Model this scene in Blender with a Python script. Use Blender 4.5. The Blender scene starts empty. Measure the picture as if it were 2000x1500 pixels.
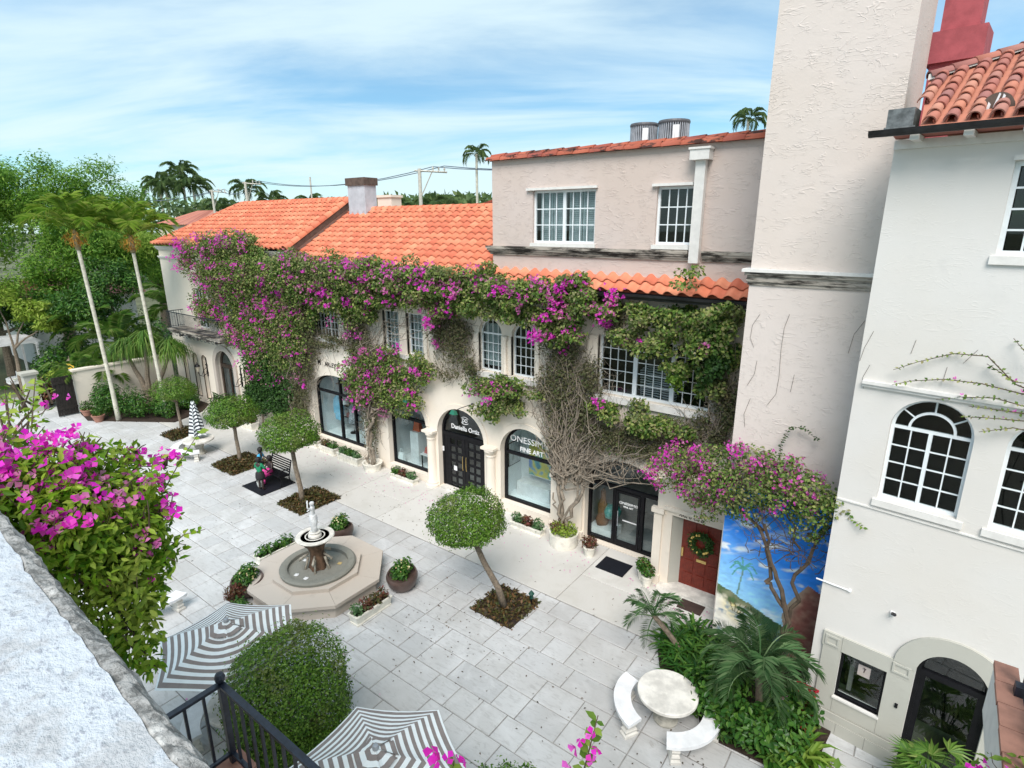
import bpy, math, random
import numpy as np
from math import radians, sin, cos, pi
from mathutils import Vector, Matrix
from mathutils.geometry import tessellate_polygon

SC = bpy.context.scene
COL = SC.collection

# ------------------------------------------------------------------ camera
cam_d = bpy.data.cameras.new('camera')
cam_d.sensor_width = 36.0
cam_d.lens = 1118.3 / 2000 * 36
cam_d.clip_start = 0.05
cam_d.clip_end = 3000
cam = bpy.data.objects.new('camera', cam_d)
COL.objects.link(cam)
yaw, pit, rol = radians(36.771), radians(15.665), radians(-0.168)
fw = Vector((-sin(yaw) * cos(pit), cos(yaw) * cos(pit), -sin(pit)))
rt = Vector((cos(yaw), sin(yaw), 0))
up = rt.cross(fw)
rt, up = cos(rol) * rt + sin(rol) * up, -sin(rol) * rt + cos(rol) * up
mw = Matrix((rt, up, -fw)).transposed().to_4x4()
mw.translation = (0, 0, 10.5)
cam.matrix_world = mw
SC.camera = cam

# ------------------------------------------------------------------ sky, sun, exposure
SUN_AZ, SUN_EL = radians(30), radians(50)       # azimuth measured from -Y towards +X
w = bpy.data.worlds.new('World')
SC.world = w
w.use_nodes = True
nt = w.node_tree
nt.nodes.clear()
def wn(t, **k):
    n = nt.nodes.new(t)
    for a, b in k.items():
        setattr(n, a, b)
    return n
def wl(a, b): nt.links.new(a, b)
def wmath(op, a, b=None, c=None, clamp=False):
    n = wn('ShaderNodeMath', operation=op, use_clamp=clamp)
    for i, x in enumerate((a, b, c)):
        if x is None: continue
        if isinstance(x, (int, float)): n.inputs[i].default_value = x
        else: wl(x, n.inputs[i])
    return n.outputs[0]
sky = wn('ShaderNodeTexSky', sky_type='NISHITA', sun_disc=False)
sky.sun_elevation = SUN_EL
sky.sun_rotation = pi + SUN_AZ
sky.air_density = 1.0; sky.dust_density = 0.15; sky.ozone_density = 2.5
tc = wn('ShaderNodeTexCoord')
sep = wn('ShaderNodeSeparateXYZ'); wl(tc.outputs['Generated'], sep.inputs[0])
zc = wmath('ADD', wmath('MAXIMUM', sep.outputs[2], 0.0), 0.16)
px_ = wmath('DIVIDE', sep.outputs[0], zc); py_ = wmath('DIVIDE', sep.outputs[1], zc)
cmb = wn('ShaderNodeCombineXYZ'); wl(px_, cmb.inputs[0]); wl(py_, cmb.inputs[1])
mr = wn('ShaderNodeMapping'); wl(cmb.outputs[0], mr.inputs[0]); mr.inputs['Rotation'].default_value = (0, 0, radians(-33))
mp = wn('ShaderNodeMapping'); wl(mr.outputs[0], mp.inputs[0])
mp.inputs['Scale'].default_value = (0.5, 1.15, 1); mp.inputs['Location'].default_value = (3.1, 1.7, 0)
n1 = wn('ShaderNodeTexNoise'); n1.inputs['Scale'].default_value = 1.15; n1.inputs['Detail'].default_value = 7; n1.inputs['Roughness'].default_value = 0.55; n1.inputs['Distortion'].default_value = 0.5
wl(mp.outputs[0], n1.inputs['Vector'])
n2 = wn('ShaderNodeTexNoise'); n2.inputs['Scale'].default_value = 0.33; n2.inputs['Detail'].default_value = 3
wl(mp.outputs[0], n2.inputs['Vector'])
cov = wmath('ADD', wmath('MULTIPLY', n1.outputs[0], 0.62), wmath('MULTIPLY', n2.outputs[0], 0.5))
rmp = wn('ShaderNodeMapRange', interpolation_type='SMOOTHSTEP'); wl(cov, rmp.inputs[0])
rmp.inputs[1].default_value = 0.40; rmp.inputs[2].default_value = 0.62; rmp.inputs[3].default_value = 0.12; rmp.inputs[4].default_value = 0.88
skyc = wn('ShaderNodeVectorMath', operation='SCALE'); wl(sky.outputs[0], skyc.inputs[0]); skyc.inputs['Scale'].default_value = 0.078
tint = wn('ShaderNodeVectorMath', operation='MULTIPLY'); wl(skyc.outputs[0], tint.inputs[0]); tint.inputs[1].default_value = (0.74, 1.12, 1.2)
mix = wn('ShaderNodeMix', data_type='RGBA'); wl(rmp.outputs[0], mix.inputs[0]); wl(tint.outputs[0], mix.inputs[6])
mix.inputs[7].default_value = (0.46, 0.565, 0.60, 1)
bg = wn('ShaderNodeBackground'); wl(mix.outputs[2], bg.inputs[0]); bg.inputs[1].default_value = 1.0
wo = wn('ShaderNodeOutputWorld'); wl(bg.outputs[0], wo.inputs[0])

sun_d = bpy.data.lights.new('sun', 'SUN')
sun_d.energy = 2.5; sun_d.angle = radians(34); sun_d.color = (1.0, 0.94, 0.885)
sun = bpy.data.objects.new('sun', sun_d); COL.objects.link(sun)
sun.location = (20, -10, 40)
sdir = Vector((sin(SUN_AZ) * cos(SUN_EL), -cos(SUN_AZ) * cos(SUN_EL), sin(SUN_EL)))   # towards the sun
sun.rotation_euler = (-sdir).to_track_quat('-Z', 'Y').to_euler()

SC.view_settings.view_transform = 'Standard'
SC.view_settings.look = 'None'
SC.view_settings.exposure = 0.84
SC.view_settings.gamma = 1.0
SC.view_settings.use_curve_mapping = False
SC.render.engine = 'CYCLES'
SC.cycles.max_bounces = 6
SC.cycles.transparent_max_bounces = 10

# ------------------------------------------------------------------ object helpers
ORG = {}
def org(p):
    return ORG.get(p, Vector((0, 0, 0))) if p else Vector((0, 0, 0))
def tag(o, label=None, cat=None, group=None, kind=None):
    if label: o['label'] = label
    if cat: o['category'] = cat
    if group: o['group'] = group
    if kind: o['kind'] = kind
    return o
def thing(name, label, cat, loc=(0, 0, 0), group=None, rotz=0, local=False):
    o = bpy.data.objects.new(name, None)
    o.empty_display_size = 0.2
    COL.objects.link(o)
    o.location = loc; o.rotation_euler = (0, 0, rotz)
    ORG[o] = Vector((0, 0, 0)) if local else Vector(loc)
    return tag(o, label, cat, group)
def link(name, me, parent=None, loc=(0, 0, 0), rot=None, scale=None):
    o = bpy.data.objects.new(name, me)
    COL.objects.link(o)
    if parent:
        o.parent = parent
        o.location = Vector(loc) - org(parent)
        ORG[o] = Vector(loc)
    else:
        o.location = loc
        ORG[o] = Vector(loc)
    if rot is not None: o.rotation_euler = rot
    if scale is not None: o.scale = scale
    return o
def copy_tree(o, loc=None, rotz=None, parent=None):
    c = o.copy(); COL.objects.link(c)
    if parent: c.parent = parent
    if loc is not None: c.location = loc
    if rotz is not None: c.rotation_euler = (0, 0, rotz)
    for ch in list(o.children):
        copy_tree(ch, parent=c)
    return c

class MB:
    """collects polygons for one mesh"""
    def __init__(s): s.v = []; s.f = []; s.mi = []; s.cm = 0
    def face(s, pts):
        n = len(s.v); s.v += [tuple(p) for p in pts]; s.f.append(list(range(n, n + len(pts)))); s.mi.append(s.cm)
    def add(s, vs, fs):
        n = len(s.v); s.v += [tuple(p) for p in vs]
        for f in fs: s.f.append([i + n for i in f]); s.mi.append(s.cm)
    def box(s, x0, x1, y0, y1, z0, z1):
        vs = [(x, y, z) for z in (z0, z1) for y in (y0, y1) for x in (x0, x1)]
        s.add(vs, [(0, 2, 3, 1), (4, 5, 7, 6), (0, 1, 5, 4), (2, 6, 7, 3), (0, 4, 6, 2), (1, 3, 7, 5)]); return s
    def cbox(s, c, d): return s.box(c[0] - d[0] / 2, c[0] + d[0] / 2, c[1] - d[1] / 2, c[1] + d[1] / 2, c[2] - d[2] / 2, c[2] + d[2] / 2)
    def tube(s, pts, r, n=8, cap=True):
        pts = [Vector(p) for p in pts]
        if isinstance(r, (int, float)): r = [r] * len(pts)
        rings = []; up0 = None
        for i, p in enumerate(pts):
            a = pts[max(0, i - 1)]; b = pts[min(len(pts) - 1, i + 1)]
            t = (b - a)
            if t.length < 1e-9: t = Vector((0, 0, 1))
            t.normalize()
            if up0 is None: up0 = Vector((0, 0, 1)) if abs(t.z) < .9 else Vector((1, 0, 0))
            x = t.cross(up0)
            if x.length < 1e-6: x = t.cross(Vector((0, 1, 0)))
            x.normalize(); y = x.cross(t).normalized(); up0 = y
            rings.append([p + r[i] * (cos(2 * pi * k / n) * x + sin(2 * pi * k / n) * y) for k in range(n)])
        vs = [q for g in rings for q in g]; fs = []
        for i in range(len(pts) - 1):
            for k in range(n):
                a = i * n + k; b = i * n + (k + 1) % n
                fs.append((a, b, b + n, a + n))
        if cap:
            fs.append(tuple(range(n))[::-1]); fs.append(tuple(range((len(pts) - 1) * n, len(pts) * n)))
        s.add(vs, fs); return s
    def lathe(s, prof, n=24, c=(0, 0, 0), a0=0.0, wob=None):
        vs = []; fs = []
        for i, (r, z) in enumerate(prof):
            for k in range(n):
                a = a0 + 2 * pi * k / n
                rr = r * (wob(a, z) if wob else 1)
                vs.append((c[0] + rr * cos(a), c[1] + rr * sin(a), c[2] + z))
        for i in range(len(prof) - 1):
            for k in range(n):
                a = i * n + k; b = i * n + (k + 1) % n
                fs.append((a, b, b + n, a + n))
        if prof[0][0] > 1e-4: fs.append(tuple(range(n))[::-1])
        if prof[-1][0] > 1e-4: fs.append(tuple(range((len(prof) - 1) * n, len(prof) * n)))
        s.add(vs, fs); return s
    def prism(s, poly, y0, y1):
        """poly in x,z ; extruded along y"""
        n = len(poly)
        vs = [(x, y0, z) for x, z in poly] + [(x, y1, z) for x, z in poly]
        fs = [tuple(range(n)), tuple(range(n, 2 * n))[::-1]]
        fs += [(i, i + n, (i + 1) % n + n, (i + 1) % n) for i in range(n)]
        s.add(vs, fs); return s
    def slab(s, poly, z0, z1):
        n = len(poly)
        vs = [(x, y, z0) for x, y in poly] + [(x, y, z1) for x, y in poly]
        fs = [tuple(range(n))[::-1], tuple(range(n, 2 * n))]
        fs += [(i, (i + 1) % n, (i + 1) % n + n, i + n) for i in range(n)]
        s.add(vs, fs); return s
    def ring(s, lo, li, y0, y1):
        """frame between two corresponding loops in x,z (open or closed), from y0 to y1"""
        n = len(lo)
        for i in range(n):
            j = (i + 1) % n
            a, b, c, d = lo[i], lo[j], li[j], li[i]
            s.face([(p[0], y0, p[1]) for p in (a, b, c, d)])
            s.face([(p[0], y1, p[1]) for p in (d, c, b, a)])
            s.face([(d[0], y0, d[1]), (c[0], y0, c[1]), (c[0], y1, c[1]), (d[0], y1, d[1])])
            s.face([(b[0], y0, b[1]), (a[0], y0, a[1]), (a[0], y1, a[1]), (b[0], y1, b[1])])
        return s
    def panel(s, outer, holes, y, depth):
        """flat wall in x,z at y with holes whose reveals go in by depth"""
        polys = [[Vector((p[0], p[1], 0)) for p in outer]] + [[Vector((p[0], p[1], 0)) for p in h] for h in holes]
        flat = [(p.x, y, p.y) for g in polys for p in g]
        n = len(s.v); s.v += flat
        for t in tessellate_polygon(polys):
            a, b, c = (flat[i] for i in t)
            cr = (b[0] - a[0]) * (c[2] - a[2]) - (b[2] - a[2]) * (c[0] - a[0])
            t = t if cr > 0 else t[::-1]
            s.f.append([i + n for i in t]); s.mi.append(s.cm)
        for h in holes:
            for i in range(len(h)):
                a, b = h[i], h[(i + 1) % len(h)]
                s.face([(a[0], y, a[1]), (b[0], y, b[1]), (b[0], y + depth, b[1]), (a[0], y + depth, a[1])])
        return s
    def mesh(s, name, mat, off=(0, 0, 0), smooth=False):
        me = bpy.data.meshes.new(name)
        ox, oy, oz = off
        me.from_pydata([(x - ox, y - oy, z - oz) for x, y, z in s.v], [], s.f)
        for m in (mat if isinstance(mat, (list, tuple)) else [mat]): me.materials.append(m)
        if any(s.mi): me.polygons.foreach_set('material_index', s.mi)
        if smooth: me.polygons.foreach_set('use_smooth', [True] * len(me.polygons))
        me.update()
        return me
    def build(s, name, mat, parent=None, smooth=False, at=None):
        """geometry given in the parent's frame; 'at' gives the object's own origin"""
        o = org(parent) if at is None else Vector(at)
        me = s.mesh(name, mat, o, smooth)
        return link(name, me, parent, o)

def loop(x0, x1, z0, zs, zt, n=14):
    """arched opening outline"""
    c, rx, rz = (x0 + x1) / 2, (x1 - x0) / 2, zt - zs
    if rz < 1e-3: return [(x0, z0), (x0, zs), (x1, zs), (x1, z0)]
    return [(x0, z0)] + [(c - rx * cos(pi * i / n), zs + rz * sin(pi * i / n)) for i in range(n + 1)] + [(x1, z0)]
def rect(x0, x1, z0, z1): return [(x0, z0), (x0, z1), (x1, z1), (x1, z0)]
def smooth_by_angle(o, ang=40):
    me = o.data
    me.polygons.foreach_set('use_smooth', [True] * len(me.polygons))
    try: me.set_sharp_from_angle(angle=radians(ang))
    except Exception: pass
def weld(o):
    import bmesh
    bm = bmesh.new(); bm.from_mesh(o.data); bmesh.ops.remove_doubles(bm, verts=bm.verts, dist=1e-4); bm.to_mesh(o.data); bm.free()

# ------------------------------------------------------------------ materials
class N:
    def __init__(s, name):
        s.m = bpy.data.materials.new(name); s.m.use_nodes = True
        s.t = s.m.node_tree; s.t.nodes.clear()
        s.out = s.new('ShaderNodeOutputMaterial')
    def new(s, t, **k):
        n = s.t.nodes.new(t)
        for a, b in k.items(): setattr(n, a, b)
        return n
    def set(s, inp, v):
        if v is None: return
        if isinstance(v, bpy.types.NodeSocket): s.t.links.new(v, inp)
        elif isinstance(v, (tuple, list)) and len(v) == 3 and inp.type == 'RGBA': inp.default_value = (*v, 1)
        else: inp.default_value = v
    def math(s, op, a, b=None, clamp=False):
        n = s.new('ShaderNodeMath', operation=op, use_clamp=clamp); s.set(n.inputs[0], a); s.set(n.inputs[1], b); return n.outputs[0]
    def coord(s, scale=(1, 1, 1), rot=(0, 0, 0), which='Object'):
        tc = s.new('ShaderNodeTexCoord'); mp = s.new('ShaderNodeMapping')
        if which == 'World':
            g = s.new('ShaderNodeNewGeometry'); s.set(mp.inputs[0], g.outputs['Position'])
        else: s.set(mp.inputs[0], tc.outputs[which])
        mp.inputs['Scale'].default_value = scale; mp.inputs['Rotation'].default_value = rot
        return mp.outputs[0]
    def noise(s, vec, scale, detail=4, rough=0.55, dist=0.0):
        n = s.new('ShaderNodeTexNoise'); s.set(n.inputs['Vector'], vec)
        n.inputs['Scale'].default_value = scale; n.inputs['Detail'].default_value = detail; n.inputs['Roughness'].default_value = rough; n.inputs['Distortion'].default_value = dist
        return n.outputs[0]
    def rng(s, v, a, b, c=0.0, d=1.0, sm=True):
        n = s.new('ShaderNodeMapRange', interpolation_type='SMOOTHSTEP' if sm else 'LINEAR'); s.set(n.inputs[0], v)
        for i, x in enumerate((a, b, c, d)): n.inputs[i + 1].default_value = x
        return n.outputs[0]
    def mix(s, f, a, b, mode='MIX'):
        n = s.new('ShaderNodeMix', data_type='RGBA', blend_type=mode); s.set(n.inputs[0], f); s.set(n.inputs[6], a); s.set(n.inputs[7], b); return n.outputs[2]
    def ramp(s, f, stops):
        n = s.new('ShaderNodeValToRGB'); s.set(n.inputs[0], f)
        e = n.color_ramp.elements
        while len(e) < len(stops): e.new(0.5)
        for i, (p, c) in enumerate(stops): e[i].position = p; e[i].color = (*c, 1)
        return n.outputs[0]
    def rnd(s):
        """one random number per loose piece and per object"""
        g = s.new('ShaderNodeNewGeometry'); o = s.new('ShaderNodeObjectInfo')
        return s.math('FRACT', s.math('ADD', g.outputs['Random Per Island'], o.outputs['Random']))
    def bump(s, h, strength=0.3, dist=0.02, normal=None):
        n = s.new('ShaderNodeBump'); s.set(n.inputs['Height'], h); n.inputs['Strength'].default_value = strength; n.inputs['Distance'].default_value = dist
        if normal: s.set(n.inputs['Normal'], normal)
        return n.outputs[0]
    def pbr(s, color, rough=0.7, metal=0.0, spec=0.4, normal=None, **k):
        p = s.new('ShaderNodeBsdfPrincipled'); s.set(p.inputs['Base Color'], color); s.set(p.inputs['Roughness'], rough)
        p.inputs['Metallic'].default_value = metal; p.inputs['Specular IOR Level'].default_value = spec
        if normal: s.set(p.inputs['Normal'], normal)
        for a, b in k.items(): s.set(p.inputs[a.replace('_', ' ')], b)
        return p.outputs[0]
    def end(s, sh):
        s.t.links.new(sh, s.out.inputs[0]); return s.m

def plain(name, color, rough=0.6, metal=0.0, spec=0.4, var=0.12, scale=6.0, bump=0.0):
    n = N(name); c = n.coord()
    t = n.noise(c, scale, 5, 0.6)
    dark = tuple(x * (1 - var) for x in color); lite = tuple(min(1, x * (1 + var)) for x in color)
    col = n.mix(n.rng(t, 0.3, 0.7), dark, lite)
    return n.end(n.pbr(col, rough, metal, spec, n.bump(n.noise(c, scale * 8, 3), bump, 0.01) if bump else None))

def stucco(name, color, ridge=0.5, dirt=0.25, scale=1.0, flat=1.0):
    n = N(name); c = n.coord(which='World')
    big = n.noise(c, 0.35, 3); mid = n.noise(c, 2.3, 4); fine = n.noise(c, 34, 3)
    ca = n.coord((0.8, 0.8, 2.6), (0, 0.12, 0), 'World')
    ln = n.noise(ca, 1.9 * scale, 2.0, 0.5, 1.1)
    r1 = n.rng(n.math('ABSOLUTE', n.math('SUBTRACT', ln, 0.5)), 0.0, 0.030, 1, 0)
    ln2 = n.noise(n.coord((1.0, 1.0, 3.0), (0.1, -0.3, 0.1), 'World'), 2.6 * scale, 2.0, 0.5, 1.2)
    r2 = n.rng(n.math('ABSOLUTE', n.math('SUBTRACT', ln2, 0.47)), 0.0, 0.024, 1, 0)
    mk = n.rng(n.noise(c, 2.9 * scale, 2), 0.46, 0.62)
    mk2 = n.rng(n.noise(c, 3.7 * scale, 2), 0.45, 0.6)
    h = n.math('ADD', n.math('MULTIPLY', r1, mk), n.math('MULTIPLY', r2, mk2))
    hh = n.math('ADD', n.math('MULTIPLY', h, ridge), n.math('ADD', n.math('MULTIPLY', mid, 0.7), n.math('MULTIPLY', fine, 0.10)))
    d = tuple(x * (1 - dirt) for x in color)
    col = n.mix(n.rng(big, 0.35, 0.7), color, tuple(min(1, x * f) for x, f in zip(color, (0.97, 0.95, 0.92))))
    col = n.mix(n.math('MULTIPLY', n.rng(mid, 0.6, 0.78), 0.35), col, d)
    cs = n.coord((5, 5, 0.35), which='World')
    col = n.mix(n.math('MULTIPLY', n.rng(n.noise(cs, 1.0, 4), 0.6, 0.8), 0.22), col, d)
    return n.end(n.pbr(col, 0.85, 0, 0.2, n.bump(hh, 0.5 * flat, 0.03)))

M = {}
M['cream'] = stucco('cream_stucco', (0.76, 0.69, 0.60), 0.15)
M['pink'] = stucco('pink_stucco', (0.575, 0.485, 0.445), 0.55, dirt=0.18)
M['tower'] = stucco('tower_stucco', (0.64, 0.57, 0.53), 0.42, dirt=0.16)
M['white'] = stucco('white_stucco', (0.66, 0.64, 0.615), 0.2, dirt=0.12, flat=0.45)
M['whitetrim'] = plain('white_trim', (0.68, 0.66, 0.63), 0.6, var=0.06)
M['sash'] = plain('white_sash_paint', (0.72, 0.76, 0.78), 0.45, var=0.05)
M['greystone'] = stucco('grey_cast_stone', (0.45, 0.445, 0.40), 0.05, dirt=0.2, scale=2)
M['black'] = plain('black_metal', (0.007, 0.007, 0.009), 0.45, 0.0, 0.2, var=0.3)
M['iron'] = plain('wrought_iron', (0.015, 0.02, 0.035), 0.38, 0.2, 0.6, var=0.4, scale=20, bump=0.15)
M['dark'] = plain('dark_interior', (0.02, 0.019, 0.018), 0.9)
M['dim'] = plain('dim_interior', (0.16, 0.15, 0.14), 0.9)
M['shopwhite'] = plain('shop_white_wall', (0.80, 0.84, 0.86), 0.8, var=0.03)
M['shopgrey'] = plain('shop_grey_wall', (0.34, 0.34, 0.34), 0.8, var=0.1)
M['gutter'] = plain('black_gutter', (0.02, 0.02, 0.022), 0.35, 0.2, 0.5, var=0.4)
M['bark'] = plain('grey_bark', (0.20, 0.16, 0.12), 0.9, var=0.35, scale=14, bump=0.6)
M['twig'] = plain('grey_vine_stem', (0.22, 0.185, 0.145), 0.9, var=0.3, scale=9, bump=0.3)
M['darktwig'] = plain('brown_twig', (0.09, 0.065, 0.045), 0.9, var=0.3)
M['palmtrunk'] = plain('pale_palm_trunk', (0.52, 0.50, 0.42), 0.9, var=0.2, scale=5, bump=0.3)
M['terracotta'] = plain('terracotta', (0.34, 0.17, 0.125), 0.8, var=0.2, scale=4, bump=0.1)
M['bowl'] = plain('brown_glazed_bowl', (0.10, 0.065, 0.055), 0.35, 0.1, 0.5, var=0.25, scale=3)
M['planter'] = plain('cream_cast_planter', (0.72, 0.69, 0.61), 0.8, var=0.14, scale=5, bump=0.1)
M['tan'] = stucco('tan_cast_stone', (0.50, 0.445, 0.395), 0.05, dirt=0.4, scale=2)
M['whitestone'] = plain('white_cast_stone', (0.64, 0.61, 0.56), 0.75, var=0.2, scale=3.5, bump=0.2)
M['paintwhite'] = plain('white_painted_concrete', (0.74, 0.74, 0.75), 0.6, var=0.12, scale=2.5, bump=0.1)
M['mat'] = plain('black_rubber_mat', (0.008, 0.009, 0.014), 0.6, spec=0.3)
M['soil'] = plain('dark_soil', (0.035, 0.022, 0.015), 0.95, var=0.5, scale=14, bump=0.8)
M['reddoor'] = plain('red_mahogany_paint', (0.16, 0.022, 0.012), 0.4, var=0.25, scale=5)
M['brass'] = plain('brass', (0.75, 0.55, 0.22), 0.3, 0.9, var=0.1)
M['steel'] = plain('galvanised_grey', (0.36, 0.38, 0.42), 0.5, 0.3, var=0.15)
M['brownmetal'] = plain('brown_chimney_cap', (0.10, 0.07, 0.055), 0.7, var=0.3)
M['bluegrey'] = plain('blue_grey_render', (0.47, 0.49, 0.53), 0.8, var=0.12, scale=3)
M['redrender'] = plain('dusty_red_render', (0.36, 0.085, 0.10), 0.85, var=0.14, scale=4, bump=0.2)
M['pole'] = plain('concrete_pole', (0.52, 0.49, 0.43), 0.9, var=0.12)
M['wire'] = plain('wire', (0.10, 0.13, 0.17), 0.6)
M['redplastic'] = plain('red_plastic', (0.35, 0.012, 0.025), 0.45, var=0.15)
M['lamp_glass'] = plain('amber_lamp_glass', (0.9, 0.55, 0.06), 0.4)

def glass(name, tint=(0.9, 0.95, 0.95), refl=1.0):
    n = N(name)
    lw = n.new('ShaderNodeLayerWeight'); fc = n.math('ADD', n.math('MULTIPLY', n.math('POWER', lw.outputs['Facing'], 4.0), 0.9), 0.045)
    tr = n.new('ShaderNodeBsdfTransparent'); tr.inputs[0].default_value = (*tint, 1)
    gl = n.new('ShaderNodeBsdfGlossy'); gl.inputs['Roughness'].default_value = 0.02
    mx = n.new('ShaderNodeMixShader'); n.set(mx.inputs[0], n.math('MULTIPLY', fc, refl, True)); n.set(mx.inputs[1], tr.outputs[0]); n.set(mx.inputs[2], gl.outputs[0])
    return n.end(mx.outputs[0])
M['glass'] = glass('clear_glass')
M['pane'] = glass('window_pane', (0.75, 0.80, 0.80), 0.9)

def leafmat(name, cols, trans=0.25, patch=None, rough=0.5, spec=0.25):
    n = N(name); r = n.rnd()
    col = n.ramp(r, [((i) / (len(cols) - 1), c) for i, c in enumerate(cols)])
    if patch:
        c = n.coord(which='World')
        col = n.mix(n.math('MULTIPLY', n.rng(n.noise(c, patch[1], 2), 0.5, 0.68), patch[2]), col, patch[0])
    p = n.pbr(col, rough, 0, spec)
    t = n.new('ShaderNodeBsdfTranslucent'); n.set(t.inputs[0], col)
    mx = n.new('ShaderNodeMixShader'); mx.inputs[0].default_value = trans; n.set(mx.inputs[1], p); n.set(mx.inputs[2], t.outputs[0])
    return n.end(mx.outputs[0])
M['vineleaf'] = leafmat('vine_leaf', [(0.035, 0.07, 0.014), (0.085, 0.165, 0.026), (0.15, 0.24, 0.042), (0.32, 0.37, 0.10), (0.27, 0.24, 0.13), (0.10, 0.20, 0.03), (0.04, 0.08, 0.016)], 0.32, patch=((0.20, 0.15, 0.10), 0.8, 0.3))
M['ivy'] = leafmat('dark_ivy_leaf', [(0.015, 0.045, 0.010), (0.032, 0.085, 0.016), (0.055, 0.125, 0.024)])
M['dryleaf'] = leafmat('dull_olive_leaf', [(0.07, 0.08, 0.034), (0.11, 0.11, 0.05), (0.15, 0.13, 0.075), (0.07, 0.11, 0.03)])
M['bract'] = leafmat('magenta_bract', [(0.66, 0.015, 0.50), (0.88, 0.05, 0.72), (0.80, 0.03, 0.52), (0.92, 0.18, 0.78), (0.60, 0.03, 0.36)], 0.5)
M['palebract'] = leafmat('pink_bract', [(0.62, 0.09, 0.42), (0.78, 0.26, 0.58), (0.58, 0.07, 0.34), (0.80, 0.40, 0.58)], 0.5)
M['topiary'] = leafmat('topiary_leaf', [(0.022, 0.062, 0.006), (0.055, 0.145, 0.010), (0.10, 0.22, 0.018), (0.19, 0.32, 0.05), (0.065, 0.155, 0.012)], patch=((0.17, 0.15, 0.05), 1.5, 0.45), rough=0.42, spec=0.3)
M['limeleaf'] = leafmat('lime_leaf', [(0.15, 0.25, 0.02), (0.25, 0.37, 0.04), (0.34, 0.42, 0.08), (0.17, 0.27, 0.03)], 0.35)
M['freshleaf'] = leafmat('fresh_green_leaf', [(0.05, 0.12, 0.010), (0.10, 0.21, 0.018), (0.17, 0.29, 0.035), (0.24, 0.34, 0.06), (0.07, 0.155, 0.014)], 0.35)
M['treeleaf'] = leafmat('tree_leaf', [(0.05, 0.14, 0.016), (0.11, 0.25, 0.028), (0.18, 0.35, 0.042), (0.28, 0.43, 0.07)], 0.5, patch=((0.34, 0.42, 0.07), 0.16, 0.5))
M['fartree'] = leafmat('far_tree_leaf', [(0.06, 0.11, 0.04), (0.10, 0.165, 0.055), (0.15, 0.21, 0.07)], 0.4)
M['palmleaf'] = leafmat('palm_leaflet', [(0.05, 0.13, 0.018), (0.085, 0.19, 0.028), (0.15, 0.26, 0.045), (0.24, 0.31, 0.09)], 0.35, rough=0.4)
M['datepalm'] = leafmat('date_palm_leaflet', [(0.04, 0.105, 0.035), (0.07, 0.155, 0.055), (0.12, 0.22, 0.09), (0.17, 0.26, 0.12)], 0.3, rough=0.42)
M['shrubleaf'] = leafmat('dark_shrub_leaf', [(0.015, 0.06, 0.009), (0.032, 0.105, 0.015), (0.06, 0.15, 0.022), (0.11, 0.21, 0.035)], 0.25, rough=0.33)
M['mulchleaf'] = leafmat('brown_ground_cover_leaf', [(0.035, 0.03, 0.015), (0.08, 0.055, 0.025), (0.06, 0.08, 0.02), (0.16, 0.08, 0.035), (0.035, 0.055, 0.015)], 0.1)
M['redleaf'] = leafmat('dark_red_leaf', [(0.07, 0.02, 0.02), (0.13, 0.045, 0.02), (0.05, 0.07, 0.02), (0.22, 0.06, 0.06)], 0.15)
M['orangefruit'] = leafmat('orange_fruit_strand', [(0.50, 0.20, 0.03), (0.62, 0.34, 0.06), (0.36, 0.17, 0.03)], 0.2)
M['petal'] = leafmat('pale_yellow_petal', [(0.75, 0.62, 0.25), (0.8, 0.72, 0.45), (0.7, 0.5, 0.2)], 0.3)
M['litter'] = leafmat('fallen_leaf', [(0.04, 0.03, 0.02), (0.09, 0.06, 0.035), (0.14, 0.09, 0.06), (0.05, 0.045, 0.03)], 0.0)

def tilemat(name, cols, dirt=0.0):
    n = N(name); r = n.rnd(); c = n.coord()
    col = n.ramp(r, [(i / (len(cols) - 1), x) for i, x in enumerate(cols)])
    cw = n.coord(which='World')
    t = n.noise(cw, 3.0, 5, 0.65)
    col = n.mix(n.math('MULTIPLY', n.rng(t, 0.45, 0.75), 0.35), col, tuple(x * 0.62 for x in cols[0]))
    if dirt:
        g = n.noise(n.coord((0.9, 2.5, 2.5), which='World'), 1.5, 6, 0.7)
        col = n.mix(n.math('MULTIPLY', n.rng(g, 0.5, 0.58), dirt), col, (0.018, 0.013, 0.012))
    return n.end(n.pbr(col, 0.75, 0, 0.3, n.bump(n.noise(c, 60, 3), 0.2, 0.004)))
M['tile'] = tilemat('orange_clay_tile', [(0.62, 0.185, 0.10), (0.69, 0.235, 0.13), (0.56, 0.15, 0.085), (0.66, 0.21, 0.12), (0.72, 0.28, 0.16), (0.64, 0.19, 0.11)])
M['oldtile'] = tilemat('weathered_clay_tile', [(0.34, 0.085, 0.05), (0.42, 0.12, 0.07), (0.27, 0.07, 0.055), (0.38, 0.10, 0.055)], 0.9)
M['mixtile'] = tilemat('blended_clay_tile', [(0.50, 0.20, 0.13), (0.38, 0.14, 0.11), (0.30, 0.14, 0.13), (0.54, 0.25, 0.17)])

def stain_band():
    n = N('mildewed_cornice'); c = n.coord((0.7, 0.7, 4.5), which='World')
    a = n.noise(c, 1.6, 6, 0.7)
    col = n.mix(n.rng(a, 0.40, 0.58), (0.035, 0.03, 0.026), (0.40, 0.36, 0.31))
    return n.end(n.pbr(col, 0.9, 0, 0.2, n.bump(a, 0.4, 0.03)))
M['cornice'] = stain_band()

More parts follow.
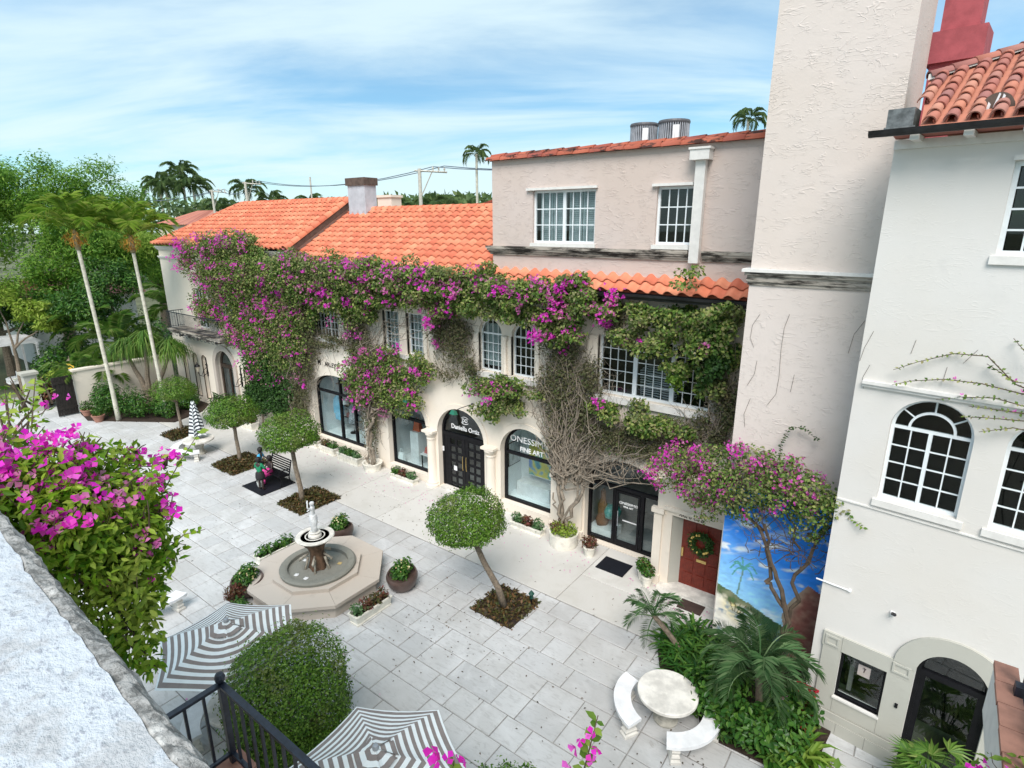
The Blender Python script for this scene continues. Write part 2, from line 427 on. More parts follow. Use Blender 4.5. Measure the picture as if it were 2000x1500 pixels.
def paver_mat():
    n = N('grey_stone_paver'); r = n.rnd(); c = n.coord(which='World')
    base = n.ramp(r, [(0, (0.46, 0.465, 0.47)), (0.3, (0.51, 0.515, 0.52)), (0.6, (0.55, 0.555, 0.56)), (0.85, (0.49, 0.49, 0.485)), (1, (0.53, 0.53, 0.53))])
    a = n.noise(c, 1.3, 6, 0.7, 0.6); b = n.noise(n.coord((1.2, 4.5, 1), which='World'), 2.6, 6, 0.72, 1.0); d = n.noise(c, 0.28, 3)
    col = n.mix(n.math('MULTIPLY', n.rng(b, 0.48, 0.70), 0.55), base, (0.30, 0.295, 0.29))
    col = n.mix(n.math('MULTIPLY', n.rng(a, 0.46, 0.72), 0.6), col, (0.66, 0.665, 0.675))
    col = n.mix(n.math('MULTIPLY', n.rng(d, 0.42, 0.66), 0.5), col, (0.36, 0.345, 0.325))
    sp = n.noise(c, 16, 4, 0.8)
    col = n.mix(n.math('MULTIPLY', n.rng(sp, 0.62, 0.72), 0.55), col, (0.20, 0.19, 0.18))
    st = n.noise(c, 3.1, 5, 0.75, 0.4)
    col = n.mix(n.math('MULTIPLY', n.rng(st, 0.60, 0.74), 0.5), col, (0.24, 0.225, 0.20))
    return n.end(n.pbr(col, n.rng(a, 0.3, 0.7, 0.5, 0.8), 0, 0.3, n.bump(n.math('ADD', b, n.math('MULTIPLY', sp, 0.4)), 0.22, 0.012)))
M['paver'] = paver_mat()
def concrete_mat():
    n = N('pale_concrete'); r = n.rnd(); c = n.coord(which='World')
    col = n.mix(r, (0.53, 0.515, 0.485), (0.58, 0.565, 0.535))
    a = n.noise(c, 0.9, 6, 0.7, 0.5); d = n.noise(c, 9, 5, 0.8)
    col = n.mix(n.math('MULTIPLY', n.rng(a, 0.45, 0.7), 0.5), col, (0.45, 0.43, 0.39))
    col = n.mix(n.math('MULTIPLY', n.rng(d, 0.58, 0.74), 0.35), col, (0.36, 0.33, 0.29))
    st = n.noise(c, 2.2, 4, 0.7)
    col = n.mix(n.math('MULTIPLY', n.rng(st, 0.6, 0.75), 0.3), col, (0.42, 0.37, 0.30))
    return n.end(n.pbr(col, 0.8, 0, 0.25, n.bump(d, 0.15, 0.006)))
M['concrete'] = concrete_mat()
M['joint'] = plain('dark_joint_mortar', (0.27, 0.26, 0.245), 0.95, var=0.3, scale=3)
M['brickpave'] = plain('grey_brick_paver', (0.34, 0.33, 0.31), 0.85, var=0.2, scale=3, bump=0.1)
M['ground'] = plain('mixed_ground', (0.10, 0.11, 0.06), 0.95, var=0.5, scale=0.15)
def parapet_mat(name, edge):
    n = N(name); c = n.coord(which='World')
    a = n.noise(c, 6, 6, 0.7, 0.4); b = n.noise(c, 34, 5, 0.75); d = n.noise(n.coord((1, 1.6, 1), (0, 0, 0.5), 'World'), 30, 4, 0.65)
    if edge:
        col = n.mix(n.rng(b, 0.38, 0.62), (0.13, 0.13, 0.125), (0.36, 0.355, 0.345))
        col = n.mix(n.rng(a, 0.58, 0.66), col, (0.55, 0.54, 0.52))
    else:
        col = n.mix(n.math('MULTIPLY', n.rng(d, 0.56, 0.63), 0.7), (0.50, 0.535, 0.58), (0.24, 0.255, 0.30))
        col = n.mix(n.math('MULTIPLY', n.rng(a, 0.50, 0.62), 0.55), col, (0.36, 0.355, 0.35))
    return n.end(n.pbr(col, 0.9, 0, 0.25, n.bump(n.math('ADD', b, d), 0.8, 0.012)))
M['parapet'] = parapet_mat('whitewashed_rough_parapet', False)
M['parapetedge'] = parapet_mat('weathered_parapet_edge', True)

# ------------------------------------------------------------------ foliage meshes
RG = np.random.default_rng(7)
def unit(v):
    return v / np.maximum(np.linalg.norm(v, axis=1, keepdims=True), 1e-9)
def leaf_mesh(name, mat, pos, nrm, size, aspect=0.5, fold=0.25, spread=0.7, shape=4, hang=0.0, up_dir=None):
    """one leaf per point: a folded blade. pos, nrm (N,3); size scalar or (N,)"""
    n = len(pos); pos = np.asarray(pos, float)
    nr = unit(np.asarray(nrm, float) + RG.normal(0, spread, (n, 3)))
    t = RG.normal(0, 1, (n, 3)); t[:, 2] -= hang
    if up_dir is not None: t = np.asarray(up_dir, float) + RG.normal(0, 0.35, (n, 3))
    t = unit(t - (t * nr).sum(1, keepdims=True) * nr)
    s = np.cross(nr, t)
    L = (size * RG.uniform(0.65, 1.25, n)) if np.isscalar(size) else np.asarray(size)
    L = L[:, None]; Wd = L * aspect
    if shape == 4:
        loc = [(0, 0, 0), (0.45, -0.5, fold), (1, 0, 0), (0.45, 0.5, fold)]
        tri = [(0, 1, 2), (0, 2, 3)]
    else:
        loc = [(0, 0, 0), (0.22, -0.36, fold * .8), (0.55, -0.5, fold), (1, 0, -0.12), (0.55, 0.5, fold), (0.22, 0.36, fold * .8), (0.5, 0, 0)]
        tri = [(0, 1, 6), (1, 2, 6), (2, 3, 6), (3, 4, 6), (4, 5, 6), (5, 0, 6)]
    k = len(loc)
    V = np.empty((n, k, 3))
    for i, (a, b, c) in enumerate(loc): V[:, i] = pos + a * L * t + b * Wd * s + c * Wd * nr
    F = (np.arange(n)[:, None, None] * k + np.array(tri)[None]).reshape(-1, 3)
    return tri_mesh(name, mat, V.reshape(-1, 3), F)
def tri_mesh(name, mat, V, F, off=None):
    me = bpy.data.meshes.new(name)
    me.vertices.add(len(V)); me.vertices.foreach_set('co', np.ascontiguousarray(V, dtype=np.float32).ravel())
    me.loops.add(F.size); me.loops.foreach_set('vertex_index', F.ravel().astype(np.int32))
    me.polygons.add(len(F)); me.polygons.foreach_set('loop_start', np.arange(0, F.size, 3, dtype=np.int32))
    me.update(calc_edges=True); me.materials.append(mat)
    return me
def bract_mesh(name, mat, pos, nrm, size, spread=0.6, big=False):
    """bougainvillea bracts: three papery petals round an axis"""
    n = len(pos); pos = np.asarray(pos, float)
    ax = unit(np.asarray(nrm, float) + RG.normal(0, spread, (n, 3)))
    t = unit(np.cross(ax, RG.normal(0, 1, (n, 3)))); s = np.cross(ax, t)
    L = (size * RG.uniform(0.7, 1.25, n))[:, None]
    Vs = []; Fs = []
    prof = [(0.0, 0.0, 0.0), (0.55, -0.42, 0.55), (0.75, 0.0, 0.42), (1.0, 0.0, 0.55), (0.55, 0.42, 0.55)]
    tri = [(0, 1, 2), (1, 3, 2), (2, 3, 4), (0, 2, 4)]
    for j in range(3):
        a = 2 * pi * j / 3
        d = cos(a) * t + sin(a) * s; e = -sin(a) * t + cos(a) * s
        k0 = len(Vs) * 5
        V = np.empty((n, 5, 3))
        for i, (r, wv, h) in enumerate(prof):
            V[:, i] = pos + L * (r * d * 0.8 + wv * e + h * ax * 0.8)
        Vs.append(V)
    V = np.concatenate(Vs, 1)           # n,15,3
    tr = np.array([[x + 5 * j for x in f] for j in range(3) for f in tri])
    F = (np.arange(n)[:, None, None] * 15 + tr[None]).reshape(-1, 3)
    return tri_mesh(name, mat, V.reshape(-1, 3), F)
def put(name, me, parent=None, kind=None):
    """mesh given in the parent's frame coordinates"""
    o = org(parent)
    if o.length > 0: me.transform(Matrix.Translation(-o))
    ob = link(name, me, parent, o)
    if kind: ob['kind'] = kind
    return ob
def ball_points(n, c, r, shell=0.55):
    d = unit(RG.normal(0, 1, (n, 3)))
    q = RG.uniform(shell ** 3, 1, n) ** (1 / 3)
    return np.asarray(c) + d * q[:, None] * np.asarray(r), d
# ================================================================== ground, courtyard paving, walkway
inv_cam = cam.matrix_world.inverted()
def view_px(p):
    c = inv_cam @ Vector(p)
    if c.z > -0.1: return None
    return (1000 + 1118.3 * c.x / -c.z, 750 - 1118.3 * c.y / -c.z, -c.z)
def seen(p, m=40):
    q = view_px(p)
    return q is not None and -m < q[0] < 2000 + m and -m < q[1] < 1500 + m
R = random.Random(11)

g = MB(); g.face([(-900, -700, -0.09), (700, -700, -0.09), (700, 900, -0.09), (-900, 900, -0.09)])
tag(g.build('ground', M['ground']), kind='structure')

cy = MB(); cy.box(-46, 6, -2, 12.22, -0.3, -0.022)
courtyard = cy.build('courtyard', M['joint']); tag(courtyard, kind='structure')
def paver_mesh(name, lx, ly, h, mat, ch=0.012):
    b = MB(); x, y = lx / 2, ly / 2
    vs = [(-x, -y, -h), (x, -y, -h), (x, y, -h), (-x, y, -h),
          (-x, -y, -ch), (x, -y, -ch), (x, y, -ch), (-x, y, -ch),
          (-x + ch, -y + ch, 0), (x - ch, -y + ch, 0), (x - ch, y - ch, 0), (-x + ch, y - ch, 0)]
    fs = [(8, 9, 10, 11)]
    for a in (0, 4):
        for i in range(4): fs.append((a + i, a + (i + 1) % 4, a + 4 + (i + 1) % 4, a + 4 + i))
    b.add(vs, fs); return b, vs, fs
P = 0.68
beds = [(-31.3, -29.7, 11.35, 12.9), (-25.2, -23.4, 11.05, 12.75), (-19.4, -17.9, 10.75, 12.45), (-9.3, -7.85, 10.4, 11.8), (-10.3, -8.7, 4.3, 5.9), (-5.2, -3.7, 3.1, 4.5)]
cells = []
row = 0; y = 12.225 - 20 * P
while y + P < 12.24:
    x = -45.5 + R.choice((0, P / 2, P * .75))
    while x < 5.6:
        L = R.choice((P, P, P, 1.5 * P, 2 * P))
        cx, cy_ = x + L / 2, y + P / 2
        inbed = any(a < cx - L / 2 and cx + L / 2 < b and c < cy_ - P / 2 and cy_ + P / 2 < d for a, b, c, d in beds)
        if not inbed and math.hypot(cx + 14.1, cy_ - 8.9) > 1.3: cells.append((cx, cy_, L))
        x += L
    y += P; row += 1
pm = {}
for L in (P, 1.5 * P, 2 * P):
    b, vs, fs = paver_mesh('paver', L - 0.022, P - 0.022, 0.03, None)
    pm[L] = (b.mesh('paver', M['paver']), vs, fs)
vis = sorted([c for c in cells if seen((c[0], c[1], 0), 0) and c[1] > 1.5], key=lambda c: (c[0]) ** 2 + (c[1]) ** 2 + 110)
single = set(vis[:300])
rest = MB()
for c in cells:
    z = R.uniform(-0.004, 0.004); rz = R.uniform(-0.004, 0.004)
    me, vs, fs = pm[c[2]]
    if c in single:
        link('paver', me, courtyard, (c[0], c[1], z), (R.uniform(-.002, .002), R.uniform(-.002, .002), rz))
    else:
        rest.add([(c[0] + v[0], c[1] + v[1], z + v[2]) for v in vs], fs)
tag(rest.build('paver_field', M['paver'], courtyard), kind='stuff')
bm_, bvs, bfs = paver_mesh('paving_brick', 0.30, 0.146, 0.03, None, 0.008)
bme = bm_.mesh('paving_brick', M['brickpave'])
k = 0
for j in range(9):
    for i in range(15):
        link('paving_brick', bme, courtyard, (-13.0 + i * 0.315 + (j % 2) * 0.157, 2.05 + j * 0.16, 0.012))

wk = MB(); wk.box(-46, -3.3, 12.24, 16.0, -0.3, -0.02)
walkway = wk.build('walkway', M['joint']); tag(walkway, kind='structure')
xs = [-45.9, -42, -38.4, -34.9, -31.5, -28.2, -24.9, -21.6, -18.1, -15.5, -11.1, -7.58, -3.35]
for i in range(len(xs) - 1):
    for (ya, yb) in (((12.25, 13.72), (13.74, 15.58)) if i in (2, 5, 8, 11) else ((12.25, 15.58),)):
        s = MB(); L = xs[i + 1] - xs[i] - 0.02
        b, vs, fs = paver_mesh('s', L, yb - ya, 0.03, None, 0.01)
        link('concrete_slab', b.mesh('concrete_slab', M['concrete']), walkway, ((xs[i] + xs[i + 1]) / 2, (ya + yb) / 2, 0.004 + 0.002 * (i % 2)))

# ================================================================== arcade building
F0 = 15.6
arc = thing('arcade_building', 'long cream arcaded two storey building with orange tiled roofs and vines over its shop fronts', 'building', (-20, F0, 0))
shops = dict(marley=(-23.75, -20.0, 0.45, 2.85, 3.72), s2=(-18.4, -16.05, 0.30, 2.55, 3.5), s3=(-15.4, -12.98, 0.06, 2.45, 3.6),
             s4=(-12.2, -9.95, 0.36, 2.4, 3.46), s5=(-8.58, -5.75, 0.02, 2.1, 3.2))
holes = [loop(*v, n=18) for v in shops.values()]
door0 = (-33.0, -31.0, 0.02, 2.65, 3.65)
holes.append(loop(*door0))
niches = [-36.9, -35.6, -34.5, -29.8]
for x in niches: holes.append(loop(x - .27, x + .27, 0.35, 2.75, 3.02, 10))
holes.append(rect(-27.6, -26.2, 0.02, 2.7))
upw = [('w1', -23.55, -21.3, 5.5, 7.25), ('w2', -18.3, -17.3, 5.42, 7.1), ('w2b', -16.9, -15.95, 5.42, 7.1), ('w4', -8.3, -4.72, 5.32, 7.2)]
for n_, a, b, c, d in upw: holes.append(rect(a, b, c, d))
upa = [('w3', -13.15, -12.1, 5.34, 6.75, 7.25), ('w3b', -11.68, -10.68, 5.34, 6.75, 7.25)]
for n_, *q in upa: holes.append(loop(*q, n=12))
balw = (-34.6, -33.2, 4.7, 7.0)
holes.append(rect(*balw)); holes.append(rect(-31.5, -30.3, 5.2, 7.0))
wl_ = MB()
wl_.panel([(-38.2, -0.05), (-38.2, 9.25), (-24.45, 9.25), (-24.45, 8.62), (-3.3, 8.62), (-3.3, -0.05)], holes, F0, 0.32)
wl_.face([(-38.2, F0, -0.05), (-38.2, F0, 9.25), (-38.2, 23, 9.25), (-38.2, 23, -0.05)])
wl_.face([(-24.45, F0, 8.0), (-24.45, F0, 9.25), (-24.45, 19.2, 11.6), (-24.45, 23, 9.25), (-24.45, 23, 8.0)])
wl_.face([(-38.2, 23, -0.05), (-38.2, 23, 9.25), (-3.3, 23, 9.25), (-3.3, 23, -0.05)])
wall = wl_.build('wall', M['cream'], arc)
# floors and back of the rooms
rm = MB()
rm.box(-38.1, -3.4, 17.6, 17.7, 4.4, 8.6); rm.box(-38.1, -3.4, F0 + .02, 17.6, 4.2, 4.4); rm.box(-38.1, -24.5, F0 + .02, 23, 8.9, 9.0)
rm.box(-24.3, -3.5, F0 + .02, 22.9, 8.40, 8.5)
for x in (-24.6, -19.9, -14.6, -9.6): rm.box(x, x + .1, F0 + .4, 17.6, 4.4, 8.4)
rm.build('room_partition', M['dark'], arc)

ub = MB()
bw1 = (-10.82, -8.58, 9.9, 11.48); bw2 = (-6.68, -5.56, 9.92, 11.45)
ub.panel([(-12.45, 8.62), (-12.45, 12.46), (-3.2, 12.46), (-3.2, 8.62)], [rect(*bw1), rect(*bw2)], F0 + 0.005, 0.22)
ub.face([(-12.45, F0, 8.62), (-12.45, F0, 12.46), (-12.45, 23, 12.46), (-12.45, 23, 8.62)])
ub.face([(-12.45, F0, 12.3), (-3.2, F0, 12.3), (-3.2, 23, 12.3), (-12.45, 23, 12.3)])
ub.face([(-12.45, 23, 8.6), (-12.45, 23, 12.46), (-3.2, 23, 12.46), (-3.2, 23, 8.6)])
upper = ub.build('upper_storey_wall', M['pink'], arc)
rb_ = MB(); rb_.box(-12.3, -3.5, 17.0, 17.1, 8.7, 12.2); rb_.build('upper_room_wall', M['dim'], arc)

# cornice bands of the upper storey and the left wing
cb = MB()
for x0, x1 in ((-12.53, -5.66), (-5.28, -3.3)):
    for i, (dz, dy) in enumerate(((0.0, .05), (.07, .09), (.13, .13), (.19, .16))):
        cb.box(x0 - (0.04 * i if x0 < -12 else 0), x1, F0 - dy, F0 + .003, 9.50 + dz, 9.50 + dz + .07 + (.0 if i < 3 else .02))
cb.build('cornice', M['cornice'], arc)
lc = MB()
for dz, dy in ((8.55, .05), (8.62, .08), (9.05, .06), (9.12, .11), (9.2, .15)): lc.box(-38.2 - dy, -24.5, F0 - dy, F0 + .002, dz, dz + .075)
lc.build('cornice', M['whitetrim'], arc)
# narrow white ledges
ld = MB()
ld.box(-20.0, -15.6, F0 - .06, F0, 4.62, 4.70)
ld.build('string_course', M['whitetrim'], arc)

# ---------------------------------------------------------------- windows
PANE = MB().box(-.5, .5, -.003, .003, -.5, .5).mesh('pane', M['pane'])
def window(parent, x0, x1, z0, z1, y, sashes, cols, rows, name='window', mat=None, fr=0.06, bar=0.022, zt=None, gap=0.05, backing=None):
    mat = mat or M['sash']
    b = MB()
    b.box(x0, x1, y, y + .07, z0, z0 + fr); b.box(x0, x0 + fr, y, y + .07, z0 + fr, z1); b.box(x1 - fr, x1, y, y + .07, z0 + fr, z1)
    if zt is None: b.box(x0 + fr, x1 - fr, y, y + .07, z1 - fr, z1)
    wd = (x1 - x0 - 2 * fr - gap * (sashes - 1)) / sashes
    cells_ = []
    zb, ztop = z0 + fr, z1 - fr
    for s_ in range(sashes):
        a = x0 + fr + s_ * (wd + gap)
        if s_: b.box(a - gap, a, y - .005, y + .075, zb, ztop)
        cw, chh = wd / cols, (ztop - zb) / rows
        for i in range(cols):
            if i: b.box(a + i * cw - bar / 2, a + i * cw + bar / 2, y + .01, y + .05, zb, ztop)
            for j in range(rows):
                cells_.append((a + (i + .5) * cw, zb + (j + .5) * chh, cw - bar, chh - bar))
        for j in range(1, rows): b.box(a, a + wd, y + .013, y + .047, zb + j * chh - bar / 2, zb + j * chh + bar / 2)
    if zt is not None:
        c, rx, rz = (x0 + x1) / 2, (x1 - x0) / 2, zt - z1
        lo = [(c - rx * cos(pi * i / 14), z1 + rz * sin(pi * i / 14)) for i in range(15)]
        li = [(c - (rx - fr) * cos(pi * i / 14), z1 + (rz - fr) * sin(pi * i / 14)) for i in range(15)]
        for i in range(14):
            lo2, li2 = [lo[i], lo[i + 1]], [li[i], li[i + 1]]
            b.add([(p[0], yy, p[1]) for yy in (y, y + .07) for p in (lo2[0], lo2[1], li2[1], li2[0])], [(0, 1, 2, 3), (4, 7, 6, 5), (3, 2, 6, 7)])
        b.box(x0 + fr, x1 - fr, y - .004, y + .072, z1 - fr, z1)
        for i in range(1, cols):
            xx = x0 + fr + i * (x1 - x0 - 2 * fr) / cols
            h = (rz - fr) * math.sqrt(max(0, 1 - ((xx - c) / (rx - fr)) ** 2))
            b.box(xx - bar / 2, xx + bar / 2, y + .01, y + .05, z1, z1 + h)
    w_ = b.build(name, mat, parent)
    for (cx, cz, sx, sz) in cells_:
        link('pane', PANE, w_, (cx, y + .03, cz), None, (sx, 1, sz))
    if zt is not None:
        MB().prism(li, y + .027, y + .033).build('pane', M['pane'], w_)
    return w_
yw = F0 + 0.16
window(arc, -23.55, -21.3, 5.5, 7.25, yw, 3, 3, 5, gap=.06)
window(arc, -18.3, -17.3, 5.42, 7.1, yw, 1, 4, 5); window(arc, -16.9, -15.95, 5.42, 7.1, yw, 1, 4, 5)
window(arc, -13.15, -12.1, 5.34, 6.75, yw, 1, 4, 4, zt=7.25); window(arc, -11.68, -10.68, 5.34, 6.75, yw, 1, 4, 4, zt=7.25)
window(arc, -8.3, -4.72, 5.32, 7.2, yw, 3, 4, 5, gap=.13, fr=.08)
window(arc, -34.6, -33.2, 4.7, 7.0, yw, 2, 2, 4, gap=.07); window(arc, -31.5, -30.3, 5.2, 7.0, yw, 2, 2, 4)
window(arc, bw1[0], bw1[1], bw1[2], bw1[3], F0 + .1, 2, 4, 3, gap=.1, fr=.07, bar=.03)
window(arc, bw2[0], bw2[1], bw2[2], bw2[3], F0 + .1, 1, 4, 3, fr=.07, bar=.03)
# louvred shutters behind the double window
for a in (-10.68, -9.62):
    sh = MB()
    for e in (0, .48):
        sh.box(a + e, a + e + .05, F0 + .28, F0 + .31, 9.95, 11.42); sh.box(a + e + .4, a + e + .45, F0 + .28, F0 + .31, 9.95, 11.42)
        for j in range(24):
            z = 9.98 + j * .06
            sh.face([(a + e + .05, F0 + .28, z), (a + e + .4, F0 + .28, z), (a + e + .4, F0 + .31, z + .055), (a + e + .05, F0 + .31, z + .055)])
    sh.build('shutter', M['sash'], arc)
# zebra patterned chair back seen through the wide window
n_ = N('zebra_cloth'); wv = n_.new('ShaderNodeTexWave', bands_direction='Z'); n_.set(wv.inputs['Vector'], n_.coord()); wv.inputs['Scale'].default_value = 4.2; wv.inputs['Distortion'].default_value = 5; wv.inputs['Detail'].default_value = 1.5; wv.inputs['Detail Scale'].default_value = .7
zm = n_.end(n_.pbr(n_.mix(n_.rng(wv.outputs['Fac'], .45, .55), (.02, .02, .025), (.6, .62, .66)), .8))
zb_ = MB(); zb_.prism([(-7.0, 5.3), (-7.05, 6.15), (-6.9, 6.3), (-6.0, 6.3), (-5.85, 6.15), (-5.9, 5.3)], F0 + .42, F0 + .6)
zo = zb_.build('zebra_chair', zm, None, at=(-6.45, F0 + .5, 5.3)); tag(zo, 'zebra striped chair back behind the wide upper window', 'chair')
# sheer curtains behind the middle windows
for (a, b_) in ((-18.25, -17.35), (-16.85, -16.0), (-13.1, -12.35)):
    n = 26; cu = MB()
    for i in range(n):
        xa, xb = a + (b_ - a) * i / n, a + (b_ - a) * (i + 1) / n
        ya, yb = F0 + .32 + .03 * sin(i * 1.9), F0 + .32 + .03 * sin((i + 1) * 1.9)
        cu.face([(xa, ya, 5.5), (xb, yb, 5.5), (xb, yb, 7.05), (xa, ya, 7.05)])
    cu.build('curtain', M['sash'], arc)
# sills and lintels
def pc(name, mat, *boxes):
    for bx in boxes: o = MB().box(*bx).build(name, mat, arc)
    return o
for x0, x1, z in ((-23.75, -21.1, 5.5), (-18.45, -15.8, 5.42), (-13.35, -10.5, 5.34), (-8.55, -4.5, 5.32)):
    MB().prism([(x0 + .05, z - .2), (x0 + .05, z - .13), (x0, z - .13), (x0, z - .02), (x1, z - .02), (x1, z - .13), (x1 - .05, z - .13), (x1 - .05, z - .2)], F0 - .13, F0 + .1).build('window_sill', M['whitetrim'], arc)
pc('lintel', M['whitetrim'], (bw1[0] - .2, bw1[1] + .08, F0 - .10, F0 + .06, 11.49, 11.56), (bw2[0] - .12, -5.66, F0 - .10, F0 + .06, 11.46, 11.53))
pc('window_sill', M['whitetrim'], (bw1[0] - .06, bw1[1] + .06, F0 - .07, F0 + .08, 9.79, 9.895), (bw2[0] - .06, -5.66, F0 - .07, F0 + .08, 9.8, 9.915))
# stone jambs and the little column between paired arched windows
for x0, x1 in ((-13.35, -13.15), (-12.1, -11.68), (-10.68, -10.5)): pc('window_jamb', M['cream'], (x0, x1, F0 - .04, F0 + .1, 5.34, 6.72))
for x0, x1 in ((-18.5, -18.3), (-17.3, -16.9), (-15.95, -15.75), (-8.62, -8.3)): pc('window_jamb', M['cream'], (x0, x1, F0 - .05, F0 + .1, 5.32, 7.15))
MB().lathe([(.09, 0), (.09, .06), (.06, .1), (.055, 1.15), (.07, 1.2), (.1, 1.3), (.1, 1.38)], 12, (-11.89, F0 - .08, 5.36)).build('colonnette', M['cream'], arc, True)

# ---------------------------------------------------------------- shop fronts
def pane_poly(poly, y, parent, name='pane', mat=None): return MB().prism(poly, y, y + .008).build(name, mat or M['glass'], parent)
def arc_above(x0, x1, zs, zt, z):
    """half-chord of the arch at height z"""
    if z <= zs: return x0, x1
    c, rx = (x0 + x1) / 2, (x1 - x0) / 2
    k = math.sqrt(max(0, 1 - ((z - zs) / (zt - zs)) ** 2))
    return c - rx * k, c + rx * k
def arch_piece(x0, x1, zs, zt, xa, xb, zlo, n=10):
    """region under the arch between xa..xb above zlo"""
    c, rx = (x0 + x1) / 2, (x1 - x0) / 2
    pts = [(xa, zlo)]
    for i in range(n + 1):
        x = xa + (xb - xa) * i / n
        pts.append((x, zs + (zt - zs) * math.sqrt(max(0, 1 - ((x - c) / rx) ** 2))))
    pts.append((xb, zlo)); return pts
YS = F0 + 0.24
def shop_front(v, transom, mull, name='shop_window', fr=.09, splits=(), lun_split=()):
    x0, x1, z0, zs, zt = v
    b = MB()
    b.ring(loop(x0 - .02, x1 + .02, z0, zs, zt + .02, 18), loop(x0 + fr, x1 - fr, z0 + fr * 1.2, zs, zt - fr, 18), YS, YS + .12)
    xa, xb = arc_above(x0 + fr, x1 - fr, zs, zt - fr, transom)
    b.box(xa - .01, xb + .01, YS - .01, YS + .13, transom - .05, transom + .05)
    for m in mull: b.box(m - .05, m + .05, YS - .005, YS + .125, z0 + fr, transom)
    for m in lun_split: b.box(m - .045, m + .045, YS - .005, YS + .125, transom, zs + (zt - fr - zs) * .93 if abs(m - (x0 + x1) / 2) < .6 else zs + (zt - zs) * .6)
    o = b.build(name, M['black'], arc)
    ed = [x0 + fr] + list(mull) + [x1 - fr]
    for i in range(len(ed) - 1): pane_poly(rect(ed[i] + .03, ed[i + 1] - .03, z0 + fr, transom - .04), YS + .06, o)
    pane_poly(arch_piece(x0 + fr, x1 - fr, zs, zt - fr, x0 + fr + .02 if transom <= zs else xa, x1 - fr - .02 if transom <= zs else xb, transom + .04, 16), YS + .06, o)
    return o
sf_m = shop_front(shops['marley'], 2.75, (-22.0, -20.95), lun_split=(-21.95,))
sf_2 = shop_front(shops['s2'], 2.5, ())
sf_4 = shop_front(shops['s4'], 2.3, ())
sf_5 = shop_front(shops['s5'], 2.12, (-7.62, -6.62), name='shop_entrance')
db = MB()      # glazed door leaf in the last shop front: stiles, rails, push bar
db.box(-7.55, -7.47, YS - .02, YS + .03, .1, 2.05); db.box(-6.77, -6.69, YS - .02, YS + .03, .1, 2.05); db.box(-7.47, -6.77, YS - .02, YS + .03, .1, .25); db.box(-7.47, -6.77, YS - .02, YS + .03, 1.97, 2.05)
dl = db.build('door', M['black'], sf_5)
MB().tube([(-7.43, YS - .08, .8), (-7.43, YS - .08, 1.35)], .014, 6).build('door_handle', M['steel'], sf_5)
MB().box(-7.3, -6.8, YS + .03, YS + .04, .98, 1.02).build('door_sign', M['paintwhite'], sf_5)

# double door with square lights
x0, x1, z0, zs, zt = shops['s3']
b = MB()
b.ring(loop(x0 - .02, x1 + .02, z0, zs, zt + .02, 18), loop(x0 + .1, x1 - .1, z0 + .02, zs, zt - .1, 18), YS, YS + .12)
b.box(x0 + .1, x1 - .1, YS - .01, YS + .13, 2.28, 2.42)
ent = b.build('entrance_door', M['black'], arc)
pane_poly(arch_piece(x0 + .1, x1 - .1, zs, zt - .1, x0 + .13, x1 - .13, 2.43, 16), YS + .06, ent)
DP = MB().box(-.5, .5, -.004, .004, -.5, .5).mesh('pane', M['glass'])
mid = (x0 + x1) / 2
for (a, c) in ((x0 + .26, mid - .01), (mid + .01, x1 - .26)):
    b = MB(); wd = c - a; st = .17; cw = (wd - 2 * st) / 2; n = 6; zb, ztp = .22, 2.22; ch = (ztp - zb) / n
    b.box(a, a + st, YS + .02, YS + .07, .1, 2.28); b.box(c - st, c, YS + .02, YS + .07, .1, 2.28); b.box(a + st + cw - .045, a + st + cw + .045, YS + .025, YS + .065, .1, 2.28)
    for j in range(n + 1): b.box(a + st, c - st, YS + .023, YS + .067, zb + j * ch - .045, zb + j * ch + .045)
    leaf = b.build('door_leaf', M['black'], ent)
    for i in range(2):
        for j in range(n): link('pane', DP, leaf, (a + st + (i + .5) * cw, YS + .05, zb + (j + .5) * ch), None, (cw - .05, 1, ch - .05))
b = MB(); b.box(x0 + .1, x0 + .255, YS + .02, YS + .08, .1, 2.28); b.box(x1 - .255, x1 - .1, YS + .02, YS + .08, .1, 2.28); b.build('door_post', M['black'], ent)
b = MB()
for xx in (mid - .09, mid + .09): b.tube([(xx, YS - .03, .95), (xx, YS - .05, 1.05), (xx, YS - .05, 1.45), (xx, YS - .03, 1.55)], .013, 6)
b.build('door_handle', M['brass'], ent)
MB().box(x0 + .02, x0 + .1, YS - .03, YS, 1.55, 1.75).build('entry_panel', M['paintwhite'], ent)
MB().box(mid - .62, mid - .45, YS + .01, YS + .02, .82, 1.02).build('notice', M['paintwhite'], ent)
b = MB(); b.box(x0 + .12, x1 - .1, F0 - .1, YS + .1, -.02, .08); b.build('threshold', M['whitestone'], arc)

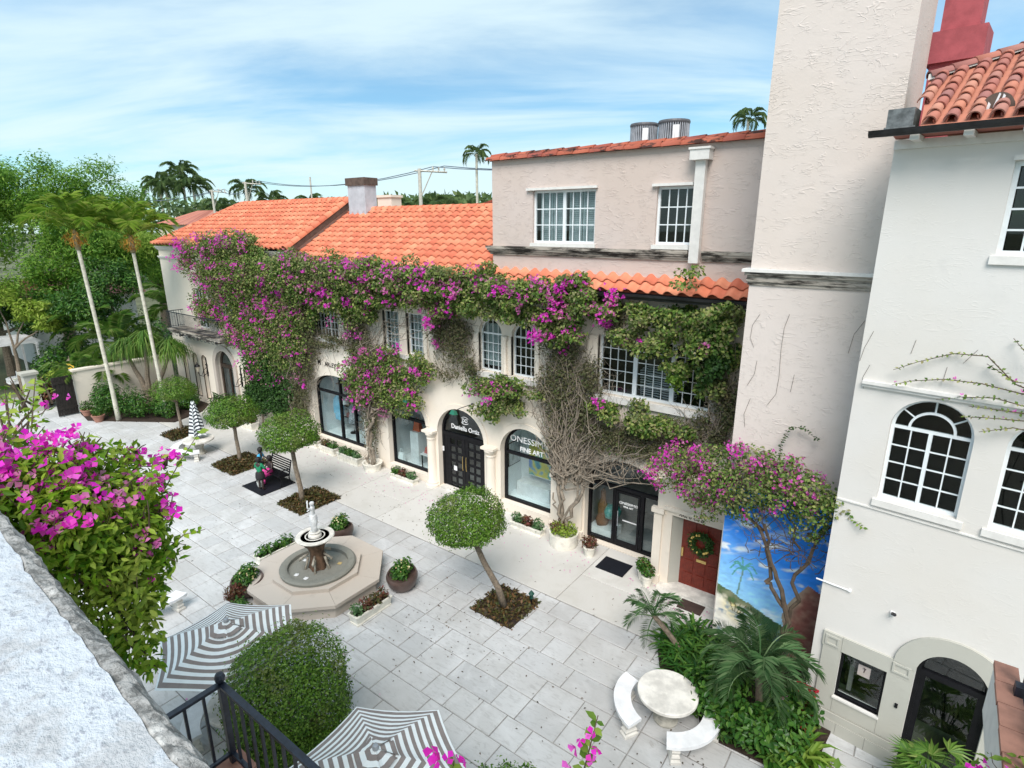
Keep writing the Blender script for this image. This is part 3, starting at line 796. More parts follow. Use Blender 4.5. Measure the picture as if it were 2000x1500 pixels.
# arch surrounds (slightly proud) and engaged columns
for nme in ('s3', 's4', 's2', 's5'):
    ar = MB()
    a, c, _, s_, t_ = shops[nme]
    lo = loop(a - .2, c + .2, s_ - .02, s_, t_ + .2, 18)[1:-1]; li = loop(a, c, s_ - .02, s_, t_, 18)[1:-1]
    for i in range(len(lo) - 1):
        p, q, r_, s2 = lo[i], lo[i + 1], li[i + 1], li[i]
        ar.face([(t[0], F0 - .035, t[1]) for t in (p, q, r_, s2)])
        ar.face([(p[0], F0 - .035, p[1]), (p[0], F0 + .01, p[1]), (q[0], F0 + .01, q[1]), (q[0], F0 - .035, q[1])])
        ar.face([(s2[0], F0 - .035, s2[1]), (r_[0], F0 - .035, r_[1]), (r_[0], F0 + .02, r_[1]), (s2[0], F0 + .02, s2[1])])
    ar.build('arch_surround', M['cream'], arc)
for cx in (-15.72, -12.62):
    c = MB(); c.lathe([(.30, 0), (.30, .10), (.25, .14), (.26, .2), (.20, .28), (.19, 1.2), (.175, 2.05), (.20, 2.08), (.20, 2.13), (.175, 2.15), (.24, 2.28), (.26, 2.30), (.26, 2.38)], 20, (cx, F0 - .06, 0))
    o = c.build('column', M['cream'], arc); smooth_by_angle(o)
    MB().box(cx - .3, cx + .3, F0 - .32, F0 + .02, 2.381, 2.47).build('capital', M['cream'], arc)
# pilasters beside the last shop front
for cx in (-8.85, -9.7):
    b = MB(); b.box(cx - .2, cx + .2, F0 - .1, F0 + .01, 0, 2.0); b.box(cx - .25, cx + .25, F0 - .14, F0 + .012, 0, .28); b.box(cx - .24, cx + .24, F0 - .13, F0 + .011, 2.0, 2.12); b.build('pilaster', M['cream'], arc)

# rooms behind the shop fronts
def room(x0, x1, y1, z0, z1, mats, name='shop_room'):
    b = MB(); y0 = F0 + .33
    b.cm = 0; b.face([(x0, y1, z0), (x1, y1, z0), (x1, y1, z1), (x0, y1, z1)])
    b.cm = 1; b.face([(x0, y0, z0), (x0, y1, z0), (x0, y1, z1), (x0, y0, z1)])
    b.cm = 2; b.face([(x1, y0, z0), (x1, y1, z0), (x1, y1, z1), (x1, y0, z1)])
    b.cm = 3; b.face([(x0, y0, z0), (x1, y0, z0), (x1, y1, z0), (x0, y1, z0)])
    b.cm = 4; b.face([(x0, y0, z1), (x1, y0, z1), (x1, y1, z1), (x0, y1, z1)])
    return b.build(name, mats, arc)
W_, G_, D_ = M['shopwhite'], M['shopgrey'], M['dim']
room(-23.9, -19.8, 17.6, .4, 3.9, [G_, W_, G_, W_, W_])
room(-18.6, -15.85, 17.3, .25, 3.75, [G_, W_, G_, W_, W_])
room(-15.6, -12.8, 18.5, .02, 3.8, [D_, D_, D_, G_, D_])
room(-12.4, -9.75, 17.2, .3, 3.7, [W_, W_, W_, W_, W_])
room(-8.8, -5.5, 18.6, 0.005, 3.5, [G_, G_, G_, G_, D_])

# arched door of the left wing with its surround, niches, slatted shutter
b = MB(); x0, x1, z0, zs, zt = door0
b.ring(loop(x0 - .28, x1 + .28, .0, zs, zt + .28), loop(x0 + .03, x1 - .03, .0, zs, zt - .03), F0 - .1, F0 + .05)
o = b.build('door_surround', M['tan'], arc)
b = MB(); b.ring(loop(x0, x1, z0, zs, zt), loop(x0 + .16, x1 - .16, z0 + .2, zs, zt - .16), F0 + .2, F0 + .28); b.box(x0 + .16, x1 - .16, F0 + .19, F0 + .29, 2.55, 2.75); b.box(-32.06, -31.94, F0 + .19, F0 + .29, .2, 2.55)
b.box(x0 + .16, x1 - .16, F0 + .2, F0 + .28, .22, .85)
wd_ = b.build('arched_door', plain('dark_brown_wood', (0.045, 0.03, 0.022), 0.5, var=.3), arc)
for a, c in ((x0 + .16, -32.06), (-31.94, x1 - .16)): pane_poly(rect(a, c, .85, 2.55), F0 + .24, wd_)
pane_poly(arch_piece(x0, x1, zs, zt, x0 + .2, x1 - .2, 2.75), F0 + .24, wd_)
room(-33.2, -30.8, 17.5, .02, 3.8, [G_, W_, G_, G_, D_])
for x in niches:
    MB().prism(loop(x - .27, x + .27, .35, 2.75, 3.02, 10), F0 + .17, F0 + .2).build('niche_back', M['cream'], arc)
    MB().ring(loop(x - .29, x + .29, .33, 2.75, 3.04, 10), loop(x - .25, x + .25, .37, 2.75, 2.99, 10), F0 - .012, F0 + .03).build('niche_rim', M['darktwig'], arc)
b = MB()
for i in range(9): b.box(-27.58 + i * .155, -27.58 + i * .155 + .11, F0 + .05, F0 + .11, .05, 2.66)
b.box(-27.6, -26.2, F0 + .11, F0 + .14, .4, .55); b.box(-27.6, -26.2, F0 + .11, F0 + .14, 2.2, 2.35)
b.build('slatted_gate', plain('grey_brown_slats', (0.11, 0.085, 0.075), .8, var=.3), arc)
MB().box(-27.6, -26.2, F0 + .3, F0 + .32, 0, 2.7).build('gate_back', M['dark'], arc)
MB().box(-28.9, -28.25, F0 - .22, F0, 1.15, 1.5).build('letter_box', M['whitetrim'], arc)

# balcony of the left wing
bl = MB(); bl.box(-36.2, -30.3, F0 - .95, F0, 4.42, 4.56); bl.box(-36.3, -30.2, F0 - 1.0, F0, 4.56, 4.62)
for i in range(6): bl.prism([(-36 + i * 1.05, 4.42), (-36 + i * 1.05 + .14, 4.42), (-36 + i * 1.05 + .14, 4.1), (-36 + i * 1.05, 4.1)], F0 - .5, F0)
bal = bl.build('balcony', M['cornice'], arc)
ri = MB(); za, zb = 4.66, 5.62; yb_ = F0 - .93
ri.tube([(-36.2, F0, zb), (-36.2, yb_, zb), (-30.3, yb_, zb), (-30.3, F0, zb)], .025, 6); ri.tube([(-36.2, F0, za + .06), (-36.2, yb_, za + .06), (-30.3, yb_, za + .06), (-30.3, F0, za + .06)], .015, 6)
for i in range(45): ri.tube([(-36.2 + i * .134, yb_, za), (-36.2 + i * .134, yb_, zb)], .012, 5)
for i in range(1, 7): ri.tube([(-36.2, yb_ + i * .134, za), (-36.2, yb_ + i * .134, zb)], .012, 5)
for i in range(14):       # scrolls below the slab
    a = -36.1 + i * .42
    ri.tube([(a + .13 * cos(t * .7), yb_ - .03, 4.36 + .10 * sin(t * .7)) for t in range(9)], .012, 5)
ri.build('railing', M['iron'], bal)

# ---------------------------------------------------------------- roofs
SL = math.atan(0.6); TW = 0.40; EX = 0.41
def s_tile(mat, n=8, Lt=0.50):
    prof = []
    for i in range(n + 1):
        u = i / n
        h = 0.095 * max(0, sin(pi * min(1, u / 0.66))) ** 0.9 if u < .66 else -0.018 * sin(pi * (u - .66) / .34)
        prof.append((u * (TW + .03), h))
    b = MB()
    lo = [(x, 0, z + .062) for x, z in prof]; hi = [(x, Lt, z + .004) for x, z in prof]; un = [(x, 0.004, z + .044) for x, z in prof]
    m = n + 1
    b.add(lo + hi + un, [(i, i + 1, i + 1 + m, i + m) for i in range(n)] + [(i + 2 * m, i + 1 + 2 * m, i + 1, i) for i in range(n)])
    return b
TB = s_tile(M['tile'])
TM = TB.mesh('roof_tile', M['tile'], smooth=False)
TM.polygons.foreach_set('use_smooth', [True] * 8 + [False] * 8)
roofs = []
def roof_base(name, pts):
    b = MB()
    for p in pts: b.face(p)
    return b.build(name, M['tile'], arc)
EY, EZ = 15.0, 8.62            # eave of the middle roof
def rz_mid(y): return EZ + .6 * (y - EY)
mid_roof = roof_base('roof', [[(-24.4, EY, EZ), (-12.5, EY, EZ), (-12.5, 19.2, rz_mid(19.2)), (-24.4, 19.2, rz_mid(19.2))],
                              [(-24.4, 19.2, rz_mid(19.2)), (-12.5, 19.2, rz_mid(19.2)), (-12.5, 23.4, EZ), (-24.4, 23.4, EZ)],
                              [(-12.5, EY, EZ), (-3.4, EY, EZ), (-3.4, F0 + .05, EZ + .39), (-12.5, F0 + .05, EZ + .39)],
                              [(-24.4, EY, EZ - .02), (-24.4, F0, EZ - .02), (-3.4, F0, EZ - .02), (-3.4, EY, EZ - .02)]])
LEY, LEZ = 15.38, 9.36
def rz_l(y): return LEZ + .6 * (y - LEY)
left_roof = roof_base('roof', [[(-38.42, LEY, LEZ), (-24.3, LEY, LEZ), (-24.3, 19.2, rz_l(19.2)), (-34.6, 19.2, rz_l(19.2))],
                               [(-38.42, LEY, LEZ), (-34.6, 19.2, rz_l(19.2)), (-38.42, 23, LEZ)],
                               [(-34.6, 19.2, rz_l(19.2)), (-24.3, 19.2, rz_l(19.2)), (-24.3, 23, LEZ), (-38.42, 23, LEZ)],
                               [(-38.42, LEY, LEZ - .015), (-24.3, LEY, LEZ - .015), (-24.3, 23, LEZ - .015), (-38.42, 23, LEZ - .015)]])
spots = {mid_roof: [], left_roof: []}
def fill(root, xa, xb, ey, ez, rows, lim=None):
    for j in range(rows):
        v = j * EX - .06
        y = ey + v * cos(SL); z = ez + v * sin(SL) + .012
        x = xa
        while x < xb - .2:
            if lim is None or x > lim(y) : spots[root].append((x, y, z))
            x += TW
fill(mid_roof, -24.25, -12.5, EY, EZ, 12)
fill(mid_roof, -12.45, -3.6, EY, EZ, 2)
fill(left_roof, -38.42, -24.5, LEY, LEZ, 11, lambda y: -38.42 + (y - LEY) - .1)
for root, L in spots.items():
    L.sort(key=lambda p: p[0] ** 2 + p[1] ** 2 + (p[2] - 10.5) ** 2)
    for p in L[:150]:
        link('roof_tile', TM, root, p, (SL + R.uniform(-.012, .012), 0, R.uniform(-.012, .012)))
    far = MB(); Rm = Matrix.Rotation(SL, 3, 'X')
    for p in L[150:]:
        far.add([Vector(p) + Rm @ Vector(q) for q in TB.v], TB.f)
    o = far.build('roof_tile_field', M['tile'], root); o['kind'] = 'stuff'
    fl = [True] * 8 + [False] * 8
    o.data.polygons.foreach_set('use_smooth', fl * (len(o.data.polygons) // 16))
# ridge, hip and verge barrels
def barrel_line(p, q, r, L, mat, parent, name, n=10, over=.05, lift=0.0):
    p, q = Vector(p), Vector(q); d = q - p; k = max(1, round(d.length / L)); d /= k
    ln = d.length
    b = MB()
    m = 9
    ang = [pi * i / (m - 1) for i in range(m)]
    lo = [(-r * cos(a), 0, r * sin(a)) for a in ang]; hi = [(-r * .86 * cos(a), ln + over, r * .86 * sin(a) - .01) for a in ang]; un = [(-(r - .025) * cos(a), .003, (r - .025) * sin(a)) for a in ang]
    b.add(lo + hi + un, [(i, i + 1, i + 1 + m, i + m) for i in range(m - 1)] + [(i + 2 * m, i + 1 + 2 * m, i + 1, i) for i in range(m - 1)])
    me = b.mesh(name, mat); me.polygons.foreach_set('use_smooth', [True] * (m - 1) + [False] * (m - 1))
    yv = d.normalized(); zv = Vector((0, 0, 1)); xv = yv.cross(zv).normalized(); zv = xv.cross(yv)
    rot = Matrix((xv, yv, zv)).transposed().to_euler()
    for i in range(k):
        link(name, me, parent, p + d * i + Vector((0, 0, lift)), rot)
barrel_line((-12.5, 19.2, rz_mid(19.2) + .02), (-24.2, 19.2, rz_mid(19.2) + .02), .16, .45, M['tile'], mid_roof, 'ridge_tile')
barrel_line((-24.3, 19.2, rz_l(19.2) + .02), (-34.6, 19.2, rz_l(19.2) + .02), .16, .45, M['tile'], left_roof, 'ridge_tile')
barrel_line((-38.42, LEY, LEZ + .03), (-34.6, 19.2, rz_l(19.2) + .03), .15, .45, M['tile'], left_roof, 'hip_tile')
barrel_line((-24.42, LEY - .05, LEZ + .02), (-24.42, 19.2, rz_l(19.2) + .02), .20, .44, M['tile'], left_roof, 'verge_tile')
fb = MB(); fb.add([(-24.32, LEY - .05, LEZ - .28), (-24.32, 19.2, rz_l(19.2) - .28), (-24.32, 19.2, rz_l(19.2) - .02), (-24.32, LEY - .05, LEZ - .02), (-24.26, LEY - .05, LEZ - .28), (-24.26, 19.2, rz_l(19.2) - .28), (-24.26, 19.2, rz_l(19.2) - .02), (-24.26, LEY - .05, LEZ - .02)], [(0, 1, 2, 3), (4, 7, 6, 5), (0, 4, 5, 1), (3, 2, 6, 7), (0, 3, 7, 4)])
fb.build('fascia', M['brownmetal'], left_roof)
# gutter of the middle roof
gt = MB()
prof = [(0, 0), (-.10, .0), (-.14, .05), (-.15, .12), (-.13, .12), (-.12, .06), (-.09, .02), (0, .02)]
gy, gz = EY + .02, EZ - .15
vs = [(x, gy + p[0], gz + p[1]) for x in (-24.3, -3.5) for p in prof]; m = len(prof)
gt.add(vs, [(i, i + 1, i + 1 + m, i + m) for i in range(m - 1)]); gt.box(-24.3, -3.5, EY + .02, EY + .08, EZ - .2, EZ - .02)
gt.build('gutter', M['gutter'], arc)
# chimneys
ch = MB(); ch.box(-23.95, -22.7, 18.75, 19.45, 10.7, 12.28); c1 = ch.build('chimney', M['bluegrey'], mid_roof)
MB().box(-24.02, -22.63, 18.68, 19.52, 12.28, 12.62).build('chimney_cap', M['brownmetal'], c1)
ch = MB(); ch.box(-25.15, -24.05, 21.6, 22.3, 9.6, 11.85); ch.box(-25.22, -23.98, 21.53, 22.37, 11.85, 11.97); ch.build('chimney', M['cream'], mid_roof)
# tiled capping of the upper storey
cap1 = [(-12.5, F0 + .03, 12.44), (-3.3, F0 + .03, 12.44)]
barrel_line((-3.35, F0 - .04, 12.46), (-12.55, F0 - .04, 12.46), .145, .53, M['oldtile'], upper, 'capping_tile', lift=0)
barrel_line((-3.35, F0 + .22, 12.56), (-12.55, F0 + .22, 12.56), .15, .53, M['oldtile'], upper, 'capping_tile', lift=0)
# rainwater pipe with hopper
b = MB(); b.box(-5.6, -5.34, F0 - .2, F0 - .02, 9.46, 12.05); b.box(-5.72, -5.22, F0 - .34, F0 - .02, 12.05, 12.30); b.box(-5.75, -5.19, F0 - .37, F0 - .02, 12.30, 12.35)
b.build('rainwater_pipe', M['whitetrim'], arc)

# vestibule with the red door
b = MB()
b.panel([(-5.68, -.05), (-5.68, 3.35), (-3.3, 3.35), (-3.3, -.05)], [rect(-5.22, -3.8, 0.02, 2.36)], 14.72, .05)
b.face([(-5.68, 14.72, -.05), (-5.68, F0, -.05), (-5.68, F0, 3.35), (-5.68, 14.72, 3.35)])
b.face([(-5.68, 14.72, 3.35), (-3.3, 14.72, 3.35), (-3.3, F0, 3.35), (-5.68, F0, 3.35)])
b.box(-5.75, -5.5, 14.66, 14.74, 0, 2.35); b.box(-5.82, -5.44, 14.6, 14.76, 2.35, 2.5); b.box(-5.8, -5.46, 14.62, 14.745, 0, .3)
b.box(-5.45, -3.4, 14.66, 14.73, 2.5, 2.62)
vest = b.build('vestibule_wall', M['cream'], arc)
b = MB(); b.face([(-5.22, 14.77, 0), (-4.98, 15.0, 0), (-4.98, 15.0, 2.3), (-5.22, 14.77, 2.36)]); b.face([(-5.22, 14.77, 2.36), (-4.98, 15.0, 2.3), (-3.8, 15.0, 2.3), (-3.8, 14.77, 2.36)])
b.build('door_reveal', M['greystone'], arc)
b = MB(); b.box(-4.98, -3.8, 15.0, 15.06, .08, 2.3)
rd = b.build('red_door', M['reddoor'], arc)
pn = MB().box(-.5, .5, -.02, .0, -.5, .5).mesh('door_panel', M['reddoor'])
for i in range(3):
    for j in range(5):
        if j == 2 and i == 1: continue
        link('door_panel', pn, rd, (-4.72 + i * .35, 15.0, .36 + j * .43), None, (.26, 1, .33))
MB().box(-4.5, -4.22, 14.97, 15.0, .98, 1.07).build('letter_slot', M['brass'], rd)
MB().box(-4.95, -4.9, 14.95, 15.0, 1.02, 1.3).build('door_handle', M['brass'], rd)
b = MB(); b.box(-5.45, -3.5, 14.45, 15.0, 0.0, .09); b.build('doorstep', M['whitestone'], arc)

# ================================================================== tower
tw = thing('stucco_tower', 'tall square pale stucco tower with a blackened cornice and a painted wall at its foot', 'tower', (-2.27, 13.4, 0))
b = MB(); b.box(-3.45, -1.09, 13.4, 17.2, 0, 17.0)
b.build('wall', M['tower'], tw)
b = MB()
for i, (z, d) in enumerate(((9.18, .03), (9.25, .06), (9.32, .05), (9.39, .1))): b.box(-3.45 - d, -1.09 + d, 13.4 - d, 17.2 + d, z, z + .075)
b.build('cornice', M['cornice'], tw)
b = MB(); b.box(-3.6, -.95, 13.25, 17.3, 9.465, 9.53); b.build('cornice_cap', M['whitetrim'], tw)
# ================================================================== corner building (right), turned a few degrees
RA = radians(-6.69)
crn = thing('corner_building', 'white rendered three storey building with arched windows and a stone doorway', 'building', (-0.72, 12.0, 0), rotz=RA, local=True)
def rbw(s, w_, z):   # local -> world
    return Vector((-0.72 + s * cos(RA) - w_ * sin(RA), 12.0 + s * sin(RA) + w_ * cos(RA), z))
aw = [(0.35, 1.56, 5.5, 6.95, 7.53), (1.98, 3.19, 5.5, 6.95, 7.53), (3.6, 4.8, 5.5, 6.95, 7.53)]
dw = (0.24, 1.05, 0.9, 2.0); dr = (1.48, 2.58, 0.0, 2.28, 2.87)
uw = (1.3, 2.35, 10.0, 11.38)
b = MB()
b.panel([(-.3, -.05), (-.3, 11.8), (7.5, 11.8), (7.5, -.05)], [loop(*q, n=18) for q in aw] + [rect(*dw), loop(*dr, n=18), rect(*uw)], 0, .2)
b.face([(-.3, 0, -.05), (-.3, 0, 11.8), (-.3, 5, 11.8), (-.3, 5, -.05)])
b.face([(7.5, 0, -.05), (7.5, 0, 11.8), (7.5, 8, 11.8), (7.5, 8, -.05)])
b.build('wall', M['white'], crn)
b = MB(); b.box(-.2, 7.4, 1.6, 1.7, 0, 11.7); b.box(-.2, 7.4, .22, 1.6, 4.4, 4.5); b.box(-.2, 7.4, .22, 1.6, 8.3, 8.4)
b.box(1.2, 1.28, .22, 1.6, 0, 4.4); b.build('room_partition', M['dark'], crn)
for q in aw:
    w_ = window(crn, q[0], q[1], q[2], q[3], .13, 2, 2, 4, fr=.055, bar=.022, gap=.06)
    lu = MB(); x0, x1, _, zs, zt = q; c = (x0 + x1) / 2
    def arcp(rx, rz, n=16): return [(c - rx * cos(pi * i / n), zs + rz * sin(pi * i / n)) for i in range(n + 1)]
    rx, rz = (x1 - x0) / 2, zt - zs
    for o_, i_ in ((arcp(rx, rz), arcp(rx - .05, rz - .05)), (arcp(rx * .55 + .02, rz * .55 + .02), arcp(rx * .55 - .02, rz * .55 - .02))):
        for i in range(16):
            lu.add([(p[0], yy, p[1]) for yy in (.13, .19) for p in (o_[i], o_[i + 1], i_[i + 1], i_[i])], [(0, 1, 2, 3), (4, 7, 6, 5), (3, 2, 6, 7), (0, 4, 5, 1)])
    for a in (35, 90, 145):
        ca, sa = -cos(radians(a)), sin(radians(a))
        p0, p1 = (c + rx * .55 * ca, zs + rz * .55 * sa), (c + (rx - .04) * ca, zs + (rz - .04) * sa)
        lu.tube([(p0[0], .16, p0[1]), (p1[0], .16, p1[1])], .016, 4)
    lu.build('fanlight', M['sash'], w_)
    MB().prism(arcp(rx - .04, rz - .04), .155, .162).build('pane', M['pane'], w_)
    MB().box(x0 - .06, x1 + .1, -.05, .14, 5.36, 5.49).build('window_sill', M['whitetrim'], crn)
window(crn, uw[0], uw[1], uw[2], uw[3], .08, 1, 4, 4, fr=.07, bar=.03)
MB().box(uw[0] - .06, uw[1] + .06, -.05, .1, 9.86, 9.99).build('window_sill', M['whitetrim'], crn)
MB().box(uw[0] - .02, uw[1] + .1, -.05, .06, 11.39, 11.46).build('lintel', M['whitetrim'], crn)
b = MB(); b.box(-.18, 5.5, -.05, .003, 7.60, 7.66); b.box(-.18, 5.5, -.09, .002, 7.66, 7.72); b.build('string_course', M['whitetrim'], crn)
b = MB(); b.box(-.3, 7.5, -.025, .002, 5.27, 5.30); b.build('string_course', M['whitetrim'], crn)
b = MB(); b.box(-.3, 7.5, -.06, .003, 11.66, 11.8); b.build('frieze', M['whitetrim'], crn)
# dark display window, stone frame
def stone(name, *boxes):
    o = None
    for bx in boxes: o = MB().box(*bx).build(name, M['greystone'], crn)
    return o
stone('stone_block', (.24, 1.12, -.05, .002, 2.0, 2.34), (-.12, .235, -.055, .002, 2.0, 2.34), (-.1, .235, -.05, .003, .5, 1.995), (1.055, 1.475, -.05, .003, .5, 2.0), (.24, 1.05, -.05, .003, .5, .895))
stone('plinth_stone', (-.3, .38, -.09, .003, .0, .3), (.385, .92, -.09, .003, .0, .3), (.925, 1.475, -.09, .003, .0, .3), (-.3, 1.475, -.075, .002, .305, .48))
for a, c in ((-.07, .19), (1.12, 1.42)):
    bb = MB(); bb.ring(rect(a, c, 2.06 if a < 0 else 2.08, 2.28 if a < 0 else 2.30), rect(a + .04, c - .04, 2.10 if a < 0 else 2.12, 2.24 if a < 0 else 2.26), -.075, -.045); bb.build('stone_moulding', M['greystone'], crn)
stone('stone_block', (1.12, 1.475, -.052, .003, 2.005, 2.36))
b = MB(); b.ring(rect(*dw), rect(dw[0] + .045, dw[1] - .045, dw[2] + .045, dw[3] - .045), .04, .12); dwin = b.build('display_window', M['black'], crn)
MB().box(dw[0] + .045, dw[1] - .045, .08, .088, dw[2] + .045, dw[3] - .045).build('pane', M['glass'], dwin)
MB().box(dw[0] - .02, dw[1] + .02, -.08, .05, .86, .9).build('window_sill', M['whitetrim'], crn)
b = MB(); b.box(.56, .78, .1, .11, 1.55, 1.80); nt_ = b.build('poster', plain('pale_pink_paper', (.78, .55, .52), .6, var=.08), dwin)
b = MB(); b.tube([(.67, .097, 1.66), (.68, .097, 1.72), (.66, .097, 1.76), (.70, .097, 1.74)], .012, 5); b.tube([(.64, .097, 1.735), (.70, .097, 1.73)], .006, 4); b.build('print', plain('brown_ink', (.10, .05, .05), .6), dwin)
b = MB(); b.lathe([(.0, 0), (.05, .02), (.03, .06), (.055, .12), (.05, .2), (.0, .24)], 12, (.44, .3, 1.6)); b.box(.4, .48, .26, .34, .95, 1.6); b.build('display_bust', M['dim'], dwin)
# stone arch of the doorway
lo = loop(dr[0] - .36, dr[1] + .36, dr[3] + .06, dr[3] + .06, 3.2, 18)[1:-1]; li = loop(dr[0], dr[1], dr[3], dr[3], dr[4], 18)[1:-1]
for (a, c) in ((0, 4), (4, 9), (9, 14), (14, 18)):
    bb = MB()
    for i in range(a, c):
        p, q, r_, s2 = lo[i], lo[i + 1], li[i + 1], li[i]
        g = .012
        bb.add([(t[0], yy, t[1]) for yy in (-.06, .01) for t in (p, q, r_, s2)], [(0, 1, 2, 3), (3, 2, 6, 7), (1, 0, 4, 5)] + ([(0, 3, 7, 4)] if i == a else []) + ([(1, 5, 6, 2)] if i == c - 1 else []))
    o = bb.build('voussoir', M['greystone'], crn); o.scale = (1, 1, 1)
stone('stone_jamb', (2.585, 2.95, -.05, .003, 0, 2.3))
stone('plinth_stone', (2.955, 5, -.09, .003, 0, .3))
b = MB(); b.ring(loop(*dr, n=18), loop(dr[0] + .07, dr[1] - .07, .02, dr[3], dr[4] - .07, 18), .1, .18); b.box(dr[0] + .07, dr[1] - .07, .09, .19, 2.18, 2.3)
b.box(dr[0] + .07, dr[0] + .16, .11, .17, .02, 2.18); b.box(dr[1] - .16, dr[1] - .07, .11, .17, .02, 2.18)
gd = b.build('arched_glass_door', M['black'], crn)
MB().box(dr[0] + .16, dr[1] - .16, .135, .143, .05, 2.18).build('pane', M['glass'], gd)
MB().prism(arch_piece(dr[0] + .05, dr[1] - .05, dr[3], dr[4] - .05, dr[0] + .1, dr[1] - .1, 2.3), .135, .143).build('pane', M['glass'], gd)
MB().box(1.28, 1.33, -.075, -.045, 1.33, 1.42).build('doorbell', M['black'], crn)
b = MB(); b.tube([(-.42, -.03, 3.42), (.2, -.03, 3.42)], .018, 6); b.cbox((.2, -.02, 3.42), (.05, .05, .05)); b.build('wall_conduit', M['paintwhite'], crn)

# roof of the corner building
ES, EW, EH = -.55, -.5, 11.92; SLR = math.atan(.5)
def hipw(s): return 1.55 + .72 * (s + .2)
b = MB()
zr = lambda w_: EH + .5 * (w_ - EW)
b.face([(.1, EW, EH), (7.6, EW, EH), (7.6, hipw(2.6), zr(hipw(2.6))), (2.6, hipw(2.6), zr(hipw(2.6))), (-.25, hipw(-.25), zr(hipw(-.25)))])
b.face([(-.25, hipw(-.25), zr(hipw(-.25))), (2.6, hipw(2.6), zr(hipw(2.6))), (2.6, 6, 12), (-.25, 6, 12)])
b.face([(2.6, hipw(2.6), zr(hipw(2.6))), (7.6, hipw(2.6), zr(hipw(2.6))), (7.6, 8, 12), (2.6, 8, 12)])
b.face([(-.3, EW, EH - .03), (7.6, EW, EH - .03), (7.6, 0, EH - .1), (-.3, 0, EH - .1)])
rroof = b.build('roof', M['mixtile'], crn)
def barrel_mesh(name, r, L, mat, up=True):
    m = 9; b = MB(); sg = 1 if up else -1
    ang = [pi * i / (m - 1) for i in range(m)]
    lo_ = [(-r * cos(a), 0, sg * r * sin(a) + .012) for a in ang]; hi_ = [(-r * .84 * cos(a), L, sg * r * .84 * sin(a) - .012) for a in ang]; un_ = [(-(r - .018) * cos(a), .002, sg * (r - .018) * sin(a) + .012) for a in ang]
    b.add(lo_ + hi_ + un_, [(i, i + 1, i + 1 + m, i + m) for i in range(m - 1)] + [(i + 2 * m, i + 1 + 2 * m, i + 1, i) for i in range(m - 1)])
    me = b.mesh(name, mat); me.polygons.foreach_set('use_smooth', [True] * (m - 1) + [False] * (m - 1)); return me
capm = barrel_mesh('cap_tile', .095, .40, M['mixtile']); panm = barrel_mesh('pan_tile', .1, .40, M['mixtile'], False)
for i in range(-1, 27):
    s = .2 + i * .27
    j = 0 if i >= 0 else 3
    while True:
        v = j * .31
        w_ = EW + .04 + v * cos(SLR)
        if w_ > min(hipw(s), hipw(2.6)) - .1: break
        z = EH + v * sin(SLR) + .055 + .006 * (j % 2)
        link('cap_tile', capm, rroof, (s + R.uniform(-.008, .008), w_, z), (SLR + R.uniform(-.02, .02), 0, R.uniform(-.03, .03)))
        link('pan_tile', panm, rroof, (s + .135, w_ + .02, z + .03), (SLR, 0, 0))
        j += 1
barrel_line((-.25, hipw(-.25), zr(hipw(-.25)) + .06), (2.6, hipw(2.6), zr(hipw(2.6)) + .06), .11, .38, M['mixtile'], rroof, 'hip_tile')
b = MB(); p0, p1 = Vector((-.25, hipw(-.25) - .1, zr(hipw(-.25)))), Vector((2.6, hipw(2.6) - .1, zr(hipw(2.6))))
b.add([p0, p1, p1 + Vector((0, .02, .1)), p0 + Vector((0, .02, .1)), p0 + Vector((0, .2, 0)), p1 + Vector((0, .2, 0)), p1 + Vector((0, .2, .1)), p0 + Vector((0, .2, .1))], [(0, 1, 2, 3), (3, 2, 6, 7), (4, 7, 6, 5)]); b.build('hip_mortar', M['concrete'], rroof)
# half-round roof vent
b = MB(); n = 14
b.prism([(.95 + .21 * cos(pi * i / n), 12.12 + .24 * sin(pi * i / n)) for i in range(n + 1)], -.06, .5); b.build('roof_vent', M['brownmetal'], rroof)
b = MB(); b.prism([(.9, 12.15), (.93, 12.15), (.97, 12.33), (.95, 12.35)], -.072, -.062); b.prism([(.97, 12.13), (.99, 12.13), (1.03, 12.3), (1.0, 12.33)], -.072, -.062); b.prism([(.82, 12.12), (.86, 12.12), (.87, 12.2), (.84, 12.24)], -.072, -.062); b.build('lime_streak', M['paintwhite'], rroof)
# gutter, rafter ends, lead flashing
prof = [(0, .0), (-.06, .0), (-.10, .04), (-.115, .10), (-.10, .10), (-.085, .05), (-.05, .02), (0, .02)]
b = MB(); m = len(prof)
b.add([(x, EW + p[0], EH - .10 + p[1]) for x in (-.58, 7.6) for p in prof], [(i, i + 1, i + 1 + m, i + m) for i in range(m - 1)] + [tuple(range(m))])
b.build('gutter', M['gutter'], crn)
for i in range(8): MB().box(-.02 + i * .68, .1 + i * .68, EW + .02, 0, EH - .17, EH - .09).build('rafter_end', M['whitetrim'], crn)
b = MB(); b.box(-.48, -.1, .02, .5, 12.02, 12.30); b.box(-.5, -.06, -.02, .5, 11.94, 12.02); b.build('lead_flashing', plain('weathered_lead', (.16, .17, .17), .5, .4, var=.4, scale=8), crn)
# big red chimney behind the roof
b = MB(); b.box(-1.0, -.12, 5.5, 6.3, 11.6, 14.0); b.box(-1.1, -.02, 5.4, 6.4, 14.0, 14.65); b.box(-.92, -.2, 5.58, 6.22, 14.65, 16.2)
b.build('chimney', M['redrender'], rroof)

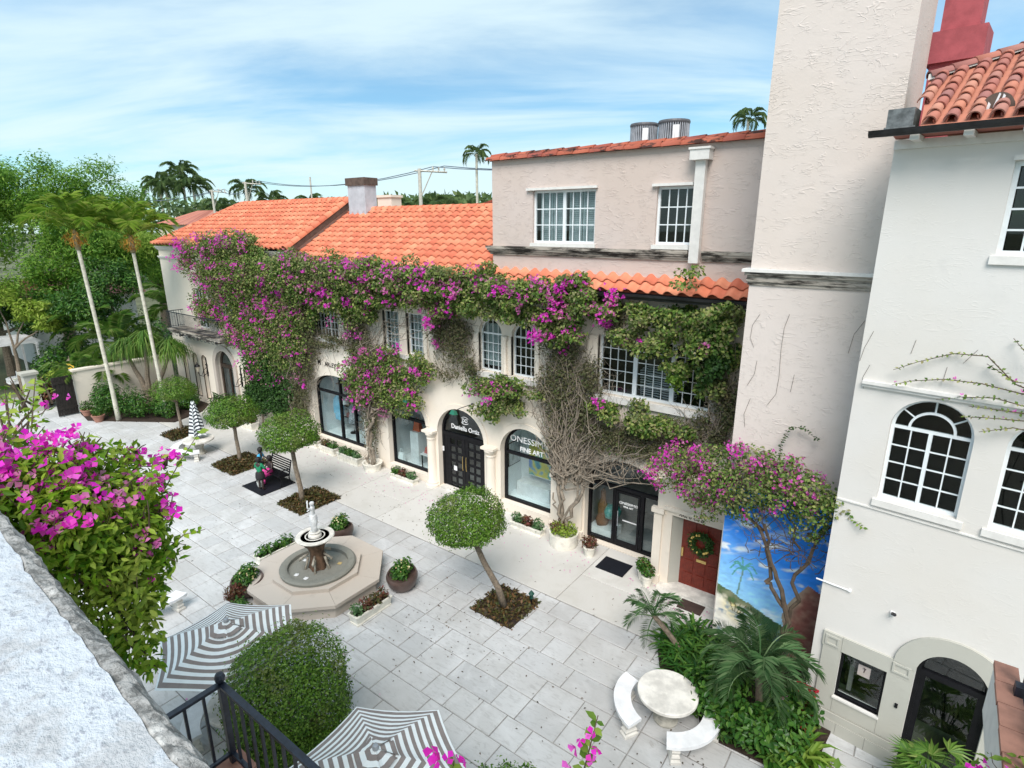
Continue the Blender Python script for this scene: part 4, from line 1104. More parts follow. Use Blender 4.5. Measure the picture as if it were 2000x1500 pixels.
# ---------------------------------------------------------------- the mural on the tower foot
def vnoise(u, v, s, seed):
    rg = np.random.default_rng(seed); gsz = 64; gr = rg.random((gsz, gsz))
    x, y = u * s, v * s; xi, yi = np.floor(x).astype(int), np.floor(y).astype(int); fx, fy = x - xi, y - yi
    fx = fx * fx * (3 - 2 * fx); fy = fy * fy * (3 - 2 * fy)
    g = lambda a, b_: gr[a % gsz, b_ % gsz]
    return (g(xi, yi) * (1 - fx) + g(xi + 1, yi) * fx) * (1 - fy) + (g(xi, yi + 1) * (1 - fx) + g(xi + 1, yi + 1) * fx) * fy
def fbm(u, v, s, seed): return sum(vnoise(u, v, s * 2 ** i, seed + i) / 2 ** (i + 1) for i in range(4))
NX, NZ = 110, 190
xs_ = np.linspace(-3.43, -1.11, NX); zs_ = np.linspace(0.05, 4.35, NZ)
XX, ZZ = np.meshgrid(xs_, zs_, indexing='ij')
n_ = fbm(XX + 9, ZZ + 3, 1.1, 5); n_f = fbm(XX + 9, ZZ + 3, 5, 9); st = fbm((XX + 9) * .6 + ZZ * .5, (ZZ + 2) * 2.6 - XX, 1.6, 21)
def lerp(a, b_, t): return a + (b_ - a) * np.clip(t, 0, 1)[..., None]
C = lambda *c: np.array(c)[None, None, :] * np.ones((NX, NZ, 1))
tt = np.clip((ZZ - 1.2) / 2.2 + (XX + 3.4) * .22, 0, 1)
col = lerp(C(.42, .80, 1.0), C(.03, .27, .98), tt)
col = lerp(col, C(.72, .84, .92), (st - .58) * 7 * np.clip(1.25 - (ZZ - 1.6) / 2.2, 0, 1))
col = lerp(col, C(.80, .86, .92), (fbm(XX + 2, ZZ * 2.2, 2.2, 33) - .60) * 9 * (ZZ > 1.9))
hill = 1.62 - .36 * (XX + 3.43) + .14 * (n_f - .5)
below = ZZ < hill
land = lerp(C(.08, .14, .06), C(.30, .30, .20), (n_f - .3) * 2.2)
dz = hill - ZZ
sand = lerp(C(.82, .80, .74), C(.85, .72, .34), np.exp(-((XX + 2.95) / .28) ** 2 - ((dz - .42) / .28) ** 2) * 1.2)
sand = lerp(sand, C(.24, .33, .42), (fbm(XX + 5, ZZ + 8, 3.5, 41) - .52) * 6)
land = lerp(land, sand, (dz - .2) / .12 + (n_f - .5) * 2)
land = lerp(land, C(.035, .09, .04), (np.exp(-((XX + 2.05) / .35) ** 2) * 1.6 + n_f - 1.15) * 3)
land = lerp(land, C(.20, .30, .42), (fbm(XX + 1, ZZ * .5, 4, 51) - .56) * 7 * (ZZ < .9))
col = np.where(below[..., None], land, col)
rock = (XX > -1.80 + .10 * np.sin(ZZ * 3) + .30 * np.clip(ZZ - 1.3, 0, 3)) & (ZZ < 2.35 + .2 * (n_ - .5) - .25 * np.abs(XX + 1.5))
rk = lerp(C(.22, .085, .07), C(.38, .23, .17), (n_f - .35) * 2.4)
rk = lerp(rk, C(.38, .33, .24), np.clip(1 - (XX + 1.83 - .30 * np.clip(ZZ - 1.3, 0, 3)) / .22, 0, 1) * .8)
col = np.where(rock[..., None], rk, col)
def stroke(x0, z0, x1, z1, wd, c, bend=0):
    global col
    t = np.linspace(0, 1, 24)
    for q in t:
        cx = x0 + (x1 - x0) * q; cz = z0 + (z1 - z0) * q + bend * sin(pi * q)
        m_ = ((XX - cx) / wd) ** 2 + ((ZZ - cz) / wd) ** 2 < 1
        col = np.where(m_[..., None], C(*c), col)
stroke(-2.93, 1.5, -2.86, 2.2, .022, (.16, .30, .28))
for dx, dz_, bd in ((-.3, -.06, .16), (-.22, .14, .1), (-.05, .32, .04), (.18, .24, .06), (.32, .02, .16), (.26, -.18, .14), (-.24, -.22, .12)): stroke(-2.86, 2.2, -2.86 + dx, 2.2 + dz_, .02, (.10, .36, .33), bd)
for k_ in range(5): stroke(-2.98 + .05 * k_, .95, -3.1 + .14 * k_, 1.24, .012, (.12, .10, .05))
col = col * (0.75 + .6 * fbm((XX + 9) * 1.2, (ZZ + 3) * 2.2, 6, 77)[..., None])
me = bpy.data.meshes.new('mural')
V = np.stack([XX, np.full_like(XX, 13.388), ZZ], -1).reshape(-1, 3)
idx = np.arange(NX * NZ).reshape(NX, NZ)
Fq = np.stack([idx[:-1, :-1], idx[1:, :-1], idx[1:, 1:], idx[:-1, 1:]], -1).reshape(-1, 4)
me.from_pydata((V - np.array([-2.27, 13.4, 0])).tolist(), [], Fq.tolist())
at_ = me.color_attributes.new('paint', 'FLOAT_COLOR', 'POINT')
at_.data.foreach_set('color', np.concatenate([np.clip(col, 0, 1), np.ones((NX, NZ, 1))], -1).astype(np.float32).ravel())
n = N('mural_paint'); a_ = n.new('ShaderNodeAttribute', attribute_name='paint')
me.materials.append(n.end(n.pbr(a_.outputs[0], .65, 0, .3, n.bump(n.noise(n.coord(), 14, 4), .3, .01))))
link('mural', me, tw, (-2.27, 13.4, 0))

# ================================================================== lettering and logo
def text(name, s, size, loc, mat, parent, ext=.004, align='CENTER', rot=(pi / 2, 0, 0), sx=1.0, space=1.0, shear=0, off=0.0):
    cu_ = bpy.data.curves.new(name, 'FONT'); cu_.body = s; cu_.size = size; cu_.extrude = ext; cu_.align_x = align; cu_.space_character = space; cu_.resolution_u = 3; cu_.shear = shear; cu_.offset = off
    ob = bpy.data.objects.new(name, cu_); COL.objects.link(ob)
    bpy.context.view_layer.update()
    me_ = bpy.data.meshes.new_from_object(ob.evaluated_get(bpy.context.evaluated_depsgraph_get()))
    bpy.data.objects.remove(ob)
    me_.materials.clear(); me_.materials.append(mat)
    o = link(name, me_, parent, loc, rot, (sx, 1, 1)); return o
ink = plain('black_letter_paint', (.02, .015, .015), .6); wht = plain('white_vinyl', (.85, .85, .85), .5, var=.03)
text('lettering', 'M', .40, (-22.98, F0 - .01, 4.12), ink, arc, sx=.85, off=.006); text('lettering', "ARLEY'S", .29, (-22.05, F0 - .01, 4.12), ink, arc, sx=.95, space=1.08, off=.006)
text('lettering', 'Daniella Ortiz', .27, (-14.19, YS + .05, 2.62), wht, ent, off=.004, sx=.95)
text('logo', 'DO', .22, (-14.19, YS + .05, 2.98), wht, ent, sx=.8, off=.003)
b = MB()
for s_ in (-1, 1): b.tube([(-14.19 + .2 * cos(t), YS + .05, 3.055 + s_ * .02 + s_ * .13 * abs(sin(t))) for t in [radians(30 + 12 * i) for i in range(11)]], .012, 5)
b.build('logo_ring', wht, ent)
text('lettering', 'ONESSIMO', .33, (-11.07, YS + .05, 2.78), wht, sf_4, sx=1.12); text('lettering', 'FINE ART', .25, (-11.0, YS + .05, 2.44), wht, sf_4, off=.005)
text('lettering', 'ONESSIMO', .12, (-7.12, YS + .045, 1.58), wht, sf_5, sx=1.15, off=.002); text('lettering', 'FINE ART', .085, (-7.12, YS + .045, 1.47), wht, sf_5, off=.002)
b = MB()
pts = [(-5.02, 2.42), (-4.97, 2.47), (-4.95, 2.41), (-4.9, 2.46), (-4.87, 2.41), (-4.84, 2.44), (-4.79, 2.41)]
b.tube([(x, 14.71, z) for x, z in pts], .011, 5); b.tube([(-4.7 + .03 * cos(t), 14.71, 2.45 + .04 * sin(t)) for t in np.linspace(0, 6.2, 9)], .009, 5); b.tube([(-4.6, 14.71, 2.5), (-4.58, 14.71, 2.41), (-4.5, 14.71, 2.44), (-4.46, 14.71, 2.41)], .009, 5); b.tube([(-4.36 + .03 * cos(t), 14.71, 2.44 + .045 * sin(t)) for t in np.linspace(0, 6.2, 9)], .009, 5)
b.build('handwritten_sign', ink, arc)

# ================================================================== shop goods seen through the glass
def single(name, mb, mat, label, cat, group=None, smooth=False):
    c = np.array(mb.v); base = (float((c[:, 0].min() + c[:, 0].max()) / 2), float((c[:, 1].min() + c[:, 1].max()) / 2), float(c[:, 2].min()))
    o = mb.build(name, mat, None, smooth, at=base); return tag(o, label, cat, group)
red_ = plain('red_leather', (.45, .06, .04), .5); orange_ = plain('orange_leather', (.72, .16, .07), .5); blueg = plain('light_blue_cloth', (.22, .55, .78), .7); tealg = plain('teal_glaze', (.04, .26, .24), .3); brownw = plain('brown_wood', (.22, .10, .05), .6, var=.3)
b = MB(); b.box(-17.75, -17.25, 16.25, 16.75, .27, 1.75); single('display_plinth', b, M['paintwhite'], 'white square plinth under the orange bag in the shop window', 'plinth')
def bag(c, wd, h, d, mat, label, handle=True):
    t = thing('handbag', label, 'handbag', c, 'handbags in the shop window'); b = MB()
    x, y, z = c
    b.add([(x - wd / 2, y - d / 2, z), (x + wd / 2, y - d / 2, z), (x + wd / 2, y + d / 2, z), (x - wd / 2, y + d / 2, z), (x - wd * .36, y - d * .25, z + h), (x + wd * .36, y - d * .25, z + h), (x + wd * .36, y + d * .25, z + h), (x - wd * .36, y + d * .25, z + h)], [(0, 3, 2, 1), (4, 5, 6, 7), (0, 1, 5, 4), (1, 2, 6, 5), (2, 3, 7, 6), (3, 0, 4, 7)])
    b.build('body', mat, t)
    if handle: MB().tube([(x - wd * .22, y, z + h), (x - wd * .18, y, z + h * 1.4), (x + wd * .18, y, z + h * 1.4), (x + wd * .22, y, z + h)], .012, 5).build('handle', mat, t)
bag((-17.5, 16.5, 1.75), .4, .42, .25, orange_, 'orange leather bag on the tall white plinth')
bag((-16.75, 16.35, .92), .34, .26, .2, red_, 'red bag lying on the low white display table')
bag((-16.4, 16.3, .92), .32, .30, .2, M['paintwhite'], 'white bag standing on the low white display table')
bag((-18.15, 16.05, .28), .34, .42, .18, M['shopwhite'], 'white paper carrier bag on the shop floor by the glass', True)
for i, (x, z, m_, l_) in enumerate(((-17.9, 2.9, M['black'], 'black bag on the top wall shelf'), (-17.2, 2.75, red_, 'red bag hung highest on the shop wall'), (-17.6, 2.3, plain('plum_leather', (.20, .03, .08), .5), 'plum bag in the middle of the shop wall'), (-16.9, 2.2, plain('navy_leather', (.03, .05, .14), .5), 'navy bag on the shop wall beside the plum one'), (-17.0, 1.75, plain('tan_leather', (.36, .18, .09), .5), 'tan bag lowest on the shop wall'))):
    bag((x, 17.1, z), .42, .28, .12, m_, l_)
t = thing('display_table', 'low white display table inside the handbag shop window', 'table', (-16.6, 16.35, .25)); MB().box(-17.0, -16.15, 16.1, 16.6, .86, .91).build('table_top', M['paintwhite'], t)
for x in (-16.97, -16.2):
    for y in (16.13, 16.55): MB().box(x, x + .04, y, y + .04, .25, .86).build('leg', M['black'], t)
# paintings and plinth in the art shop
def painting(name, x0, x1, z0, z1, y, axis, colors, label, seed):
    t = thing(name, label, 'painting', ((x0 + x1) / 2, y, z0)); b = MB()
    nx, nz = 26, 26; rg = np.random.default_rng(seed)
    u, v = np.meshgrid(np.linspace(0, 1, nx), np.linspace(0, 1, nz), indexing='ij')
    cc = fbm(u * 2 + 3, v * 2 + 5, 1.6, seed); c2 = fbm(u + 7, v + 1, 3, seed + 60)
    w8 = (cc - cc.min()) / (cc.max() - cc.min()) * (len(colors) - 1.001); i0 = np.floor(w8).astype(int); fr_ = (w8 - i0)[..., None]
    ca = np.array(colors); cl = ca[i0] * (1 - fr_) + ca[np.minimum(i0 + 1, len(colors) - 1)] * fr_; cl = cl * (.7 + .6 * c2[..., None])
    if axis == 'x': V = np.stack([x0 + (x1 - x0) * u, np.full_like(u, y), z0 + (z1 - z0) * v], -1)
    else: V = np.stack([np.full_like(u, x0), y + (x1 - x0) * u, z0 + (z1 - z0) * v], -1)
    me_ = bpy.data.meshes.new('canvas'); ii = np.arange(nx * nz).reshape(nx, nz)
    me_.from_pydata((V.reshape(-1, 3) - np.array(org(t))).tolist(), [], np.stack([ii[:-1, :-1], ii[1:, :-1], ii[1:, 1:], ii[:-1, 1:]], -1).reshape(-1, 4).tolist())
    at2 = me_.color_attributes.new('paint', 'FLOAT_COLOR', 'POINT'); at2.data.foreach_set('color', np.concatenate([np.clip(cl, 0, 1), np.ones((nx, nz, 1))], -1).astype(np.float32).ravel())
    me_.materials.append(bpy.data.materials['mural_paint'])
    link('canvas', me_, t, org(t))
    if axis == 'x': MB().box(x0 - .03, x1 + .03, y + .004, y + .05, z0 - .03, z1 + .03).build('frame', M['paintwhite'], t)
    else: MB().box(x0 - .05, x0 - .004, y - .03, y + (x1 - x0) + .03, z0 - .03, z1 + .03).build('frame', M['black'], t)
painting('painting', -11.85, -10.7, 1.05, 2.45, 16.95, 'x', [(.04, .20, .35), (.10, .45, .45), (.60, .55, .12), (.75, .62, .08), (.20, .40, .55), (.12, .22, .60)], 'bright yellow and teal abstract painting in the shop window', 3)
painting('painting', -12.36, -11.66, 1.45, 2.35, 16.35, 'y', [(.30, .32, .34), (.62, .64, .66), (.42, .45, .48), (.75, .76, .78)], 'grey seascape painting hung on the side wall of the shop window', 12)
b = MB(); b.box(-12.1, -10.6, 16.5, 17.0, .31, .85); single('display_plinth', b, M['paintwhite'], 'long low white plinth below the bright painting', 'plinth')
b = MB(); b.lathe([(.16, 0), (.2, .2), (.14, .4), (.17, .7), (.1, 1.0), (.12, 1.25), (.05, 1.35)], 12, (-8.25, 16.3, .35), wob=lambda a, z: 1 + .25 * sin(2 * a + z * 3)); single('wood_sculpture', b, brownw, 'brown carved wood sculpture behind the left glass of the gallery entrance', 'sculpture', smooth=True)
b = MB(); b.lathe([(.05, 0), (.26, .15), (.3, .35), (.22, .5), (.0, .56)], 14, (-7.95, 16.35, .62), wob=lambda a, z: 1 + .2 * sin(3 * a)); single('teal_sculpture', b, tealg, 'rounded teal sculpture beside the brown wood sculpture', 'sculpture', smooth=True)
b = MB(); b.box(-8.6, -7.7, 16.0, 16.7, .02, .34); single('display_plinth', b, M['paintwhite'], 'low white plinth under the gallery sculptures', 'plinth')
# chandelier
t = thing('chandelier', 'dark beaded chandelier hanging inside the gallery entrance', 'chandelier', (-7.75, 17.2, 2.2)); b = MB(); b.tube([(-7.75, 17.2, 2.75), (-7.75, 17.2, 3.4)], .012, 5)
for rr, z in ((.34, 2.72), (.36, 2.55), (.28, 2.38), (.16, 2.26)): b.tube([(-7.75 + rr * cos(a), 17.2 + rr * sin(a), z) for a in np.linspace(0, 2 * pi, 21)], .012, 5)
b.build('frame', M['black'], t)
b = MB()
for rr, z in ((.34, 2.68), (.36, 2.5), (.3, 2.36), (.18, 2.24)):
    for a in np.linspace(0, 2 * pi, 18): b.lathe([(0, -.03), (.028, 0), (0, .03)], 5, (-7.75 + rr * cos(a), 17.2 + rr * sin(a), z))
o = b.build('bead', M['paintwhite'], t); o['kind'] = 'stuff'
# clothes in the left shop
t = thing('hanging_shirt', 'light blue shirt hanging in the clothes shop window', 'shirt', (-23.2, 16.6, 1.0)); b = MB()
b.add([(-23.45, 16.55, 1.05), (-22.95, 16.55, 1.05), (-22.98, 16.5, 2.1), (-23.12, 16.52, 2.3), (-23.28, 16.52, 2.3), (-23.42, 16.5, 2.1), (-23.45, 16.68, 1.05), (-22.95, 16.68, 1.05), (-22.98, 16.72, 2.1), (-23.12, 16.7, 2.3), (-23.28, 16.7, 2.3), (-23.42, 16.72, 2.1)], [(0, 1, 2, 3, 4, 5), (11, 10, 9, 8, 7, 6), (0, 6, 7, 1), (1, 7, 8, 2), (2, 8, 9, 3), (4, 10, 11, 5), (5, 11, 6, 0), (3, 9, 10, 4)])
b.build('body', blueg, t)
for s_ in (-1, 1): MB().tube([(-23.2 + s_ * .2, 16.6, 2.16), (-23.2 + s_ * .3, 16.6, 1.8), (-23.2 + s_ * .32, 16.6, 1.35)], [.09, .075, .06], 8).build('sleeve', blueg, t)
def hat(c, mat, label):
    b = MB(); b.lathe([(.24, .0), (.25, .012), (.12, .025), (.115, .1), (.08, .13), (0, .135)], 18, c); single('hat', b, mat, label, 'hat', 'hats in the clothes shop', True)
hat((-22.55, 16.5, 2.05), M['paintwhite'], 'white brimmed hat in the clothes shop window'); hat((-23.0, 16.7, 2.95), brownw, 'tan brimmed hat on the high shelf of the clothes shop')
for i, (x, m_, l_) in enumerate(((-22.5, plain('floral_grey_cloth', (.4, .42, .46), .8, var=.6, scale=14), 'grey patterned dress on a form in the clothes shop'), (-21.45, plain('white_print_cloth', (.55, .52, .5), .8, var=.6, scale=18), 'pale patterned dress on a form behind the shop door'), (-20.5, plain('rose_cloth', (.45, .12, .25), .8, var=.4, scale=9), 'rose coloured dress on a form at the right of the clothes shop'))):
    t = thing('dress_form', l_, 'mannequin', (x, 16.9, .42), 'dress forms in the clothes shop'); b = MB()
    b.lathe([(.26, .55), (.2, .9), (.15, 1.05), (.19, 1.3), (.16, 1.45), (.06, 1.52), (.05, 1.6)], 14, (x, 16.9, .42)); o = b.build('dress', m_, t, True)
    b = MB(); b.tube([(x, 16.9, .42), (x, 16.9, 1.1)], .02, 6); b.lathe([(.2, 0), (.2, .03), (.03, .05)], 14, (x, 16.9, .42)); b.build('stand', M['black'], t)
sh_ = thing('wall_shelf', 'dark shelves with folded clothes at the back of the clothes shop', 'shelf', (-22, 17.4, .5))
for z in (.9, 1.5, 2.1, 2.7):
    MB().box(-23.7, -22.2, 17.25, 17.55, z, z + .04).build('board', M['black'], sh_)
for i, (cn, cc) in enumerate((('red', (.5, .06, .05)), ('navy', (.04, .06, .2)), ('white', (.75, .75, .72)), ('tan', (.45, .3, .16)), ('pink', (.65, .25, .35)), ('grey', (.3, .3, .32)), ('green', (.08, .28, .12)), ('sky blue', (.25, .5, .7)), ('black', (.02, .02, .02)))):
    x = -23.55 + (i % 3) * .45; z = (.94, 1.54, 2.14)[i // 3]; b = MB()
    for k in range(4): b.box(x + .01 * (k % 2), x + .3 - .012 * (k % 3), 17.28, 17.5, z + k * .055, z + k * .055 + .05)
    single('folded_clothes', b, plain(cn + '_cloth', cc, .9), 'pile of folded %s clothes on the %s board of the dark shop shelves' % (cn, ('lowest', 'second', 'third')[i // 3]), 'clothes', 'folded clothes on the shelves')
# ================================================================== roof plant, lamps, small fixings
for i, (x, y) in enumerate(((-8.27, 18.0), (-7.3, 18.0))):
    t = thing('air_conditioner', ('left' if i == 0 else 'right') + ' grey ribbed air conditioning unit on the flat roof', 'air conditioner', (x, y, 12.3), 'air conditioners on the roof')
    b = MB()
    n = 40
    for k in range(n):
        a = 2 * pi * k / n; r0 = .40 if i == 0 else .44
        b.tube([(x + r0 * cos(a), y + r0 * sin(a), 12.42), (x + r0 * cos(a), y + r0 * sin(a), 13.40)], .022, 4, False)
    b.build('louvre', M['steel'], t)['kind'] = 'stuff'
    b = MB(); b.lathe([(r0 - .03, .1), (r0 - .03, 1.1)], 24, (x, y, 12.3)); b.build('body', plain('dark_coil', (.05, .05, .055), .6), t)
    b = MB(); b.lathe([(r0 + .03, 1.08), (r0 + .04, 1.12), (r0 + .02, 1.17), (.2, 1.2), (.0, 1.2)], 24, (x, y, 12.3)); b.build('lid', plain('dark_grey_lid', (.09, .09, .10), .5), t)
    b = MB(); b.box(x - .45, x + .45, y - .45, y + .45, 12.3, 12.41); b.build('base', M['steel'], t)
    b = MB(); a = radians(-60)
    b.face([(x + (r0 + .026) * cos(q), y + (r0 + .026) * sin(q), z) for q, z in ((a - .2, 12.7), (a + .2, 12.7), (a + .2, 13.3), (a - .2, 13.3))]); b.build('label_plate', M['paintwhite'], t)

def sconce(x, z, lantern, label):
    t = thing('wall_lantern', label, 'lantern', (x, F0, z), 'wall lanterns by the arched door'); y = F0 - .04
    b = MB(); b.prism([(x - .05, z - .45), (x + .05, z - .45), (x + .03, z + .55), (x, z + .7), (x - .03, z + .55)], F0 - .05, F0); b.cbox((x, y, z + .25), (.2, .05, .06)); b.cbox((x, y, z - .2), (.2, .05, .06)); b.build('back_plate', M['black'], t)
    b = MB(); b.tube([(x, y, z - .25), (x - .02, y - .25, z - .4), (x - .04, y - .45, z - .3), (x - .05, y - .5, z - .1)], .022, 6); b.tube([(x, y, z + .1), (x - .02, y - .2, z - .05), (x - .03, y - .3, z - .3)], .016, 6); b.build('bracket', M['black'], t)
    if lantern:
        b = MB(); c = (x - .05, y - .5, z - .1)
        b.lathe([(.05, 0), (.13, .32), (.13, .33), (.0, .5)], 6, c); b.build('shade', plain('old_lantern_glass', (.42, .38, .3), .4), t)
        b = MB(); b.lathe([(.14, .32), (.15, .35), (.06, .5), (.02, .52), (.02, .6), (.0, .62)], 6, c); b.build('lantern_cap', M['black'], t)
sconce(-34.2, 2.25, True, 'black scrolled wall lantern with a pale shade left of the arched door')
sconce(-30.35, 2.25, False, 'black scrolled wall bracket right of the arched door')
def flood(x, z, dx, label):
    t = thing('floodlight', label, 'floodlight', (x, F0, z), 'green floodlights over the shop fronts')
    b = MB(); b.lathe([(.05, 0), (.05, .03)], 10, (x, F0 - .03, z)); b.tube([(x, F0 - .02, z), (x + dx, F0 - .35, z - .12), (x + dx * 1.4, F0 - .55, z - .2)], .014, 6); b.build('arm', M['black'], t)
    b = MB(); cx, cy2, cz = x + dx * 1.5, F0 - .6, z - .26
    b.add([(cx - .13, cy2 - .1, cz - .06), (cx + .13, cy2 - .1, cz - .06), (cx + .13, cy2 + .1, cz - .1), (cx - .13, cy2 + .1, cz - .1), (cx - .07, cy2 - .04, cz + .1), (cx + .07, cy2 - .04, cz + .1), (cx + .07, cy2 + .08, cz + .06), (cx - .07, cy2 + .08, cz + .06)], [(0, 3, 2, 1), (4, 5, 6, 7), (0, 1, 5, 4), (1, 2, 6, 5), (2, 3, 7, 6), (3, 0, 4, 7)])
    b.build('head', plain('green_enamel', (.02, .16, .10), .4), t)
flood(-16.2, 3.95, -.2, 'green floodlight on the wall left of the black double door'); flood(-13.5, 3.95, -.3, 'green floodlight above the black double door')
t = thing('security_camera', 'small black and white camera on the white wall above the stone doorway', 'camera', rbw(.95, 0, 3.25)); p = rbw(.95, -.03, 3.28); q = rbw(1.0, -.2, 3.38)
MB().tube([p, q], .035, 8).build('housing', M['black'], t); MB().cbox(p, (.07, .07, .07)).build('mount', M['paintwhite'], t)

# ================================================================== utility poles, wires, distant houses
def pole(x, y, h, arm, label, r=.16):
    t = thing('utility_pole', label, 'utility pole', (x, y, 0), 'concrete utility poles'); b = MB(); b.tube([(x, y, 0), (x, y, h)], [r * 1.3, r], 8); b.build('shaft', M['pole'], t)
    if arm:
        dx, dy = arm; L = 3.4
        b = MB(); e = Vector((x + dx * L, y + dy * L, h - .45)); b.tube([(x - dx * .6, y - dy * .6, h - .15), e], .08, 4); b.tube([(x, y, h - 2.6), (x + dx * 1.6, y + dy * 1.6, h - .3)], .05, 5); b.build('crossarm', M['pole'], t)
        for k in (1.7, 2.4, 3.1):
            b = MB(); b.lathe([(.05, 0), (.09, .1), (.05, .2), (.09, .3), (.05, .45), (0, .5)], 8, (x + dx * k, y + dy * k, h - .15 - k * .09 - .05)); b.build('insulator', M['pole'], t)
    return t
A = (.9, .12)
pole(-40.5, 40, 15.4, A, 'pale concrete utility pole with a side arm beyond the roof ridge')
pole(-76, 43, 15.9, A, 'tallest of the two paired concrete utility poles beside the far palms'); pole(-85, 43, 15.2, A, 'left of the two paired concrete utility poles beside the far palms')
pole(-66, 46, 16.2, None, 'thin plain pole standing alone behind the tiled roof', .1)
def wire(pts, label):
    b = MB()
    for a, c in zip(pts, pts[1:]):
        a, c = Vector(a), Vector(c); b.tube([a.lerp(c, i / 10) - Vector((0, 0, 1.1 * (1 - (2 * i / 10 - 1) ** 2))) for i in range(11)], .035, 4)
    single('power_line', b, M['wire'], label, 'wire', 'power lines')
for k in (1.7, 3.1): wire([(-125, 44.2, 15.2 + .1 * k), (-85 + A[0] * k, 43 + A[1] * k, 15.2), (-76 + A[0] * k, 43 + A[1] * k, 15.9), (-40.5 + A[0] * k, 40 + A[1] * k, 15.5), (-5, 37, 15.6)], 'thin power line strung across the sky between the concrete poles' if k < 2 else 'second thin power line strung between the concrete poles')
def house(x0, x1, y0, y1, h, rise, label, wallm, tm, gable=False):
    t = thing('distant_house', label, 'house', ((x0 + x1) / 2, (y0 + y1) / 2, 0)); b = MB(); b.box(x0, x1, y0, y1, 0, h); b.build('wall', wallm, t)
    o = .7; ym = (y0 + y1) / 2; b = MB()
    k = 0 if gable else (y1 - y0) / 2
    n = 26
    # corrugated slopes so that the tile courses show
    def slope(ya, yb, za, zb):
        for i in range(n * 2):
            u0, u1 = i / (2 * n), (i + 1) / (2 * n)
            xa0, xa1 = x0 - o + (x1 - x0 + 2 * o) * u0, x0 - o + (x1 - x0 + 2 * o) * u1
            xb0, xb1 = x0 - o + k + (x1 - x0 + 2 * o - 2 * k) * u0, x0 - o + k + (x1 - x0 + 2 * o - 2 * k) * u1
            e0, e1 = (.12 if i % 2 else 0), (0 if i % 2 else .12)
            b.face([(xa0, ya, za + e0), (xa1, ya, za + e1), (xb1, yb, zb + e1), (xb0, yb, zb + e0)])
    slope(y0 - o, ym, h, h + rise); slope(y1 + o, ym, h, h + rise)
    for s_, xx in ((1, x0 - o), (-1, x1 + o)): b.face([(xx, y0 - o, h), (xx, y1 + o, h), (xx + s_ * k, ym, h + rise)])
    b.build('roof', tm, t)
    return t
house(-111, -97, 46, 56, 10.4, 2.3, 'low house with a faded red tiled roof behind the left palms', M['cream'], M['mixtile'])
house(-46, -36, 48, 60, 10.6, 3.0, 'far house with a weathered red tiled roof right of the utility pole', M['pink'], M['oldtile'])
house(-62, -48, 62, 72, 10.0, 2.4, 'farthest low house with a dark red roof behind the cream chimney', M['cream'], M['oldtile'])
house(-64, -55, 12.5, 20, 5.0, 1.6, 'white house with a pale red roof glimpsed through the trees', M['whitetrim'], M['mixtile'])

# ================================================================== restaurant corner beyond the gate
b = MB(); b.box(-39.2, -38.9, 10.3, F0, 0, 2.45); b.box(-39.27, -38.83, 10.25, F0, 2.45, 2.55); single('garden_wall', b, M['cream'], 'cream garden wall joining the arcade building beside the dark gate', 'wall')
t = thing('garden_gate', 'dark wooden gate leaf standing open beside the cream garden wall', 'gate', (-38.85, 9.9, 0)); b = MB(); gw = plain('blackened_gate_wood', (.02, .016, .014), .6, var=.4)
for i in range(7):
    MB().box(-38.9, -38.82, 9.25 + i * .14, 9.25 + i * .14 + .12, .05, 2.3).build('board', gw, t)
for z in (.4, 1.9): MB().box(-38.82, -38.78, 9.25, 10.22, z, z + .14).build('rail', gw, t)
t = thing('gate_pier', 'stone gate pier carrying the amber lantern', 'pier', (-41.5, 8.9, 0)); MB().box(-41.8, -41.2, 8.6, 9.2, 0, 2.2).build('shaft', M['greystone'], t); MB().box(-41.9, -41.1, 8.5, 9.3, 2.2, 2.35).build('cap', M['greystone'], t)
t = thing('garden_lantern', 'amber glass lantern glowing on the gate pier', 'lantern', (-41.6, 11.0, 2.1)); c = (-41.6, 11.0, 2.1)
b = MB(); b.tube([(-41.6, 11.0, 0), (-41.6, 11.0, 2.1)], .04, 6); b.build('post', M['black'], t)
n = N('lit_amber_glass'); em = n.new('ShaderNodeEmission'); em.inputs[0].default_value = (1, .62, .10, 1); em.inputs[1].default_value = .9
lm = n.end(em.outputs[0])
b = MB(); b.lathe([(.14, 0), (.2, .36)], 6, c); b.build('glass', lm, t)
b = MB(); b.lathe([(.24, .36), (.2, .42), (.08, .6), (.03, .62), (.03, .75), (0, .78)], 6, c); b.build('lantern_cap', M['bark'], t)
b = MB()
t = thing('pergola', 'white slatted pergola over the restaurant at the far left', 'pergola', (-49, 9.5, 0))
for i in range(12): MB().box(-51 + i * .33, -50.9 + i * .33, 6.5, 11.2, 3.05, 3.2).build('slat', M['paintwhite'], t)
for y in (7.0, 10.9): MB().box(-51.2, -47.1, y, y + .12, 2.9, 3.05).build('beam', M['paintwhite'], t)
for x in (-51, -47.4):
    for y in (7.0, 10.9): MB().box(x, x + .12, y, y + .12, 0, 2.9).build('post', M['paintwhite'], t)
t = thing('dining_table', 'small dining table under a white cloth at the far left', 'table', (-48.2, 9.7, 0)); b = MB()
b.lathe([(.56, .45), (.54, .6), (.55, .78), (.5, .8), (0, .8)], 22, (-48.2, 9.7, 0), wob=lambda a, z: 1 + (.06 * sin(8 * a) if z < .7 else 0)); b.build('tablecloth', M['paintwhite'], t); MB().tube([(-48.2, 9.7, 0), (-48.2, 9.7, .78)], .05, 8).build('pedestal', M['black'], t)
b = MB(); b.prism([(-48.32, .8), (-48.05, .8), (-48.08, 1.2), (-48.28, 1.2)], 9.75, 9.78); single('menu_card', b, M['paintwhite'], 'upright white menu card on the dining table', 'menu')

